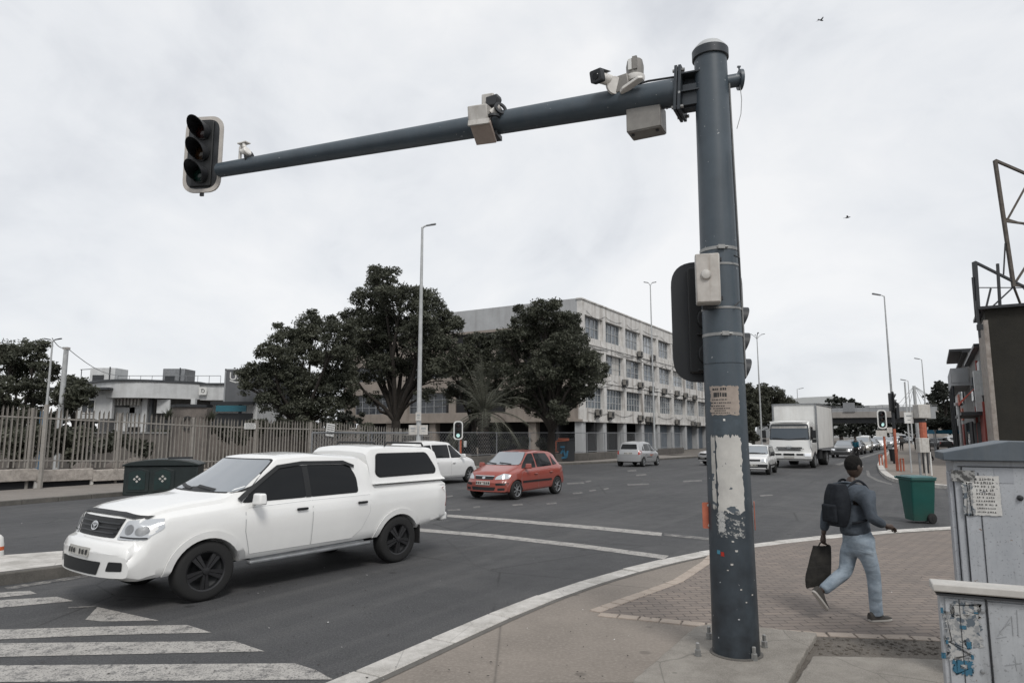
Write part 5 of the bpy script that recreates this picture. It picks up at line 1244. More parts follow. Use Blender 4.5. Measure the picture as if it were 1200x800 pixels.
def yard():
    # rounded stone wall with an arched top sign
    SWm = ground_mix('yard_stone', (.15, .13, .115), (.085, .075, .068), (.25, .22, .2), 2, .9)
    a, c = P(200, 505, 37), P(243, 474, 37); r_ = thing('stone_wall', 'rounded stone yard wall seen through the palisade below the aloes', 'wall', (a.x, 37, 0)); w_ = c.x - a.x; b = MB()
    arc = [(w_ * t / 10, -.6 * math.sin(PI * t / 10)) for t in range(11)]; b.prism(arc + [(w_, .6), (0, .6)], 0, c.z - .15); b.build('wall', SWm, r_)
    b = MB(); b.prism([(x, y - .1) for x, y in arc] + [(w_, .7), (0, .7)], c.z - .148, c.z); b.build('coping', MT['blackm'], r_)
    b = MB(); M = Matrix.Translation((w_ * .62, -.62, c.z - 1.0)) @ Matrix.Rotation(PI / 2, 4, 'X'); b.prism(ringstroke(0, 0, .3, .38, .1), 0, .05, 0, M); b.build('emblem', MT['ink'], r_)
    a, c = P(-60, 520, 40), P(200, 498, 40); r_ = thing('yard_wall', 'long low pale yard wall behind the palisade fence', 'wall', (a.x, 40, 0)); b = MB(); w_ = c.x - a.x; b.box((w_ / 2, 0, 1.0), (w_, .3, 2.0)); b.build('wall', surf('yard_wall_paint', (.13, .118, .108), (.075, .068, .062), 1.5, .9), r_); b = MB(); b.box((w_ / 2, 0, 2.05), (w_, .4, .1)); b.build('coping', MT['galv'], r_)
    a, c = P(245, 505, 44), P(440, 505, 44); r_ = thing('rear_wall', 'brown boundary wall behind the fence below the billboard', 'wall', (a.x, 44, 0)); b = MB(); w_ = c.x - a.x; b.box((w_ / 2, 0, 1.15), (w_, .3, 2.3)); b.build('wall', SWm, r_); b = MB(); b.box((w_ / 2, 0, 2.34), (w_, .38, .08)); b.build('coping', MT['boxgrey'], r_)
    # rocks
    rr = random.Random(9)
    for i, (x, Y) in enumerate([(140, 33), (158, 34), (100, 31), (215, 35.5)]):
        p = P(x, 520, Y); b = MB(); b.ball((0, 0, .3), (rr.uniform(.5, .8), .5, rr.uniform(.4, .6)), 6); o = b.build('rock', SWm, None, (p.x, Y, .0)); tag(o, ['grey boulder behind the fence beneath the breeze blocks', 'grey boulder between the fence and the curved building', 'boulder near the round tree inside the yard', 'boulder at the foot of the stone yard wall'][i], 'rock', 'boulders in the yard')
    b = MB(); p = P(75, 440, 37); q = P(73, 407, 37); r_ = thing('concrete_pole', 'thick pale concrete pole with cables beside the round tree', 'pole', (p.x, 37, 0)); b.tube([(0, 0, 0), (0, 0, q.z)], [.15, .12], 12); b.build('shaft', MT['lampgrey'], r_); b = MB(); b.box((0, 0, q.z - .05), (.27, .27, .12)); b.build('cap', MT['boxgrey'], r_)
    b = MB(); e1 = P(150, 440, 52) - Vector((p.x, 37, 0)); e0 = P(61, 396, 33.8) - Vector((p.x, 37, 0)); 
    for A, B2, s in ((Vector((0, 0, q.z)), e1, .5), (Vector((0, 0, q.z)), e0, .2)): b.tube([A.lerp(B2, t / 8) - Vector((0, 0, s * math.sin(PI * t / 8))) for t in range(9)], .02, 5)
    b.build('cable', MT['wframe'], r_); b = MB(); b.box((-.9, 0, 1.6), (.25, .25, 3.2)); b.build('blue_post', flat('blue_paint', (.03, .10, .18), .6), r_)
yard()
# ------------------------------------------------------------------ street lamps
def lamp(px, py_top, Y, label, style='single', side=1, r=.085, az=0, ls=1.0):
    p = P(px, 508, Y); top = P(px, py_top, Y); H = top.z; X = P(px, py_top, Y).x
    root = thing('street_lamp', label, 'street lamp', (X, Y, 0), az, 'street lamps along the roads')
    b = MB(); b.tube([(0, 0, 0), (0, 0, 1.2), (0, 0, H * .6), (0, 0, H - .15)], [r * 1.25, r * 1.1, r * .8, r * .5], 12); b.build('pole', MT['lampgrey'], root, angle=60)
    if style == 'single': arms = [(side, 0)]
    elif style == 'double': arms = [(-1, 0), (1, 0)]
    else: arms = [(-.95, .1), (.95, .1), (.15, .9), (-.1, -.7)] if style == 'triple' else [(-.9, .2), (.9, .2)]
    for dx, dy in arms:
        L = {'single': .2, 'double': .12, 'flood': .18, 'triple': .55}[style] * ls; rise = {'single': .05, 'double': .04, 'flood': .18, 'triple': .42}[style]; hs = {'single': .62, 'double': .5, 'flood': .5, 'triple': .6}[style] * ls
        b = MB(); e_ = Vector((dx * L, dy * L, H - .12 + rise)); b.tube([(0, 0, H - .2), Vector((dx * L * .4, dy * L * .4, H - .14 + rise * .5)), e_], r * .38, 8); b.build('arm', MT['lampgrey'], root, angle=60)
        d = Vector((dx, dy, .18)).normalized(); M = Matrix.Translation(e_ + d * .3 * hs) @ d.to_track_quat('X', 'Z').to_matrix().to_4x4() @ Matrix.Scale(hs, 4)
        b = MB(); b.prism(rpoly([(-.36, -.07), (.30, -.13), (.38, 0), (.30, .13), (-.36, .07)], .05), -.05, .05, 0, M); b.build('lamp_head', MT['blackm' if style != 'single' else 'steel'], root, bevel=.02)
    return root
r1 = lamp(495, 262.5, 29, 'tall grey lamp post in front of the tall leafy tree, carrying white signs', r=.10)
for z, w_, h_, nm in ((P(490, 503.5, 29).z, .78, .40, 'sign_plate'), (P(490, 488, 29).z, .24, .36, 'number_tag')):
    for s in ((-1, 1) if w_ > .5 else (0,)):
        b = MB(); b.box((s * .22 * 1.0, -.14, z), ((.36 if s else w_), .02, h_)); o = b.build(nm, MT['boxgrey'], r1, bevel=.004)
        b = MB(); b.box((s * .22, -.155, z + .06), (.2 if s else .12, .006, .06)); b.box((s * .22, -.155, z - .05), (.14 if s else .1, .006, .03)); b.build('print', MT['wframe'], r1)
lamp(62, 396, 33, 'slender double armed lamp beside the left edge tree', 'double', 1, .07)
lamp(762, 332, 50, 'lamp with two floodlight heads in front of the flats', 'flood', 1, .07)
lamp(887, 395, 72, 'lamp with splayed triple heads beside the big mast', 'triple', 1, .09)
lamp(1036, 344.5, 47, 'tall lamp rising behind the orange poled signal', 'single', -1, .08, 0, 1.4)
lamp(1080, 420, 100, 'distant lamp left of the dark conical tree', 'single', -1, .11, 0, 1.8)
lamp(1064, 445, 120, 'smaller distant lamp left of the mast with stays', 'single', -1, .12, 0, 2.2)
lamp(934, 455, 150, 'faint far lamp above the cargo box of the lorry', 'single', 1, .13, 0, 2.4)

# ------------------------------------------------------------------ bridge and far skyline
def bridge():
    Y = 140; a = P(925, 508, Y + 8); c = P(1102, 508, Y - 6); z0, z1 = P(1000, 489, Y).z, P(1000, 482, Y).z; zr = P(1000, 475.5, Y).z
    d = Vector((c.x - a.x, c.y - a.y, 0)); L = d.length; ang = math.atan2(d.y, d.x); cm = surf('bridge_concrete', (.31, .29, .27), (.24, .225, .21), .5, .85, streak=((.14, .13, .12), .5, .6))
    r_ = thing('road_bridge', 'flat concrete road bridge with grey railings crossing the far road', 'bridge', a.xy.to_3d(), ang)
    b = MB(); b.box((L / 2, 5, (z0 + z1) / 2), (L, 10, z1 - z0)); b.build('deck', cm, r_); b = MB(); b.box((L / 2, 5, z0 - .5), (L, 7.5, 1.1)); b.build('girder', MT['blackm'], r_)
    for x in (L * .12, L * .98): b = MB(); b.box((x, 5, z0 / 2 - .3), (3.5, 8, z0 - .9)); b.build('abutment', cm, r_)
    b = MB()
    for k in range(int(L / 1.2) + 1): b.box((k * 1.2, .12, (z1 + zr) / 2), (.1, .1, zr - z1))
    for f in (.35, .65, 1): b.box((L / 2, .12, z1 + (zr - z1) * f), (L, .08, .09))
    b.build('railing', MT['steel'], r_); b = MB(); b.box((L / 2, 9.6, z1 + .6), (L, .2, 1.1)); b.build('rear_parapet', MT['wframe'], r_)
    b = MB(); x = (P(1012, 508, Y).x - a.x) ; b.box((x, -.1, zr - .2), (2.2, .2, 1.9)); b.build('sign_back', MT['steel'], r_)
bridge()
def far_things():
    # pale flat roofed hall on the horizon
    Y = 320; pm = surf('far_pale', (.44, .45, .45), (.38, .39, .39), .05, .9); a, c = P(912, 470, Y), P(1008, 466, Y); r_ = thing('distant_hall', 'pale long hall roof on the skyline above the bridge', 'building', (a.x, Y, 0))
    w_ = c.x - a.x; zt = [P(912, 470, Y).z, P(940, 465.5, Y).z, P(975, 464, Y).z, P(1008, 472, Y).z]; xs = [0, w_ * .3, w_ * .65, w_]
    b = MB(); q = [(0, 0)] + list(zip(xs, zt)) + [(w_, 0)]; b.prism(q, 0, 30, 0, Matrix.Rotation(PI / 2, 4, 'X')); b.build('hall', pm, r_, (0, 30, 0))
    a, c = P(1010, 480, 300), P(1110, 470, 300); r_ = thing('distant_embankment', 'pale distant buildings massed right of the bridge sign', 'building', (a.x, 300, 0)); b = MB(); rr = random.Random(3); x = 0
    while x < c.x - a.x: ww = rr.uniform(5, 9); b.box((x + ww / 2, 0, (c.z - rr.uniform(.5, 5)) / 2), (ww, 12, c.z - rr.uniform(0, 3))); x += ww
    b.build('wall', pm, r_)
    p = P(1071, 452, 160); r_ = thing('lattice_mast', 'pale mast with slanting stays beyond the bridge', 'mast', (p.x, 160, 0)); b = MB(); b.tube([(0, 0, 0), (0, 0, p.z)], .35, 8)
    for x in range(-6, 12, 2): b.tube([(0, 0, p.z), (x * 1.1, 0, 6)], .06, 4)
    b.tube([(9, 0, P(1090, 470, 160).z), (15, 0, P(1105, 462, 160).z)], .15, 4); b.tube([(1, 0, 8.5), (9, 0, 9.2), (13, 0, 12)], .2, 5); b.build('stays', MT['lampgrey'], r_)
far_things()

# ------------------------------------------------------------------ row of shops on the right
def shops():
    C1 = P(1164, 500, 38); O = Vector((C1.x, 38, 0)); nO = N
    br = surf('dark_soot_brick', (.026, .024, .019), (.016, .015, .012), .8, .95, 0, .5, 12, .02, streak=((.02, .02, .018), .6, 1.2)); pl = surf('peeling_plaster', (.36, .33, .30), (.20, .17, .15), 2.5, .9, 0, .3, 10, .01, streak=((.12, .09, .07), .6, 3))
    b_ = br.node_tree
    H = P(1150, 363, 38).z
    r_ = thing('dark_brick_building', 'tall dark sooty brick end wall with a peeling plaster edge at the right', 'building', O, DANG)
    b = MB(); b.box((2.5, -7.0, H / 2), (5, 13.8, H)); b.build('wall', br, r_); b = MB(); b.box((2.52, -.05, H / 2 - .3), (5.1, .12, H - .6)); b.box((-.03, -.10, H / 2 - .3), (.06, .22, H - .6)); b.build('plaster_edge', pl, r_)
    b = MB(); b.box((2.5, -7.0, H + .08), (5.6, 14.4, .16)); b.build('roof_edge', MT['blackm'], r_); 
    b = MB(); b.bar((-.2, .25, H - 1.6), (-.2, .25, H + .5), .12); b.box((-.15, .2, H - 1.0), (.3, .3, .3)); b.build('gutter', MT['blackm'], r_)
    # steel frame of a dismantled roof sign, standing on the roof
    F = thing('roof_sign_frame', 'rusty angle iron frame of a stripped roof sign on the dark brick building', 'frame', (O.x, 38.4, H)); oF = Vector((O.x, 38.4, H)); rs = surf('rusty_steel', (.11, .095, .08), (.06, .05, .042), 4, .8)
    def Q(x, y, dY=0): return P(x, y, 38.4 + dY) - oF
    b = MB()
    for p, q, w_ in [((1166, 188), (1188, 336), .17), ((1166, 188), (1240, 220), .14), ((1176.5, 259), (1240, 267), .11), ((1178, 262), (1204, 215), .09), ((1204, 215), (1225, 190), .09), ((1178, 256), (1240, 275), .07), ((1188, 334), (1206, 306), .1), ((1206, 306), (1250, 250), .08), ((1240, 200), (1250, 350), .17), ((1186, 334), (1250, 340), .1)]: b.bar(Q(*p), Q(*q), w_)
    b.build('upper_frame', rs, F); b = MB()
    for p, q, w_ in [((1142, 307), (1146, 368), .20), ((1142, 307), (1196, 334), .13), ((1196, 334), (1240, 352), .13), ((1169, 309), (1172, 362), .12), ((1161, 338), (1155, 363), .08), ((1145, 337), (1200, 337), .05), ((1160, 362), (1190, 334), .07), ((1178, 285), (1176, 322), .06), ((1140, 325), (1144, 372), .10)]: b.bar(Q(*p), Q(*q), w_)
    b.build('lower_frame', MT['blackm'], F); b = MB()
    b.bar(Q(1196, 334), Q(1205, 345, 1.5), .04); b.bar(Q(1188, 336), Q(1198, 362, .5), .1); b.bar(Q(1250, 350), Q(1250, 372), .12); b.build('stay', rs, F)
    # red fronted shop, grey shop with balcony, far shop
    rd = surf('red_shopfront', (.30, .045, .03), (.19, .035, .028), 2, .7, streak=((.1, .03, .025), .4, 2)); gy = surf('grey_shop', (.22, .215, .21), (.15, .148, .145), 1, .85, streak=((.09, .085, .08), .5, 1.5))
    def block(name, label, t0, t1, H, m, dep=9):
        r_ = thing(name, label, 'building', O + D * t0, DANG); L = t1 - t0; b = MB(); b.box((L / 2, -dep / 2 - .05, H / 2), (L, dep, H)); b.build('wall', m, r_); b = MB(); b.box((L / 2, -dep / 2 + .1, H + .1), (L + .1, dep + .4, .2)); b.build('roof_edge', MT['blackm'], r_); return r_, L
    r2, L = block('red_shop', 'narrow red fronted shop beside the dark brick building', 5.2, 20, 7.4, gy)
    for x0, x1, z0, z1, m in ((.5, 3.6, 0, 4.0, rd), (4.0, 4.6, 0, 6.9, rd), (5.0, 9, .1, 2.8, DK), (9.4, 9.9, 0, 4, rd), (10.3, 14, .1, 2.8, DK), (5.5, 8, 4.5, 6.2, MT['panedark']), (10, 12.5, 4.5, 6.2, MT['panedark']), (.8, 3, 4.4, 6.6, MT['lampgrey'])):
        b = MB(); b.box(((x0 + x1) / 2, -.0, (z0 + z1) / 2), (x1 - x0, .14, z1 - z0)); b.build('shopfront_panel', m, r2)
    b = MB(); b.add([(3, 0, 5.3), (7, 0, 5.3), (3, 1.2, 4.1), (7, 1.2, 4.1), (3, 1.2, 3.9), (7, 1.2, 3.9)], [(0, 1, 3, 2), (2, 3, 5, 4), (0, 2, 4), (1, 5, 3)]); b.build('awning', flat('red_awning', (.50, .11, .08), .7), r2)
    b = MB(); b.box((1.6, .2, 4.7), (1.0, .35, 2.6)); b.build('sign_panel', MT['lampgrey'], r2)
    b = MB(); b.box((8, .6, 3.3), (13, 1.2, .2)); b.build('canopy', MT['blackm'], r2)
    r3, L = block('balcony_shop', 'grey shop block with a projecting dark balcony over the pavement', 20.3, 44, 8.6, gy)
    b = MB(); b.box((6, .6, 6.1), (10, 1.3, .3)); b.box((6, 1.2, 6.8), (10, .08, 1.2)); b.box((1.0, .6, 6.8), (.08, 1.2, 1.2)); b.build('balcony', MT['wframe'], r3); b = MB(); b.box((7, .3, 8.9), (12, 1.8, .2)); b.build('balcony_roof', MT['blackm'], r3)
    for x in (1.2, 6, 10.8): b = MB(); b.tube([(x, 1.15, 0), (x, 1.15, 6)], .09, 8); b.build('balcony_post', MT['blackm'], r3)
    for x0, x1, z0, z1, m in ((1, 5, .1, 3, DK), (6, 10, .1, 3, MT['panedark']), (12, 16, .1, 3, DK), (14, 17, 5, 6.6, MT['panedark']), (19, 22, .1, 3, rd), (18, 22, 3.4, 4.6, MT['orange2'])):
        b = MB(); b.box(((x0 + x1) / 2, .0, (z0 + z1) / 2), (x1 - x0, .14, z1 - z0)); b.build('shopfront_panel', m, r3)
    r4, L = block('far_shop', 'far low shop with an orange painted upper wall', 44.3, 62, 6.8, MT['lampgrey'])
    b = MB(); b.box((3, .0, 5.4), (4, .14, 2)); b.build('painted_panel', MT['orange2'], r4); b = MB(); b.box((8, .0, 1.6), (12, .14, 2.8)); b.build('shopfront_panel', DK, r4)
    # concrete lamp-like post with knob, kiosk canopy
    a, c = P(1093, 507, 70), P(1123, 503, 70); r5 = thing('blue_awning', 'flat blue awning above the parked cars', 'awning', (a.x, 70, 0)); b = MB(); b.box(((c.x - a.x) / 2, 1, a.z + .1), (c.x - a.x, 2.6, .38)); b.build('awning', flat('blue_awning', (.02, .13, .21), .6), r5)
    for x in (.1, c.x - a.x - .1): b = MB(); b.tube([(x, 0, 0), (x, 0, a.z)], .05, 6); b.build('post', MT['wframe'], r5)
    p = P(1123, 474, 48); r6 = thing('pavement_post', 'thin pale post with a bracket in front of the shops', 'post', (p.x, 48, .13)); b = MB(); b.tube([(0, 0, 0), (0, 0, p.z - .1)], .09, 8); b.box((0, 0, p.z - .1), (.5, .2, .2)); b.build('shaft', MT['lampgrey'], r6)
    for px, lb in ((1127, 'squat concrete bollard before the shops, left one'), (1140, 'squat concrete bollard before the shops, with orange marks')):
        p = G(px, 522, .13); b = MB(); b.tube([(0, 0, 0), (0, 0, .8)], [.42, .34], 12); o = b.build('bollard', MT['boxgrey'], None, (p.x, p.y, .13)); tag(o, lb, 'bollard', 'bollards by the shops')
    # dark hedge mass behind the parked cars
    me = crown_mesh(pxlobes(88, [(1095, 495, 9), (1106, 498, 9), (1088, 500, 7), (1114, 500, 7)], 1, 9), 4000, .2, 77); me.materials.append(MT['leafC']); o = bpy.data.objects.new('hedge', me); COL.objects.link(o); tag(o, 'dark hedge behind the blue awning', 'hedge')
shops()
# ------------------------------------------------------------------ small signals on the far corners
def tsignal(root, w_, h_, z, back=True, facing=0, lit=None, white=True, loc=(0, 0)):
    """signal head hung on a pole: backboard with border, housing, lenses and visors; faces local -y rotated by facing"""
    M = Matrix.Translation((loc[0], loc[1], z)) @ Matrix.Rotation(facing, 4, 'Z') @ Matrix.Rotation(PI / 2, 4, 'X')
    r = min(w_, h_) * .48
    if white:
        b = MB(); out = rrect(-w_ / 2, -h_ / 2, w_ / 2, h_ / 2, r * .8, 6); inn = rrect(-w_ / 2 + .06, -h_ / 2 + .06, w_ / 2 - .06, h_ / 2 - .06, r * .7, 6)
        n = len(out); b.add([(x, y, .02) for x, y in out] + [(x, y, .02) for x, y in inn] + [(x, y, -.0) for x, y in out], [(i, (i + 1) % n, n + (i + 1) % n, n + i) for i in range(n)] + [(i, 2 * n + i, 2 * n + (i + 1) % n, (i + 1) % n) for i in range(n)], 0, M)
        b.build('border', MT['white'], root)
    b = MB(); b.prism(rrect(-w_ / 2 + .01, -h_ / 2 + .01, w_ / 2 - .01, h_ / 2 - .01, r * .8, 6), -.02, .015, 0, M); b.build('backboard', MT['black'], root)
    b = MB(); b.prism(rrect(-w_ * .2, -h_ * .42, w_ * .2, h_ * .42, .04), -.18, -.021, 0, M); b.build('housing', MT['blackm'], root)
    for k in range(3):
        yy = h_ * (.27 - .27 * k); R = min(w_ * .2, h_ * .12); Mk = M @ Matrix.Translation((0, yy, .016))
        b = MB(); b.lathe([(R, 0), (R * .9, .025), (.001, .035)], 16, 0, Mk)
        b.build('lens', LENS[k] if lit != k else MT['lampglow'] if k != 2 else LIT, root); visor(root, R, .16, Mk)
def visor(root, R, L, Mk, name='visor', m=None):
    n = 20; vs = []; fs = []; a0, a1 = rad(-62), rad(242)
    for rr_ in (R * 1.06, R * .99):
        for k in range(n + 1):
            a = a0 + (a1 - a0) * k / n; s = (math.sin(a) + 1) / 2; l = L * (.22 + .78 * s); vs += [(math.cos(a) * rr_, math.sin(a) * rr_, 0), (math.cos(a) * rr_, math.sin(a) * rr_, l)]
    o_ = 2 * (n + 1)
    for k in range(n):
        i = 2 * k; fs += [(i, i + 2, i + 3, i + 1), (o_ + i, o_ + i + 1, o_ + i + 3, o_ + i + 2), (i + 1, i + 3, o_ + i + 3, o_ + i + 1)]
    b = MB(); b.add(vs, fs, 0, Mk); return b.build(name, m or MT['blackm'], root, angle=60)
LENS = [flat('lens_red', (.022, .006, .005), .15), flat('lens_amber', (.03, .015, .005), .15), flat('lens_green', (.006, .022, .018), .15)]
LIT = flat('lens_green_lit', (.50, .78, .74), .2, 0, .75)
# left corner signal with orange pole
g = P(537, 504, 38); r_ = thing('traffic_signal', 'small signal with a white oval border showing green, before the palm', 'traffic light', (g.x, 38, 0), 0, 'signals across the junction')
b = MB(); b.tube([(.13, .1, 0), (.13, .1, g.z - .4)], .055, 10); b.build('pole', MT['orange2'], r_); b = MB(); b.tube([(.13, .1, g.z - .4), (.13, .1, g.z + .5)], .05, 10); b.build('upper_pole', MT['blackm'], r_)
tsignal(r_, .52, 1.02, g.z, lit=2)
b = MB(); b.box((.38, .1, g.z - .75), (.16, .2, .34)); b.build('pedestrian_box', MT['lampgrey'], r_, bevel=.02)
# right corner signal
g = G(1037.5, 548, .13); Y = g.y; c = P(1037.5, 491, Y)
r_ = thing('traffic_signal', 'signal with white arched border showing green, on an orange pole by the far kerb', 'traffic light', (g.x, Y, .13), 0, 'signals across the junction'); z = c.z - .13
b = MB(); b.tube([(.12, .12, 0), (.12, .12, z - .6)], .06, 10); b.build('pole', MT['orange2'], r_); b = MB(); b.tube([(.12, .12, z - .6), (.12, .12, z + .55)], .05, 10); b.build('upper_pole', MT['blackm'], r_)
tsignal(r_, .52, 1.05, z, lit=2); b = MB(); b.box((-.05, .06, z - .78), (.60, .02, .34)); b.box((.42, .06, z - .6), (.3, .02, .3)); b.build('sign_plate', MT['boxgrey'], r_)
g2 = G(1052, 551.5, .13); Y = g2.y
r_ = thing('traffic_signal', 'black double headed signal seen edge on, on the taller orange pole', 'traffic light', (g2.x, Y, .13), 0, 'signals across the junction'); zt = P(1047, 459, Y).z; zo = P(1050, 505, Y).z
b = MB(); b.tube([(0, 0, 0), (-.02, 0, zo)], .07, 10); b.build('pole', MT['orange2'], r_); b = MB(); b.tube([(-.02, 0, zo), (-.04, 0, zt - .2)], .08, 10); b.build('upper_pole', MT['blackm'], r_)
tsignal(r_, .56, 1.1, P(1047, 474, Y).z, facing=rad(75), white=False, loc=(-.05, -.12)); tsignal(r_, .5, .95, P(1052, 484, Y).z, facing=rad(180 + 20), white=False, loc=(.14, .1))
for x0, y0, y1, dY, lb in ((1031, 534, 545, 0, 'short orange bent guard rail left of the signal pole'), (1056, 535, 552, -1.2, 'short orange guard rail right of the taller orange pole')):
    q = G(x0, y1, .13); r_ = thing('guard_rail', lb, 'railing', (q.x, q.y, .13)); b = MB(); b.tube([(0, 0, 0), (0, 0, .62), (.32, .3, .62), (.32, .3, 0)], .04, 8); b.build('rail', MT['orange2'], r_)
q = G(1048, 543, .13); r_ = thing('litter_bin', 'small black litter bin between the orange poles', 'bin', (q.x, q.y, .13)); b = MB(); b.tube([(0, 0, .15), (0, 0, .85)], [.2, .26], 14); b.build('body', MT['black'], r_); b = MB(); b.tube([(0, 0, 0), (0, 0, .2)], .06, 8); b.tube([(0, 0, .85), (0, 0, .92)], .27, 14); b.build('rim', MT['blackm'], r_)
# street-cabinet cluster on the far pavement
def far_cluster():
    q = G(1084, 557, .13); Y = q.y; r_ = thing('meter_box', 'white meter box on two legs on the far pavement', 'cabinet', (q.x, Y, .13)); a, c = P(1077, 530, Y), P(1087.5, 513, Y)
    b = MB(); b.box((0, 0, (a.z + c.z) / 2 - .13), (c.x - a.x, .3, c.z - a.z)); b.build('casing', MT['boxgrey'], r_, bevel=.02)
    for s, m in ((-.16, 'steel'), (.1, 'boxgrey'), (.34, 'white')): b = MB(); b.tube([(s, .05, 0), (s, .05, a.z - .1)], .05 if s < .3 else .035, 8); b.build('leg', MT[m], r_)
    Y2 = Y + 2; a, c = P(1077.5, 493, Y2), P(1090, 477, Y2); r_ = thing('sign_box', 'beige box sign raised on a dark orange banded post', 'sign', (P(1083, 520, Y2).x, Y2, .13)); w_ = c.x - a.x
    b = MB(); b.box((0, 0, (a.z + c.z) / 2), (w_, .5, c.z - a.z)); b.build('box', MT['boxgrey'], r_, bevel=.02); b = MB(); b.box((w_ * .75, .2, (a.z + c.z) / 2 - .1), (.5, .4, .5)); b.build('side_box', MT['wframe'], r_)
    b = MB(); b.tube([(0, 0, 0), (0, 0, a.z)], .13, 10); b.build('post', MT['blackm'], r_); b = MB(); b.tube([(0, 0, a.z - .95), (0, 0, a.z - .2)], .16, 10); b.build('band', MT['orange2'], r_)
    a, c = P(1064.5, 499, Y2), P(1074, 486, Y2); r_ = thing('white_sign', 'white square board on a thin pole left of the beige box sign', 'sign', (P(1069, 508, Y2).x, Y2 + .3, .13)); b = MB(); b.box((0, -.1, (a.z + c.z) / 2), (c.x - a.x, .05, c.z - a.z)); b.build('board', MT['white'], r_, bevel=.01)
    b = MB(); b.box((0, -.13, (a.z + c.z) / 2 + .1), (.25, .006, .06)); b.box((0, -.13, (a.z + c.z) / 2 - .1), (.15, .006, .04)); b.build('print', MT['wframe'], r_)
    b = MB(); b.tube([(0, 0, 0), (0, 0, P(1066, 450, Y2).z)], .04, 8); b.build('pole', MT['lampgrey'], r_)
    q = G(1098, 530, .13); r_ = thing('thin_post', 'thin grey post right of the beige box sign', 'post', (q.x, q.y, .13)); b = MB(); b.tube([(0, 0, 0), (0, 0, 2.2)], .06, 8); b.box((0, 0, 2.2), (.3, .1, .15)); b.build('shaft', MT['steel'], r_)
far_cluster()
# ------------------------------------------------------------------ green wheelie bin
def wheelie():
    q0, q1 = G(1071, 614, 0), G(1100, 613, 0); q = (q0 + q1) / 2; r_ = thing('wheelie_bin', 'green wheelie bin with a teal lid at the kerb', 'bin', (q.x, q.y + .25, 0), rad(-6)); gm = surf('bin_green', (.004, .074, .062), (.003, .058, .049), 2.2, .42, 0, .05, 10, .002, grime=((.06, .07, .05), .7, .5)); lm = surf('bin_lid', (.03, .12, .12), (.02, .08, .085), 3, .45)
    b = MB(); bt = rrect(-.225, -.22, .225, .22, .04); tp = rrect(-.265, -.33, .265, .36, .05); n = len(bt); z0, z1 = .06, 1.0
    b.add([(x, y, z0) for x, y in bt] + [(x, y, z1) for x, y in tp] + [(x * .96, y * .96, z1) for x, y in tp] + [(x * .9, y * .9, .2) for x, y in bt], [(i, (i + 1) % n, n + (i + 1) % n, n + i) for i in range(n)] + [tuple(reversed(range(n)))] + [(n + i, n + (i + 1) % n, 2 * n + (i + 1) % n, 2 * n + i) for i in range(n)]); b.build('body', gm, r_)
    b = MB(); n_ = len(tp); b.prism([(x * 1.07, y * 1.07) for x, y in tp], .955, 1.0); b.build('rim', gm, r_, bevel=.01)
    b = MB(); b.prism([(x * 1.1, y * 1.1) for x, y in tp], 1.003, 1.03); b.box((0, .0, 1.035), (.50, .60, .03), taper=.9); b.build('lid', lm, r_, bevel=.01)
    b = MB(); b.tube([(-.3, .40, 1.0), (.3, .40, 1.0)], .018, 8); b.bar((-.3, .34, .98), (-.3, .4, 1.0), .03); b.bar((.3, .34, .98), (.3, .4, 1.0), .03); b.build('handle', lm, r_)
    for x, y in ((.17, -.20), (.26, .25), ): 
        b = MB(); M = Matrix.Translation((x, y - .03, .115)) @ Matrix.Scale(1.12, 4) @ Matrix.Rotation(rad(22), 4, 'Z') @ Matrix.Rotation(PI / 2, 4, 'X'); b.lathe([(.03, -.03), (.075, -.03), (.10, -.022), (.105, 0), (.10, .022), (.075, .03), (.03, .03)], 24, 0, M); b.lathe([(.001, .034), (.035, .036), (.04, .0)], 12, 0, M); b.build('wheel', MT['rubber'], r_)
    b = MB(); b.tube([(.2, .25, .1), (.27, .25, .11)], .012, 8); b.tube([(.17, -.22, .11), (.17, -.1, .11)], .012, 8); b.build('axle', MT['blackm'], r_)
wheelie()
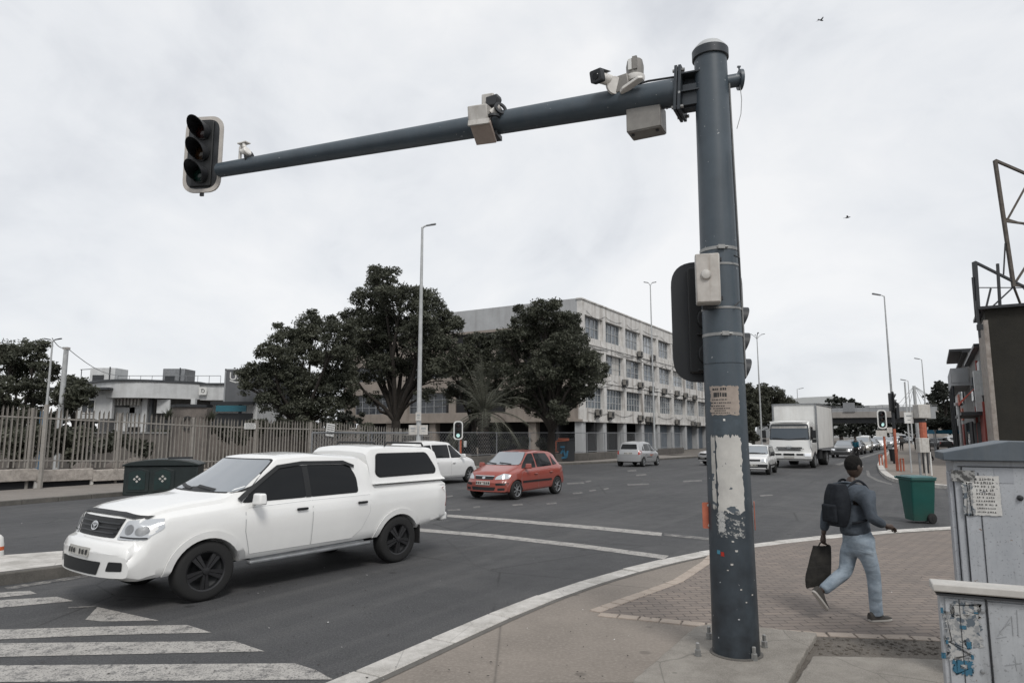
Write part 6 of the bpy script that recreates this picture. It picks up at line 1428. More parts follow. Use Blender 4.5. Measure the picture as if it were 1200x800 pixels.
# ------------------------------------------------------------------ green twin recycling container on the far side
def twin_bin():
    p0 = G(143, 580.5, .13); Y = p0.y; d = Vector((.97, .24, 0)).normalized(); ang = math.atan2(d.y, d.x); r_ = thing('recycling_container', 'dark green two door recycling container with arched lid behind the pickup', 'bin', p0, ang); gm = surf('container_green', (.010, .018, .018), (.006, .011, .011), 3, .45, grime=((.05, .06, .05), .5, .5)); gd = surf('container_door', (.006, .026, .024), (.005, .014, .014), 6, .5)
    W_, Dp, H = 2.1, 1.0, .88
    b = MB(); b.box((W_ / 2, Dp / 2, H / 2), (W_, Dp, H)); b.build('body', gm, r_, bevel=.03)
    b = MB(); arc = [(-.05, 0)] + [(-.05 + (W_ + .1) * t / 12, .04 + .17 * math.sin(PI * min(1, t / 12 * 1.0)) ** .6) for t in range(13)] + [(W_ + .05, 0)]
    b.prism(arc, -Dp - .06, .06, 0, Matrix.Translation((0, 0, H)) @ Matrix.Rotation(PI / 2, 4, 'X')); b.build('lid', gm, r_, bevel=.02)
    for k in range(2):
        x = .10 + k * .72; b = MB(); b.prism(rpoly([(0, 0), (.62, 0), (.62, .64), (.31, .73), (0, .64)], .04), 0, .03, 0, Matrix.Translation((x, -.0, .10)) @ Matrix.Rotation(PI / 2, 4, 'X')); dr = b.build('door', gm, r_, bevel=.006)
        b = MB(); b.prism(rpoly([(0, 0), (.46, 0), (.46, .52), (.23, .60), (0, .52)], .04), 0, .012, 0, Matrix.Translation((x + .06, -.031, .17)) @ Matrix.Rotation(PI / 2, 4, 'X')); b.build('door_panel', gd, dr)
        b = MB(); M0 = Matrix.Translation((x + .29, -.045, .50)) @ Matrix.Rotation(PI / 2, 4, 'X') @ Matrix.Rotation(PI / 4, 4, 'Z')
        for i, j in ((0, 0), (1, 0), (0, 1), (1, 1)): b.box((-.055 + i * .1, -.055 + j * .1, 0), (.06, .06, .006), M0)
        b.build('emblem', MT['boxgrey'], dr)
    b = MB(); b.bar((1.2, .1, H + .24), (1.9, .2, H + .24), .06); b.build('handle', MT['blackm'], r_)
twin_bin()
# bollard cut by the left edge of the picture
q = G(-5, 651, .164); r_ = thing('reflective_bollard', 'white domed bollard with an orange band on the median', 'bollard', (q.x, q.y, .164)); b = MB(); b.lathe([(.10, 0), (.09, .18), (.085, .2), (.075, .27), (.04, .31), (.001, .32)], 20); b.build('post', MT['white'], r_); b = MB(); b.lathe([(.096, .06), (.094, .14)], 20); b.build('band', MT['orange'], r_)

# ------------------------------------------------------------------ steel kiosks in the right foreground
def cab_mat(name, c1, c2):
    t = NT(name); col = t.mix(t.ramp(t.noise(2.2, 6, .7), .35, .65), c1, c2)
    v = t.mapn((9, 9, 1.0)); col = t.mix(t.math('MULTIPLY', t.ramp(t.noise(1, 5, .7, v), .54, .70), .45), col, (.13, .135, .14))
    sc = t.mapn((3, 3, 14), .6); col = t.mix(t.math('MULTIPLY', t.ramp(t.noise(2.5, 8, .8, sc), .63, .66), .6), col, (.10, .10, .105))
    col = t.mix(t.ramp(t.noise(16, 3, .6), .70, .72), col, (.20, .15, .12)); col = t.mix(t.math('MULTIPLY', t.ramp(t.noise(60, 2, .6), .62, .68), .5), col, (.12, .12, .12))
    t.set(Base_Color=col, Roughness=.5); t.bump(t.noise(4, 4, .6), .35, .012); return t.mat
def torn(name, root, cx, cz, w_, h_, m, y, seed, hole=.0, ragged=.012):
    """a sheet of paper with torn edges on a front facing -y"""
    rr = random.Random(seed); pts = []; n = 26
    for (a, c) in (((-w_ / 2, -h_ / 2), (w_ / 2, -h_ / 2)), ((w_ / 2, -h_ / 2), (w_ / 2, h_ / 2)), ((w_ / 2, h_ / 2), (-w_ / 2, h_ / 2)), ((-w_ / 2, h_ / 2), (-w_ / 2, -h_ / 2))):
        for k in range(n): t = k / n; pts.append((a[0] + (c[0] - a[0]) * t + rr.uniform(-1, 1) * ragged, a[1] + (c[1] - a[1]) * t + rr.uniform(-1, 1) * ragged))
    b = MB(); b.prism(pts, 0, .0012, 0, Matrix.Translation((cx, y, cz)) @ Matrix.Rotation(PI / 2, 4, 'X')); return b.build(name, m, root)
PAPER = surf('old_paper', (.58, .575, .55), (.46, .45, .43), 14, .85, 0, .2, 60, .002, spots=((.22, .22, .23), 22, .66)); PAPERB = surf('paper_brown', (.34, .29, .25), (.26, .22, .19), 16, .85, spots=((.08, .09, .10), 30, .70)); PAPERG = surf('scraped_paper', (.38, .38, .37), (.20, .21, .22), 26, .85, 0, .3, 60, .002, spots=((.09, .11, .13), 30, .56), lo=.45, hi=.55)
def printlines(root, x0, x1, z0, z1, n, y, seed, m=None, boldtop=1):
    b = MB(); rr = random.Random(seed); h = (z1 - z0) / n
    for k in range(n):
        z = z1 - (k + .5) * h; x = x0 + rr.uniform(0, .08) * (x1 - x0); th = h * (.58 if k < boldtop else .40)
        while x < x1:
            l = h * rr.uniform(.25, .55) * (1.2 if k < boldtop else 1)
            if x + l > x1: break
            s = rr.random()
            if s < .35: b.box((x + l / 2, y, z), (l * .8, .0014, th * .3)); b.box((x + l * .2, y, z), (l * .22, .0016, th))
            elif s < .7: b.box((x + l * .2, y, z), (l * .25, .0015, th)); b.box((x + l * .75, y, z), (l * .25, .0015, th)); b.box((x + l * .5, y, z + th * .4), (l * .5, .0013, th * .22))
            else: b.box((x + l / 2, y, z), (l * .3, .0015, th)); b.box((x + l / 2, y, z - th * .4), (l * .8, .0013, th * .2))
            x += l + h * (.12 if rr.random() < .8 else .45)
    return b.build('print', m or MT['ink'], root)
def kiosks():
    gm = cab_mat('kiosk_grey', (.38, .395, .415), (.30, .315, .335)); gl = cab_mat('kiosk_grey_front', (.38, .395, .41), (.29, .305, .32)); rf = surf('kiosk_roof', (.085, .105, .125), (.065, .08, .095), 5, .55, 0, .2, 20, .004, streak=((.16, .16, .15), .3, 4)); cap = surf('kiosk_cap', (.50, .485, .455), (.40, .385, .36), 6, .6, 0, .3, 20, .004)
    Y = 5.4; a = P(1117, 545, Y); top = P(1117, 539, Y).z; r_ = thing('electrical_cabinet', 'tall grey steel cabinet with pitched roof and a torn notice', 'cabinet', (a.x, Y, ZP), rad(-27)); H = top - ZP; W_ = 1.25; Dp = .55; kf_ = Matrix.Rotation(rad(27), 4, 'Z') @ Matrix.Translation((-a.x, -Y, -ZP)); nrm_ = Vector((math.sin(rad(-27)), -math.cos(rad(-27)), 0)); org_ = Vector((a.x, Y, ZP))
    def loc_(px, py): return kf_ @ hitplane(px, py, org_, nrm_)
    b = MB(); b.box((W_ / 2, Dp / 2, H / 2), (W_, Dp, H)); b.build('body', gm, r_, bevel=.008)
    b = MB(); b.box((-.02, Dp * .2, H / 2 - .04), (.03, Dp * .3, H - .10)); b.build('side_flange', gm, r_, bevel=.006)
    b = MB(); zr = H + .15; b.add([(-.07, -.07, H), (.36, -.07, zr), (W_ + .07, -.07, zr - .02), (W_ + .07, Dp + .07, H), (-.07, Dp + .07, H), (.36, Dp + .07, zr), (W_ + .07, -.07, H), (W_ + .07, Dp + .07, zr - .02), (-.07, -.07, H + .06), (-.07, Dp + .07, H + .06)],
        [(0, 6, 2, 1, 8), (8, 1, 5, 9), (1, 2, 7, 5), (0, 8, 9, 4), (4, 9, 5, 7, 3), (0, 4, 3, 6), (6, 3, 7, 2)]); b.build('roof', rf, r_, bevel=.006)
    b = MB(); b.prism(rrect(.055, .05, W_ - .03, H - .05, .006), 0, .014, 0, Matrix.Rotation(PI / 2, 4, 'X')); d_ = b.build('door', gm, r_, bevel=.003)
    b = MB(); b.box((.155, -.017, H / 2 - .02), (.005, .006, H - .14)); b.box((.05, -.004, H / 2), (.006, .012, H - .1)); b.box((.6, -.016, H - .045), (W_ - .1, .006, .006)); b.build('seam', MT['blackm'], d_)
    b = MB(); kx = loc_(1195, 583).x; b.lathe([(.022, 0), (.020, .014), (.008, .02), (.001, .02)], 16, 0, Matrix.Translation((kx, -.014, loc_(1195, 583).z)) @ Matrix.Rotation(PI / 2, 4, 'X')); b.lathe([(.008, .02), (.008, .03), (.001, .03)], 10, 0, Matrix.Translation((kx, -.014, loc_(1195, 583).z)) @ Matrix.Rotation(PI / 2, 4, 'X')); b.build('lock', MT['blackm'], d_)
    q = loc_(1151, 580); w_, h_ = (loc_(1171, 580) - loc_(1130, 580)).length, (loc_(1151, 558) - loc_(1151, 604)).length; c_ = (q.x, q.z)
    p_ = torn('notice', r_, c_[0], c_[1], w_, h_, PAPER, -.0215, 3, ragged=.003); p_['label'] = 'torn white notice with rows of dark print'
    printlines(p_, c_[0] - w_ * .22, c_[0] + w_ * .40, c_[1] - h_ * .46, c_[1] + h_ * .46, 10, -.0240, 5, boldtop=5)
    torn('paper_scrap', r_, c_[0] - w_ * .42, c_[1] - h_ * .1, w_ * .3, h_ * .8, PAPERG, -.0232, 5, ragged=.01)
    q = loc_(1128, 557); torn('paper_scrap', r_, q.x, q.z, .155, .085, surf('black_print_scrap', (.30, .30, .29), (.03, .03, .03), 30, .8, lo=.46, hi=.54), -.0225, 6, ragged=.002)
    q = loc_(1176, 557); torn('paper_scrap', r_, q.x, q.z, .12, .11, surf('grey_patch', (.33, .345, .37), (.30, .315, .34), 8, .6), -.0160, 7, ragged=.001)
    # front cabinet
    Y = 4.0; a = P(1098, 690, Y); top = P(1098, 689, Y).z; r_ = thing('electrical_cabinet', 'lower grey steel cabinet with white lip and scraped blue stickers', 'cabinet', (a.x, Y, ZP), rad(-25)); H = top - ZP; kf_ = Matrix.Rotation(rad(25), 4, 'Z') @ Matrix.Translation((-a.x, -Y, -ZP)); nrm_ = Vector((math.sin(rad(-25)), -math.cos(rad(-25)), 0)); org_ = Vector((a.x, Y, ZP))
    def loc_(px, py): return kf_ @ hitplane(px, py, org_, nrm_)
    W_ = 1.15; Dp = .10; b = MB(); b.box((W_ / 2 + .01, Dp / 2 + .02, H / 2 - .01), (W_, Dp, H - .02)); b.build('body', gl, r_, bevel=.006)
    b = MB(); b.box((W_ / 2, Dp / 2, H + .008), (W_ + .05, Dp + .05, .045)); b.build('lip', cap, r_, bevel=.008)
    b = MB(); b.box((W_ / 2 + .01, Dp / 2 + .0, H - .028), (W_ + .03, Dp + .03, .012)); b.build('lip_dark_edge', MT['blackm'], r_)  # dark strip just under the lip
    xs = loc_(1160, 750).x
    b = MB(); b.prism(rrect(.035, .05, xs - .003, H - .05, .004), 0, .01, 0, Matrix.Translation((0, .02, 0)) @ Matrix.Rotation(PI / 2, 4, 'X')); d1 = b.build('door', gl, r_, bevel=.003); b = MB(); b.prism(rrect(xs + .004, .05, W_ - .02, H - .05, .004), 0, .01, 0, Matrix.Translation((0, .02, 0)) @ Matrix.Rotation(PI / 2, 4, 'X')); d2 = b.build('door', gl, r_, bevel=.003)
    b = MB(); b.box((xs, .012, H / 2), (.006, .02, H - .08)); b.box((.17 * .6, .008, H / 2), (.003, .006, H - .1)); b.build('seam', MT['blackm'], r_)
    for px, py in ((1152, 716), (1152, 787)):
        q = loc_(px, py); b = MB(); b.lathe([(.012, 0), (.010, .008), (.001, .01)], 12, 0, Matrix.Translation((q.x, .01, q.z)) @ Matrix.Rotation(PI / 2, 4, 'X')); b.build('rivet', MT['steel'], r_)
    def at(px, py): q = loc_(px, py); return q.x, q.z
    blue = flat('sticker_blue', (.03, .12, .19), .6); rr = random.Random(4)
    x, z = at(1129, 738); torn('sticker', r_, x, z, .165, .16, PAPERG, .0085, 11, ragged=.012); x, z = at(1132, 715); torn('sticker', r_, x, z, .13, .07, PAPERG, .0078, 12, ragged=.014); x, z = at(1124, 762); torn('sticker', r_, x, z, .10, .10, PAPERG, .008, 13, ragged=.014)
    for px, py, w_, h_ in ((1129, 735, .03, .02), (1136, 756, .022, .035), (1140, 770, .012, .022), (1129, 782, .09, .07), (1106, 768, .02, .03), (1104, 715, .012, .03), (1110, 752, .012, .02), (1144, 718, .02, .008)):
        x, z = at(px, py); torn('sticker_scrap', r_, x, z, w_, h_, blue, .0072, int(px), ragged=min(w_, h_) * .12)
    x, z = at(1130, 781); torn('sticker_scrap', r_, x, z, .03, .02, PAPERG, .0058, 44, ragged=.003)
    b = MB()
    for p, q in (((1170, 745), (1186, 722)), ((1186, 722), (1188, 745)), ((1172, 740), (1184, 730)), ((1192, 715), (1194, 745)), ((1168, 748), (1180, 746)), ((1178, 780), (1198, 777)), ((1190, 770), (1192, 786))):
        (x0, z0), (x1, z1) = at(*p), at(*q); b.bar((x0, .0088, z0), (x1, .0088, z1), .002, .003)
    b.build('scratches', MT['wframe'], r_)
kiosks()
# ------------------------------------------------------------------ the big signal mast
def mast():
    Yb = 6.02; base = P(863, 768, Yb); zb = ZP + .06; X0 = base.x; top = P(833, 52, Yb); H = top.z - zb - .11
    root = thing('signal_mast', 'thick dark blue grey steel mast with a long overhead arm on a concrete plinth', 'mast', (X0, Yb, zb))
    O = Vector((X0, Yb, zb))
    lean = (P(832, 60, Yb).x - X0) / H
    def rr(z): return .192 - (.192 - .148) * z / H
    def cx(z): return lean * z
    b = MB(); N_ = 40; b.tube([(cx(z), 0, z) for z in [H * k / 12 for k in range(13)]], [rr(H * k / 12) for k in range(13)], N_); b.build('pole', MT['mast'], root, angle=50)
    b = MB(); b.lathe([(.158, -.04), (.165, -.03), (.165, .03), (.158, .04), (.150, .06), (.11, .105), (.05, .125), (.001, .13)], 36, 0, Matrix.Translation((cx(H), 0, H))); b.build('cap', MT['lampgrey'], root, angle=40)
    b = MB(); b.lathe([(.161, -.05), (.167, -.045), (.167, .035), (.161, .04)], 36, 0, Matrix.Translation((cx(H), 0, H)), True); b.build('cap_band', MT['mastlow'], root)
    # base: grout, joint ring and anchor bolts
    b = MB(); b.lathe([(.215, -.02), (.215, .006), (.19, .012)], 36, 0, None, False, False); b.build('base_ring', MT['kerbd'], root)
    for (px, py) in ((831, 748), (818, 768), (896, 758), (884, 773)):
        q = G(px, py, zb) - O; k = MB(); M = Matrix.Translation((q.x, q.y, 0)); k.lathe([(.028, 0), (.028, .012)], 18, 0, M); k.lathe([(.027, .012), (.027, .05), (.017, .055), (.017, .10), (.012, .105), (.001, .105)], 6, 0, M @ Matrix.Rotation(.3, 4, 'Z')); k.build('anchor_bolt', MT['galv'], root)
    # horizontal weld seam and bands
    def zat(py): return P(840, py, Yb - .17).z - zb
    for py in (424.5,): b = MB(); z = zat(py); b.lathe([(rr(z) - .004, z - .006), (rr(z) + .004, z), (rr(z) - .004, z + .006)], 40, 0, Matrix.Translation((cx(z), 0, 0))); b.build('weld_seam', MT['mastlow'], root)
    for py, h in ((289, .028), (359.5, .018), (390.5, .026), (308, .018)):
        z = zat(py); b = MB(); r0 = rr(z); b.lathe([(r0 + .001, z - h / 2), (r0 + .005, z - h / 2), (r0 + .005, z + h / 2), (r0 + .001, z + h / 2)], 40, 0, Matrix.Translation((cx(z), 0, 0)), True)
        if h > .02: b.box((cx(z) - .03, -r0 - .012, z), (.06, .022, .035)); b.tube([(cx(z) - .07, -r0 - .012, z), (cx(z) + .03, -r0 - .014, z)], .007, 6)
        b.build('strap', MT['galv'], root)
    # cables on the right flank
    b = MB()
    for off, dr in ((.0, .012), (.06, .02)):
        b.tube([(cx(z) + math.cos(-.25 - off) * (rr(z) + dr * .5), math.sin(-.25 - off) * (rr(z) + dr * .5), z) for z in [zat(88) - .25 * k for k in range(0, 12)]], .007, 6)
    z0 = zat(92); b.tube([(cx(z0) + .25, -.05, z0), (cx(z0) + .255, -.06, z0 - .15), (cx(z0) + .235, -.08, z0 - .30), (cx(z0) + .185, -.1, z0 - .45)], .0035, 6); b.build('cable', MT['galv'], root)
    b = MB(); z1 = zat(300); z2 = zat(352); b.tube([(cx(z1) + .07, -rr(z1) - .03, z1), (cx(z1) + .12, -rr(z1) - .02, z1 - .02), (cx(z1) + .125, -rr(z1), z2), (cx(z1) + .06, -rr(z1) - .03, z2 - .05)], .007, 6); b.tube([(cx(z1) + .11, -rr(z1) + .01, zat(175)), (cx(z1) + .12, -rr(z1) + .0, z1)], .006, 6); b.build('cable', MT['blackm'], root)
    # stub pipe with flange on the right
    zs = P(860, 95, Yb).z - zb; b = MB(); e_ = P(866, 94, Yb) - O; b.tube([(cx(zs) + .1, 0, zs - .02), (e_.x, -.02, zs)], .062, 20); b.tube([(e_.x - .01, -.02, zs), (e_.x + .02, -.021, zs)], .095, 24); b.tube([(e_.x, -.02, zs + .09), (e_.x - .002, -.02, zs + .13)], .008, 6); b.box((e_.x - .002, -.02, zs + .13), (.03, .02, .012)); b.build('stub_pipe', MT['mast'], root, angle=40)
    # arm
    A0 = Vector((cx(4.9), 0, P(800, 108, Yb + .1).z - zb)); A1 = P(258, 199.5, 9.05) - O; u = (A1 - A0).normalized(); L = (A1 - A0).length; v = Vector((u.y, -u.x, 0)).normalized()
    if v.y > 0: v = -v
    w_ = u.cross(v).normalized(); 
    if w_.z < 0: w_ = -w_
    def ar(t): return .135 + (.098 - .135) * t
    st = .30 / L
    b = MB(); b.tube([A0 + u * L * t for t in [st + (1 - st) * k / 10 for k in range(11)]], [ar(st + (1 - st) * k / 10) for k in range(11)], 36); b.tube([A1 - u * .02, A1 + u * .0], .085, 24); arm = b.build('arm', MT['mast'], root, angle=50)
    R = Matrix((u, v * -1, w_)).transposed().to_4x4()     # local x along the arm, -y toward the viewer, z up
    if R.determinant() < 0: R = Matrix((u, v, w_)).transposed().to_4x4()
    def AM(t_): M = R.copy(); M.translation = A0 + u * (L * t_); return M
    # flange plates and gussets
    M = R.copy(); M.translation = A0 + u * .27; b = MB(); b.box((0, 0, -.02), (.028, .30, .44), M); b.box((.036, 0, -.02), (.028, .30, .44), M); b.build('flange', MT['mastlow'], root, bevel=.004)
    b = MB()
    for y in (-.115, .115):
        for z in (-.20, .16): b.lathe([(.018, -.05), (.018, .06), (.001, .06)], 6, 0, M @ Matrix.Translation((.01, y, z)) @ Matrix.Rotation(PI / 2, 4, 'Y'))
    b.build('flange_bolts', MT['galv'], root)
    b = MB(); b.box((-.10, 0, .12), (.20, .26, .014), M); b.box((-.10, 0, -.05), (.20, .24, .014), M); b.box((-.10, 0, -.19), (.20, .10, .014), M); b.box((-.1, .0, 0), (.22, .012, .36), M); b.box((-.12, 0, -.08), (.2, .18, .2), M); b.build('gusset', MT['mastlow'], root)
    b = MB(); b.tube([A0 + u * .30 + w_ * .145 + v * .03, A0 + u * .6 + w_ * .15 + v * .035, A0 + u * .93 + w_ * .10 + v * .06], .011, 8); b.build('arm_cable', MT['blackm'], root)
    # papers stuck on the pole
    def wrap(name, px0, px1, py0, py1, m, off=.002, rag=.006, seed=1, label=None):
        z1, z0 = zat(py0), zat(py1); rnd = random.Random(seed)
        def ang(px, z):
            pxc = 600 + FPX * (X0 + cx(z)) / (Yb * cp + (zb + z - CH) * sp_); s = (px - pxc) / (FPX * rr(z) / (Yb * cp + (zb + z - CH) * sp_)); return math.asin(max(-.999, min(.999, s)))
        zm = (z0 + z1) / 2; a0, a1 = ang(px0, zm), ang(px1, zm); nx, nz = 22, 22; vs = []; fs = []
        for j in range(nz + 1):
            for i in range(nx + 1):
                fx, fz = i / nx, j / nz
                if i in (0, nx): fx += rnd.uniform(-1, 1) * rag * 3
                if j in (0, nz): fz += rnd.uniform(-1, 1) * rag * 2
                a = a0 + (a1 - a0) * fx; z = z0 + (z1 - z0) * fz; r = rr(z) + off; vs.append((cx(z) + r * math.sin(a), -r * math.cos(a), z))
        fs = [(j * (nx + 1) + i, j * (nx + 1) + i + 1, (j + 1) * (nx + 1) + i + 1, (j + 1) * (nx + 1) + i) for j in range(nz) for i in range(nx)]
        b = MB(); b.add(vs, fs); o = b.build(name, m, root, angle=60); 
        if label: o['label'] = label
        return o, a0, a1, z0, z1
    def printed(px0, px1, py0, py1, seed, big=False):
        z1, z0 = zat(py0), zat(py1); rnd = random.Random(seed); b = MB(); zm = (z0 + z1) / 2
        def ang(px, z):
            dd = (Yb * cp + (zb + z - CH) * sp_); return math.asin(max(-.98, min(.98, (px - 600 - FPX * (X0 + cx(z)) / dd) / (FPX * rr(z) / dd))))
        x = px0
        while x < px1:
            l = rnd.uniform(.8, 2.0) * (1.6 if big else 1); a0, a1 = ang(x, zm), ang(min(x + l, px1), zm); r = rr(zm) + .0035; h = rnd.uniform(.6, 1); zz0 = zm - (z1 - z0) / 2 * h
            b.add([(cx(zm) + r * math.sin(a0), -r * math.cos(a0), zz0), (cx(zm) + r * math.sin(a1), -r * math.cos(a1), zz0), (cx(zm) + r * math.sin(a1), -r * math.cos(a1), z1), (cx(zm) + r * math.sin(a0), -r * math.cos(a0), z1)], [(0, 1, 2, 3)]); x += l + rnd.uniform(.3, .9)
        return b
    o, *_ = wrap('poster', 829.5, 858.5, 452, 486, PAPERB, .0022, .012, 2, 'brown torn paper poster with small dark print')
    for i, (x0, x1, y0, y1, bg_) in enumerate([(831, 836, 454.5, 457, 0), (838, 844, 454, 457, 1), (832, 839, 459.5, 465, 1), (840, 844.5, 460, 465, 1), (831, 845, 467.3, 468.6, 0), (830, 849, 471, 472.3, 0), (830, 843, 474.8, 476, 0), (832, 848, 477.6, 479, 0), (833, 844, 480.3, 481.5, 0), (830, 848, 483, 484, 0)]):
        printed(x0, x1, y0, y1, i, bg_).build('print', MT['ink'], o)
    wrap('poster_remnant', 832, 863, 491, 509, surf('glue_stain', (.055, .075, .092), (.035, .047, .057), 14, .6), .0014, .01, 3)
    wrap('poster_remnant', 836, 862.5, 511, 600, surf('torn_white_bill', (.50, .49, .46), (.40, .39, .37), 10, .8, 0, .2, 60, .002, spots=((.07, .085, .10), 13, .66), lo=.3, hi=.7), .0025, .014, 4, 'tall strip of torn white bill paper')
    wrap('poster_remnant', 831.5, 834.5, 511, 596, surf('torn_white_bill_edge', (.46, .45, .42), (.34, .33, .31), 14, .8, spots=((.07, .085, .10), 16, .60)), .003, .014, 7)
    wrap('poster_remnant', 836, 865, 597, 630, surf('scraped_bill', (.035, .045, .055), (.30, .30, .29), 26, .7, 0, .2, 60, .002, spots=((.32, .32, .31), 34, .64), lo=.52, hi=.60), .0018, .01, 5)
    wrap('paint_scrape', 837, 843, 600, 624, surf('scrape_pale', (.40, .40, .39), (.10, .11, .12), 30, .8, lo=.5, hi=.6), .0034, .05, 6)
    wrap('sticker', 839.5, 842.5, 647, 652, MT['red'], .003, .04, 8); wrap('sticker', 836.5, 839, 645.5, 650, flat('sticker_cyan', (.05, .2, .28), .6), .003, .04, 9); wrap('sticker', 841, 843, 490.5, 493, MT['white'], .004, .05, 10)
    for i, (x, y, s) in enumerate([(855, 645, 1.4), (850, 661, 1.3), (853, 570, 1), (860, 690, 1), (874, 697, 1), (846, 668, .8), (851, 634, 1.2), (866, 705, .9)]): wrap('paint_chip', x - s, x + s, y - s * .8, y + s * .8, MT['boxgrey'], .0015, .05, 20 + i)
    # orange marker boards either side
    for px0, px1, py0, py1, s, lb in ((825, 836, 588.5, 619, -1, 'orange marker plate on the left flank of the mast'), (879, 885, 587, 620, 1, 'orange marker plate turned edge on at the right flank of the mast')):
        z1, z0 = P(840, py0, Yb).z - zb, P(840, py1, Yb).z - zb; q = P((px0 + px1) / 2, 600, Yb) - O
        if s < 0:
            e_ = sub('marker_plate', root, (q.x, .02, (z0 + z1) / 2)); b = MB(); b.prism(rrect(-.05, -(z1 - z0) / 2, .05, (z1 - z0) / 2, .012), 0, .006, 0, Matrix.Rotation(PI / 2, 4, 'X')); b.build('plate', MT['orange2'], e_); b = MB()
            for zz in (-.085, .085): b.lathe([(.013, .006), (.013, .010), (.001, .011)], 12, 0, Matrix.Translation((0.005, 0, zz)) @ Matrix.Rotation(PI / 2, 4, 'X'))
            b.build('rivet', MT['boxgrey'], e_); b = MB(); b.box((.04, .01, .08), (.06, .02, .02)); b.box((.04, .01, -.08), (.06, .02, .02)); b.build('bracket', MT['blackm'], e_)
        else:
            e_ = sub('marker_plate', root, (q.x + .005, -.02, (z0 + z1) / 2), (0, 0, rad(72))); b = MB(); b.prism(rrect(-.05, -(z1 - z0) / 2, .05, (z1 - z0) / 2, .012), 0, .006, 0, Matrix.Rotation(PI / 2, 4, 'X')); b.build('plate', MT['orange2'], e_); b = MB(); b.box((.0, .035, .08), (.05, .05, .02)); b.box((.0, .035, -.08), (.05, .05, .02)); b.box((-.0, .03, 0), (.03, .012, .2)); b.build('bracket', MT['blackm'], e_)
    # ---- things fixed to the mast
    # junction box on the face
    zc = P(834, 325, Yb - .3).z; bx0, bx1 = P(820.5, 325, Yb - .28), P(846, 325, Yb - .28); q = Vector(((bx0.x + bx1.x) / 2, Yb - .17, zc)); j = thing('junction_box', 'weathered pale steel box with a round knob strapped to the mast', 'junction box', q, rad(-14)); hh = (P(834, 295, Yb - .28).z - P(834, 353, Yb - .28).z)
    ww = .205; b = MB(); b.box((0, -.05, 0), (ww, .14, hh)); b.build('casing', MT['boxgrey'], j, bevel=.014); b = MB(); b.box((0, -.125, 0), (ww - .012, .014, hh - .012)); b.build('door', surf('junction_door', (.50, .475, .44), (.38, .355, .325), 9, .5, 0, .2, 30, .003, streak=((.2, .15, .11), .6, 14)), j, bevel=.008)
    b = MB(); b.lathe([(.044, 0), (.044, .012), (.036, .024), (.018, .03), (.001, .031)], 24, 0, Matrix.Translation((-.015, -.132, .025)) @ Matrix.Rotation(PI / 2, 4, 'X')); b.build('knob', MT['boxgrey'], j)
    b = MB(); b.box((ww / 2 + .008, -.05, .17), (.02, .05, .03)); b.box((ww / 2 + .008, -.05, -.17), (.02, .05, .03)); b.box((0, .04, -hh / 2 - .015), (.1, .06, .03)); b.build('hinge', MT['blackm'], j)
    # rear signals hung behind the mast
    def big_signal(name, label, q, facing, w_, h_, border, group, rr_corner=.5, L=.31):
        r_ = thing(name, label, 'traffic light', q, facing, group); M = Matrix.Rotation(PI / 2, 4, 'X'); r = w_ * rr_corner
        out = rrect(-w_ / 2, -h_ / 2, w_ / 2, h_ / 2, r, 8); b = MB(); b.prism(out, -.018, .0, 0, M); b.build('backboard', MT['blackm'], r_)
        if border:
            o2 = rrect(-w_ / 2 - .004, -h_ / 2 - .004, w_ / 2 + .004, h_ / 2 + .004, r, 8); inn = rrect(-w_ / 2 + .045, -h_ / 2 + .045, w_ / 2 - .045, h_ / 2 - .045, r * .88, 8); n = len(o2); b = MB()
            b.add([(x, y, .006) for x, y in o2] + [(x, y, .006) for x, y in inn] + [(x, y, -.022) for x, y in o2] + [(x, y, -.0) for x, y in inn], [(i, (i + 1) % n, n + (i + 1) % n, n + i) for i in range(n)] + [(i, 2 * n + i, 2 * n + (i + 1) % n, (i + 1) % n) for i in range(n)] + [(n + i, n + (i + 1) % n, 3 * n + (i + 1) % n, 3 * n + i) for i in range(n)], 0, M); b.build('border', surf('reflective_border', (.50, .47, .43), (.42, .39, .36), 8, .5), r_)
        b = MB(); b.prism(rrect(-w_ * .27, -h_ * .43, w_ * .27, h_ * .43, .03), -.14, .028, 0, M); b.build('housing', MT['black'], r_, bevel=.01)
        for k in range(3):
            R_ = .105; yy = h_ * (.285 - .285 * k); Mk = M @ Matrix.Translation((0, yy, .028)); b = MB(); b.lathe([(R_ * 1.12, 0), (R_ * 1.12, .02), (R_ * .98, .022)], 24, 0, Mk, False, False); b.build('lens_ring', MT['black'], r_); b = MB(); b.lathe([(R_, .012), (R_ * .8, .03), (R_ * .4, .042), (.001, .046)], 24, 0, Mk); b.build('lens', LENS[k], r_); visor(r_, R_ * 1.05, L, Mk)
            b = MB(); b.lathe([(R_ * .95, -.22), (R_ * 1.05, -.17), (R_ * 1.05, -.13)], 20, 0, Mk @ Matrix.Translation((0, 0, 0))); b.box((0, -.145, -.19), (.22, .015, .05), Mk); b.build('lamp_back', MT['black'], r_, bevel=.006)
        b = MB(); b.box((-w_ * .27 - .01, 0, 0), (.012, h_ * .86, .03), M); b.box((0, -h_ / 2 - .02, -.03), (.05, .05, .03), M); b.build('frame', MT['blackm'], r_)
        return r_
    mid = P(829, 376.5, 6.42)
    s1 = big_signal('traffic_signal', 'large black signal backboard seen from behind, strapped to the mast', mid, PI - rad(12), .66, 1.16, False, 'signals on the big mast', .36)
    b = MB(); b.bar((-.05, .04, .42), (-.05, .42, .42), .04); b.bar((-.05, .04, -.42), (-.05, .42, -.42), .04); b.build('bracket', MT['blackm'], s1)
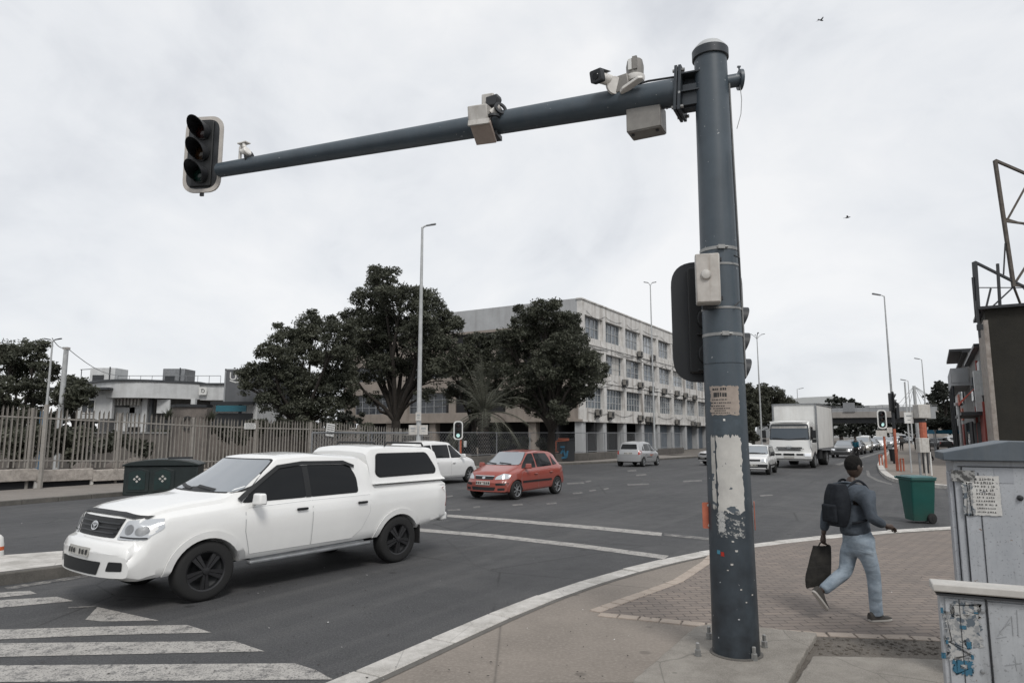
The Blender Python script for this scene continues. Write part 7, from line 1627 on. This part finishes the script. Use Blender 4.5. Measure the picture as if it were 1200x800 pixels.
    m2 = P(864, 403, 6.22); s2 = big_signal('traffic_signal', 'black signal peeping out at the right flank of the mast', m2 + Vector((-.02, .08, 0)), rad(96), .34, .85, False, 'signals on the big mast', .3, .13)
    tip = P(238, 181, 9.12); t_f = math.atan2(-.25, .97)
    s3 = big_signal('traffic_signal', 'overhead three lamp signal with pale border at the end of the mast arm', tip, -rad(7), .55, 1.10, True, 'signals on the big mast', .36)
    b = MB(); b.bar((.05, .10, -.18), (.34, .10, -.18), .08); b.box((.2, .12, -.18), (.12, .16, .12)); b.build('bracket', MT['mastlow'], s3)
    # camera gear on the arm: frame helper
    def on_arm(px):
        lo, hi = 0, 1
        for _ in range(40):
            t = (lo + hi) / 2; q = O + A0 + u * (L * t); X = 600 + FPX * q.x / (q.y * cp + (q.z - CH) * sp_)
            if X > px: lo = t
            else: hi = t
        return t, O + A0 + u * (L * t)
    upv = Vector((0, 0, 1)); yaw = math.atan2(u.y, u.x)       # local x = along the arm (away from the mast)
    def gear(name, label, cat, px, group=None):
        t, q = on_arm(px); r_ = thing(name, label, cat, q, math.atan2(-u.y, -u.x), group); return r_, ar(t)    # local x = toward the mast, -y = toward the viewer side
    # small white tube camera near the tip
    c1, r = gear('traffic_camera', 'small white tube camera and hook bracket close to the end signal', 'camera', 287, 'cameras on the mast arm')
    b = MB(); b.tube([(-.08, -.02, r - .01), (-.08, -.02, r + .16), (-.05, -.02, r + .20)], .022, 10); b.box((-.02, -.02, r + .215), (.16, .09, .014)); b.tube([(.0, -.03, r + .20), (.03, -.05, r + .13)], .026, 10); b.tube([(-.06, -.02, r + .11), (.1, -.09, r + .03)], .030, 12); b.build('bracket', MT['camwhite'], c1)
    b = MB(); b.lathe([(.058, 0), (.062, .01), (.062, .05), (.05, .06), (.001, .06)], 20, 0, Matrix.Translation((.09, -.085, r + .035)) @ Matrix.Rotation(rad(65), 4, 'Y')); b.build('camera_head', MT['camwhite'], c1)
    b = MB(); b.lathe([(.004, -.008), (.085, -.008), (.085, .008), (.004, .008)], 24, 0, Matrix.Translation((.12, -.04, r - .01)) @ Matrix.Rotation(PI / 2, 4, 'Y')); b.build('cable_ring', MT['blackm'], c1)
    # box detector in the middle
    c2, r = gear('vehicle_detector', 'pale box detector with a lower tilted box clamped mid arm', 'detector', 569, 'cameras on the mast arm'); c2.rotation_euler.z += rad(10)
    b = MB(); b.box((0, -r - .03, r * .55 - .01), (.22, .22, .185), Matrix.Rotation(rad(10), 4, 'X')); b.build('upper_box', MT['boxgrey'], c2, bevel=.012); b = MB(); b.box((.05, -.02, r + .13), (.14, .14, .14)); b.build('rear_box', MT['boxgrey'], c2, bevel=.015)
    b = MB(); b.box((0, 0, 0), (.23, .26, .045), Matrix.Translation((.03, -r - .03, -.16)) @ Matrix.Rotation(rad(-32), 4, 'X')); b.build('lower_box', surf('detector_face', (.40, .33, .29), (.31, .26, .23), 8, .5), c2, bevel=.008); b = MB(); b.box((0, 0, 0), (.235, .02, .06), Matrix.Translation((0.02, -r - .155, -.095)) @ Matrix.Rotation(rad(-10), 4, 'X')); b.build('lower_lip', MT['boxgrey'], c2)
    b = MB(); b.box((.02, -r * .4, -.02), (.22, r * 1.6, .10)); b.box((.04, -.02, -r - .03), (.26, .18, .05)); b.build('clamp', MT['blackm'], c2)
    c3, r = gear('traffic_camera', 'black hooded camera on a white curled bracket right of the mid arm box', 'camera', 586, 'cameras on the mast arm')
    b = MB(); b.prism(rpoly([(-.09, -.05), (.03, -.06), (.06, .02), (.05, .06), (-.09, .05)], .01), -.05, .05, 0, Matrix.Translation((-.03, -.06, r + .10)) @ Matrix.Rotation(PI / 2, 4, 'X')); b.build('camera_head', MT['blackm'], c3, bevel=.008)
    b = MB(); b.tube([(-.04, -.12, r - .06), (.06, -.10, r + .0)], .040, 14); b.build('bracket', MT['camwhite'], c3); b = MB(); b.lathe([(.045, -.012), (.075, -.012), (.075, .012), (.045, .012)], 24, 0, Matrix.Translation((.07, -.12, r - .03)) @ Matrix.Rotation(rad(70), 4, 'Y') @ Matrix.Rotation(rad(30), 4, 'X'), True); b.lathe([(.045, -.012), (.075, -.012), (.075, .012), (.045, .012)], 24, 0, Matrix.Translation((0, -.14, r - .12)), True); b.build('cable_ring', MT['blackm'], c3)
    # bullet camera on a cone mount with a bracket box
    c4, r = gear('traffic_camera', 'bullet camera with dark hood and round white mount near the mast', 'camera', 731, 'cameras on the mast arm')
    b = MB(); b.box((.03, -.05, r - .0), (.15, .16, .17), Matrix.Rotation(rad(-6), 4, 'Y')); b.build('bracket_box', MT['boxunder'], c4, bevel=.01)
    Mc = Matrix.Translation((-.05, -.13, r - .01)) @ Matrix.Rotation(rad(-48), 4, 'Z') @ Matrix.Rotation(rad(-80), 4, 'Y'); b = MB(); b.lathe([(.085, -.02), (.088, .01), (.07, .03), (.04, .04), (.035, .10), (.001, .10)], 28, 0, Mc); b.build('mount', MT['camwhite'], c4)
    d = Vector((-.22, -.9, -.22)).normalized(); Mh = Matrix.Translation((-.13, -.24, r + .03)) @ d.to_track_quat('Z', 'Y').to_matrix().to_4x4(); b = MB(); b.lathe([(.045, -.14), (.055, -.12), (.055, .10), (.042, .105), (.04, .09), (.001, .09)], 24, 0, Mh); b.build('camera_head', MT['camwhite'], c4)
    b = MB(); b.lathe([(.034, .136), (.030, .141), (.001, .142)], 20, 0, Mh); b.build('lens', MT['glass'], c4); b = MB(); b.prism(rrect(-.062, -.055, .062, .062, .02), .06, .135, 0, Mh); b.box((0, .065, .02), (.11, .006, .2), Mh); b.build('hood', MT['blackm'], c4, bevel=.006)
    # dome camera standing up on the arm
    c5, r = gear('dome_camera', 'upright ribbed dome camera standing on the arm', 'camera', 745, 'cameras on the mast arm'); c5.scale = (1.15, 1.15, 1.1)
    b = MB(); b.lathe([(.05, r - .03), (.05, r + .03), (.075, r + .035), (.082, r + .06), (.082, r + .085), (.070, r + .09)], 28); b.build('base', MT['camwhite'], c5); b = MB(); b.lathe([(.074, r + .09), (.078, r + .17), (.066, r + .235), (.04, r + .25), (.001, r + .252)], 12); b.box((.02, -.07, r + .18), (.04, .02, .12)); b.build('dome', MT['boxunder'], c5, angle=20); b = MB(); b.box((-.02, -.075, r + .17), (.03, .02, .10)); b.build('latch', MT['white'], c5)
    c6, r = gear('flat_antenna', 'flat white antenna leaning against the arm under the dome camera', 'antenna', 744, 'cameras on the mast arm'); d = Vector((.90, -.2, .30)).normalized(); Mh = Matrix.Translation((.02, -.17, r - .06)) @ d.to_track_quat('X', 'Z').to_matrix().to_4x4(); b = MB(); b.prism(rpoly([(-.13, -.015), (-.08, -.045), (.10, -.04), (.13, 0), (.10, .04), (-.08, .045), (-.13, .015)], .01), -.015, .015, 0, Mh); b.build('panel', MT['camwhite'], c6, bevel=.006); b = MB(); b.tube([(.05, -.13, r + .02), (0, -.05, r - .02)], .015, 8); b.build('bracket', MT['blackm'], c6)
    c7, r = gear('control_box', 'grey steel control box slung under the arm near the mast', 'junction box', 755); b = MB(); b.box((0, .05, -r - .09), (.34, .22, .24)); b.build('casing', MT['boxunder'], c7, bevel=.008); b = MB(); b.box((0, .05, -r - .212), (.32, .20, .012)); b.build('base_plate', MT['boxunder'], c7, bevel=.003); b = MB()
    for x in (-.12, .12): b.lathe([(.016, 0), (.016, .012), (.001, .012)], 12, 0, Matrix.Translation((x, .0, -r - .232)))
    b.build('gland', MT['blackm'], c7); b = MB(); b.tube([(.19, 0, -r + .02), (.22, 0, -r - .03), (.235, 0, -r - .02)], .008, 6); b.build('cable_end', MT['steel'], c7)
mast()

# ------------------------------------------------------------------ the walking person
def skin(name, chains, m, parent, sub_=2, root_i=0):
    vs, es, rs = [], [], []; idx = {}
    for ch in chains:
        prev = None
        for p, r in ch:
            k = tuple(round(x, 4) for x in p)
            if k not in idx: idx[k] = len(vs); vs.append(p); rs.append(r)
            if prev is not None and prev != idx[k]: es.append((prev, idx[k]))
            prev = idx[k]
    me = bpy.data.meshes.new(name); me.from_pydata(vs, es, []); o = bpy.data.objects.new(name, me); COL.objects.link(o)
    o.modifiers.new('s', 'SKIN'); 
    if not me.skin_vertices: 
        bpy.context.view_layer.objects.active = o
    for i, v in enumerate(me.skin_vertices[0].data):
        rr_ = rs[i]; v.radius = (rr_, rr_) if not isinstance(rr_, tuple) else rr_; v.use_root = (i == root_i)
    sb = o.modifiers.new('d', 'SUBSURF'); sb.levels = sub_; sb.render_levels = sub_
    dg = bpy.context.evaluated_depsgraph_get(); dg.update(); res = bpy.data.meshes.new_from_object(o.evaluated_get(dg), depsgraph=dg); bpy.data.objects.remove(o)
    res.name = name; res.shade_smooth(); res.materials.clear(); res.materials.append(m); o = bpy.data.objects.new(name, res); COL.objects.link(o); o.parent = parent; return o
def fabric(name, c1, c2, s=8, fold=.5):
    t = NT(name); col = t.mix(t.ramp(t.noise(s, 5, .65), .38, .62), c1, c2); v = t.mapn((2.2, 2.2, 6)); t.set(Base_Color=col, Roughness=.9); t.b.inputs['Specular IOR Level'].default_value = .15
    t.bump(t.math('ADD', t.noise(1.0, 3, .45, v, 1.2), t.math('MULTIPLY', t.noise(220, 2), .06)), fold, .05); return t.mat
def spl(p, n=4):
    p = [Vector(q) for q in p]; out = []
    for i in range(len(p) - 1):
        a, b, c, d = p[max(i - 1, 0)], p[i], p[i + 1], p[min(i + 2, len(p) - 1)]
        for k in range(n): t = k / n; out.append(.5 * ((2 * b) + (c - a) * t + (2 * a - 5 * b + 4 * c - d) * t * t + (3 * b - a - 3 * c + d) * t ** 3))
    return out + [p[-1]]
def person():
    f = G(1022, 726, ZP); root = thing('person', 'person striding along the paving in grey jacket and pale jeans', 'person', (f.x, f.y, ZP + .006)); root.scale = (.92,) * 3
    sk = flat('skin_dark', (.055, .035, .026), .55); jk = fabric('jacket_cloth', (.085, .10, .12), (.055, .066, .08), 6); jn = fabric('pale_denim', (.30, .35, .40), (.20, .245, .29), 7, .7); hr = fabric('short_hair', (.008, .008, .008), (.014, .013, .012), 40); sh = flat('shoe_canvas', (.05, .045, .04), .8); so_ = flat('shoe_sole', (.42, .40, .37), .7); bp_ = fabric('backpack_cloth', (.014, .016, .02), (.022, .025, .03), 9, .3); bgm = fabric('bag_cloth', (.022, .021, .02), (.035, .033, .03), 9, .4)
    # walking direction +x (slightly away from the viewer); joints in metres from the standing foot
    R = Matrix.Rotation(rad(14), 4, 'Z')
    def V(x, y, z): return tuple(R @ Vector((x, y, z)))
    pel = V(-.13, 0, .93); wst = V(-.15, 0, 1.06); chs = V(-.17, 0, 1.25); upc = V(-.175, 0, 1.40); nek = V(-.16, 0, 1.50); nk2 = V(-.135, 0, 1.56)
    hL, hR = V(-.13, .10, .90), V(-.13, -.09, .90); kR, aR = V(-.02, -.09, .50), V(-.01, -.08, .10); kL, aL = V(-.20, .10, .49), V(-.56, .11, .30)
    sR, sL = V(-.16, -.19, 1.41), V(-.18, .19, 1.41); eR, wR = V(-.14, -.26, 1.12), V(.08, -.22, 1.03); eL, wL = V(-.30, .26, 1.13), V(-.36, .26, .88)
    # continuous body under the clothes
    skin('body', [[(pel, (.08, .10)), (wst, (.085, .10)), (chs, (.07, .09)), (upc, (.05, .07)), (nek, .050), (nk2, .050)],
        [(pel, (.08, .10)), (hR, .06), (kR, .05), (aR, .038)], [(pel, (.08, .10)), (hL, .06), (kL, .05), (aL, .038)], [(upc, (.05, .07)), (sR, .035), (eR, .034), (wR, .028)], [(upc, (.05, .07)), (sL, .035), (eL, .034), (wL, .028)]], sk, root)
    # head with face features, turned down the street
    hd = sub('head', root, V(-.105, 0, 1.665), (0, rad(8), rad(14)))
    b = MB(); n = 18
    prof = []
    for i in range(n + 1):
        t = PI * i / n
        for k in range(24):
            a = 2 * PI * k / 24; x = math.sin(t) * math.cos(a); y = math.sin(t) * math.sin(a); z = -math.cos(t)
            jaw = max(0, -z); X = x * .098 * (1 - .12 * jaw) + (.012 * jaw if x > 0 else -.012 * max(0, z)); Yy = y * .076 * (1 - .30 * jaw ** 1.5)
            if x > .55 and abs(y) < .24 and -.35 < z < .12: X += .024 * (1 - abs(y) / .24) * (1 - abs(z + .14) / .26)    # nose
            if x > .6 and abs(y) > .2 and abs(y) < .55 and 0 < z < .25: X -= .008    # eye sockets
            if x > .5 and abs(y) < .35 and -.58 < z < -.42: X += .006    # lips
            prof.append((X, Yy, z * .122))
    fs = [(i * 24 + k, i * 24 + (k + 1) % 24, (i + 1) * 24 + (k + 1) % 24, (i + 1) * 24 + k) for i in range(n) for k in range(24)]; b.add(prof, fs); b.build('face', sk, hd, angle=80)
    for s in (1, -1):
        b = MB(); b.ball((-.002, s * .077, -.005), (.022, .010, .034), 8); b.build('ear', sk, hd); b = MB(); b.ball((.081, s * .030, .014), (.012, .013, .009), 6); b.build('eye', MT['white'], hd)
    b = MB(); b.ball((-.012, 0, .028), (.104, .083, .108), 14); b.build('hair', hr, hd)
    # clothes
    J = lambda k: k
    skin('jacket', [[(V(-.14, 0, .90), (.155, .185)), (V(-.145, 0, .98), (.152, .18)), (wst, (.145, .172)), (V(-.165, 0, 1.16), (.15, .182)), (chs, (.155, .19)), (upc, (.135, .165)), (V(-.168, 0, 1.47), (.10, .125)), (nek, (.075, .08))],
        [(upc, (.135, .165)), (sR, .088), (V(-.15, -.235, 1.27), .074), (eR, .066), (V(-.03, -.245, 1.075), .058), (V(.045, -.225, 1.04), .046)], [(upc, (.135, .165)), (sL, .088), (V(-.24, .235, 1.27), .074), (eL, .066), (V(-.33, .26, 1.0), .056), (V(-.352, .26, .92), .045)]], jk, root, 2)
    skin('jeans', [[(V(-.14, 0, 1.0), (.140, .168)), (pel, (.14, .168)), (V(-.13, 0, .86), (.125, .15))],
        [(V(-.13, 0, .86), (.125, .15)), (V(-.10, -.09, .76), .108), (V(-.05, -.09, .62), .090), (kR, .078), (V(-.01, -.085, .34), .074), (V(-.01, -.08, .20), .070), (V(-.005, -.08, .08), .072), (V(.0, -.08, .055), .072)],
        [(V(-.13, 0, .86), (.125, .15)), (V(-.16, .10, .74), .108), (V(-.19, .10, .61), .090), (V(-.22, .10, .50), .080), (V(-.36, .105, .42), .074), (V(-.48, .11, .34), .066), (V(-.54, .11, .31), .064)]], jn, root)
    def shoe(pos, yaw, pitch):
        e_ = sub('shoe', root, pos, (0, pitch, yaw)); b = MB(); sl = rpoly([(-.09, -.036), (.04, -.046), (.15, -.042), (.185, -.015), (.18, .02), (.14, .045), (.04, .042), (-.09, .034)], .03); b.prism(sl, 0, .026); b.build('sole', so_, e_, bevel=.006)
        vs = []; secs = [(-.088, .034, .095), (-.05, .040, .105), (.0, .042, .10), (.05, .044, .075), (.10, .043, .056), (.15, .036, .046), (.178, .018, .034)]
        for x, w_, h_ in secs:
            for k in range(9): a = PI * k / 8; vs.append((x, math.cos(a) * w_, .024 + (math.sin(a) ** .7) * (h_ - .024)))
        fs = [(i * 9 + k, i * 9 + k + 1, (i + 1) * 9 + k + 1, (i + 1) * 9 + k) for i in range(6) for k in range(8)] + [tuple(range(9)), tuple(54 + k for k in reversed(range(9)))]; b = MB(); b.add(vs, fs); b.build('upper', sh, e_, angle=70)
        b = MB()
        for k in range(3): b.tube([(.03 + k * .025, -.022, .088 - k * .013), (.035 + k * .025, 0, .096 - k * .013), (.03 + k * .025, .022, .088 - k * .013)], .0035, 5)
        b.build('laces', MT['boxgrey'], e_)
    shoe(V(-.01, -.08, 0), rad(14 - 4), 0); shoe(V(-.60, .115, .235), rad(14), rad(52))
    # hands with fingers
    def hand(w, d, up, side, curl, nm='hand'):
        w, d, up = Vector(w), Vector(d).normalized(), Vector(up); s = d.cross(up).normalized(); up = s.cross(d).normalized(); pc = w + d * .055; ch = [[(tuple(w - d * .02), .026), (tuple(w + d * .02), (.030)), (tuple(pc), (.034)), (tuple(w + d * .085), (.032))]]
        o = skin(nm, ch, sk, root)
        for k, (off, ln) in enumerate(((-.030, .072), (-.010, .080), (.010, .075), (.028, .060))):
            b0 = w + d * .080 + s * off; p = b0; dd = d.copy(); pts = [(tuple(b0 - d * .012), .0095)]
            for j in range(3): dd = (dd * math.cos(curl) - up * math.sin(curl)).normalized(); p = p + dd * ln / 3; pts.append((tuple(p), .0090 - j * .0012))
            skin('finger', [pts], sk, o, 1)
        t0 = w + d * .03 + s * side * .030; skin('finger', [[(tuple(t0), .012), (tuple(t0 + (d * .6 + s * side * .6 - up * .3) * .032), .0105), (tuple(t0 + (d * 1.2 + s * side * .7 - up * .9) * .040), .009)]], sk, o, 1)
    hand(wR, Vector(V(.9, .1, -.15)), (0, 0, 1), -1, rad(30)); hand(wL, Vector(V(-.12, .0, -1)), V(-1, 0, 0), 1, rad(58))
    # backpack
    bpk = thing('backpack', 'black backpack worn on the walking person\'s back', 'backpack', root.location); bpk.rotation_euler = (0, 0, rad(14)); bpk.scale = (.92,) * 3
    b = MB()
    vs = []; 
    for i in range(11):
        t = i / 10; z = 1.02 + t * .46; ww = .155 * (math.sin(PI * (.12 + .80 * t))) ** .35; dd = .105 * (math.sin(PI * (.15 + .72 * (1 - t)))) ** .5
        for k in range(20): a = 2 * PI * k / 20; ca, sa = math.cos(a), math.sin(a); vs.append((-.345 - .03 * (1 - t) + dd * (abs(ca) ** .7) * (1 if ca > 0 else -1), ww * (abs(sa) ** .7) * (1 if sa > 0 else -1), z))
    b.add(vs, [(i * 20 + k, i * 20 + (k + 1) % 20, (i + 1) * 20 + (k + 1) % 20, (i + 1) * 20 + k) for i in range(10) for k in range(20)] + [tuple(reversed(range(20))), tuple(200 + k for k in range(20))]); b.build('pack', bp_, bpk, bevel=.01, angle=60)
    b = MB(); b.box((-.465, 0, 1.16), (.05, .22, .20)); b.build('pocket', bp_, bpk, bevel=.025, seg=3)
    for s in (1, -1): b = MB(); b.tube(spl([(-.27, s * .09, 1.44), (-.22, s * .11, 1.50), (-.15, s * .12, 1.515), (-.07, s * .12, 1.46), (-.02, s * .125, 1.36), (-.02, s * .15, 1.22), (-.10, s * .185, 1.12), (-.20, s * .17, 1.08), (-.28, s * .12, 1.06)]), .014, 8); b.build('strap', bp_, bpk)
    # bag in the trailing hand
    bag = thing('shopping_bag', 'dark soft bag hanging from the person\'s trailing hand', 'bag', root.location); bag.rotation_euler = (0, 0, rad(14)); bag.scale = (.92,) * 3; b = MB(); vs = []
    cxx = -.385
    for i in range(8):
        t = i / 7; z = .76 - t * .44; w_ = .115 + .055 * t - .03 * max(0, t - .8) * 5; dp = .02 + .055 * math.sin(PI * min(.9, t * .8 + .08)); sh_ = -.10 * t
        for k in range(16): a = 2 * PI * k / 16; vs.append((cxx + sh_ + w_ * math.copysign(abs(math.cos(a)) ** .6, math.cos(a)), .26 + dp * math.sin(a), z + .012 * math.sin(a * 3 + i)))
    b.add(vs, [(i * 16 + k, i * 16 + (k + 1) % 16, (i + 1) * 16 + (k + 1) % 16, (i + 1) * 16 + k) for i in range(7) for k in range(16)] + [tuple(range(16)), tuple(112 + k for k in reversed(range(16)))]); b.build('bag', bgm, bag, angle=70)
    b = MB(); b.tube([(cxx - .07, .245, .75), (cxx - .03, .25, .80), (cxx + .02, .255, .815), (cxx + .06, .255, .78), (cxx + .08, .25, .74)], .007, 8); b.build('handle', bgm, bag)
person()
# distant pedestrians
def walker(px, py, z0, cj, ct, label, ang=0):
    q = G(px, py, z0); root = thing('person', label, 'person', (q.x, q.y, z0), ang); S = 1.0; sk = flat('skin', (.06, .04, .03), .6)
    skin('body', [[((0, 0, .92), (.11, .14)), ((0, 0, 1.2), (.12, .16)), ((0, 0, 1.42), (.11, .15)), ((0, 0, 1.52), .055), ((.01, 0, 1.60), .085), ((.01, 0, 1.70), .09)], [((0, 0, .92), (.11, .14)), ((.03, -.09, .85), .09), ((.10, -.09, .48), .065), ((.06, -.09, .08), .05), ((.17, -.09, .04), .04)],
        [((0, 0, .92), (.11, .14)), ((-.03, .09, .85), .09), ((-.06, .09, .48), .065), ((-.24, .09, .12), .05), ((-.15, .09, .05), .04)], [((0, 0, 1.42), (.11, .15)), ((0, -.2, 1.38), .06), ((-.06, -.25, 1.1), .045), ((.05, -.25, .88), .035)], [((0, 0, 1.42), (.11, .15)), ((0, .2, 1.38), .06), ((.02, .25, 1.1), .045), ((.14, .24, .92), .035)]], sk, root, 1)
    skin('coat', [[((0, 0, .86), (.15, .18)), ((0, 0, 1.2), (.145, .185)), ((0, 0, 1.42), (.13, .165))], [((0, 0, 1.42), (.13, .165)), ((0, -.2, 1.38), .08), ((-.06, -.25, 1.1), .062), ((.03, -.25, .93), .05)], [((0, 0, 1.42), (.13, .165)), ((0, .2, 1.38), .08), ((.02, .25, 1.1), .062), ((.12, .24, .96), .05)]], cj, root, 1)
    skin('trousers', [[((0, 0, .95), (.13, .16)), ((0, 0, .86), (.12, .14))], [((0, 0, .86), (.12, .14)), ((.05, -.09, .70), .095), ((.10, -.09, .48), .075), ((.07, -.09, .12), .062)], [((0, 0, .86), (.12, .14)), ((-.04, .09, .70), .095), ((-.06, .09, .48), .075), ((-.22, .09, .15), .062)]], ct, root, 1)
cb_ = fabric('coat_blue', (.02, .10, .14), (.015, .07, .10)); cd_ = fabric('coat_dark', (.02, .02, .022), (.03, .03, .03)); cg_ = fabric('coat_grey', (.12, .12, .12), (.08, .08, .08))
walker(1004, 538, 0, cb_, cd_, 'small figure in a teal top crossing in front of the queueing cars', .4)
walker(1073, 527, .13, cd_, cd_, 'small dark clothed figure standing left of the meter box', 2)
walker(1057, 528, .13, cg_, cd_, 'small grey coated figure on the pavement right of the orange poles', 1)
walker(1089, 540, .13, cd_, cd_, 'dark figure half hidden behind the meter box', 3)
# ------------------------------------------------------------------ birds
for i, (px, py, Y, a, lb) in enumerate([(962, 24, 34, .4, 'small dark bird flying high right of the mast'), (993, 255, 40, -.6, 'tiny dark bird flying lower right of the mast')]):
    p = P(px, py, Y); r_ = thing('bird', lb, 'bird', p, a); b = MB(); b.ball((0, 0, 0), (.13, .035, .035), 8); b.ball((.13, 0, .015), (.035, .026, .026), 6); b.add([(-.10, -.02, 0), (-.10, .02, 0), (-.22, .045, 0), (-.22, -.045, 0)], [(0, 1, 2, 3)])
    b.add([(.16, 0, .02), (.15, .008, .01), (.19, 0, .008)], [(0, 1, 2)])
    for s in (1, -1): b.add([(.06, s * .02, .02), (-.05, s * .02, .02), (-.02, s * .14, .09), (.06, s * .12, .09), (-.10, s * .26, .04)], [(0, 3, 2, 1), (3, 4, 2)])
    b.build('body', MT['blackm'], r_)
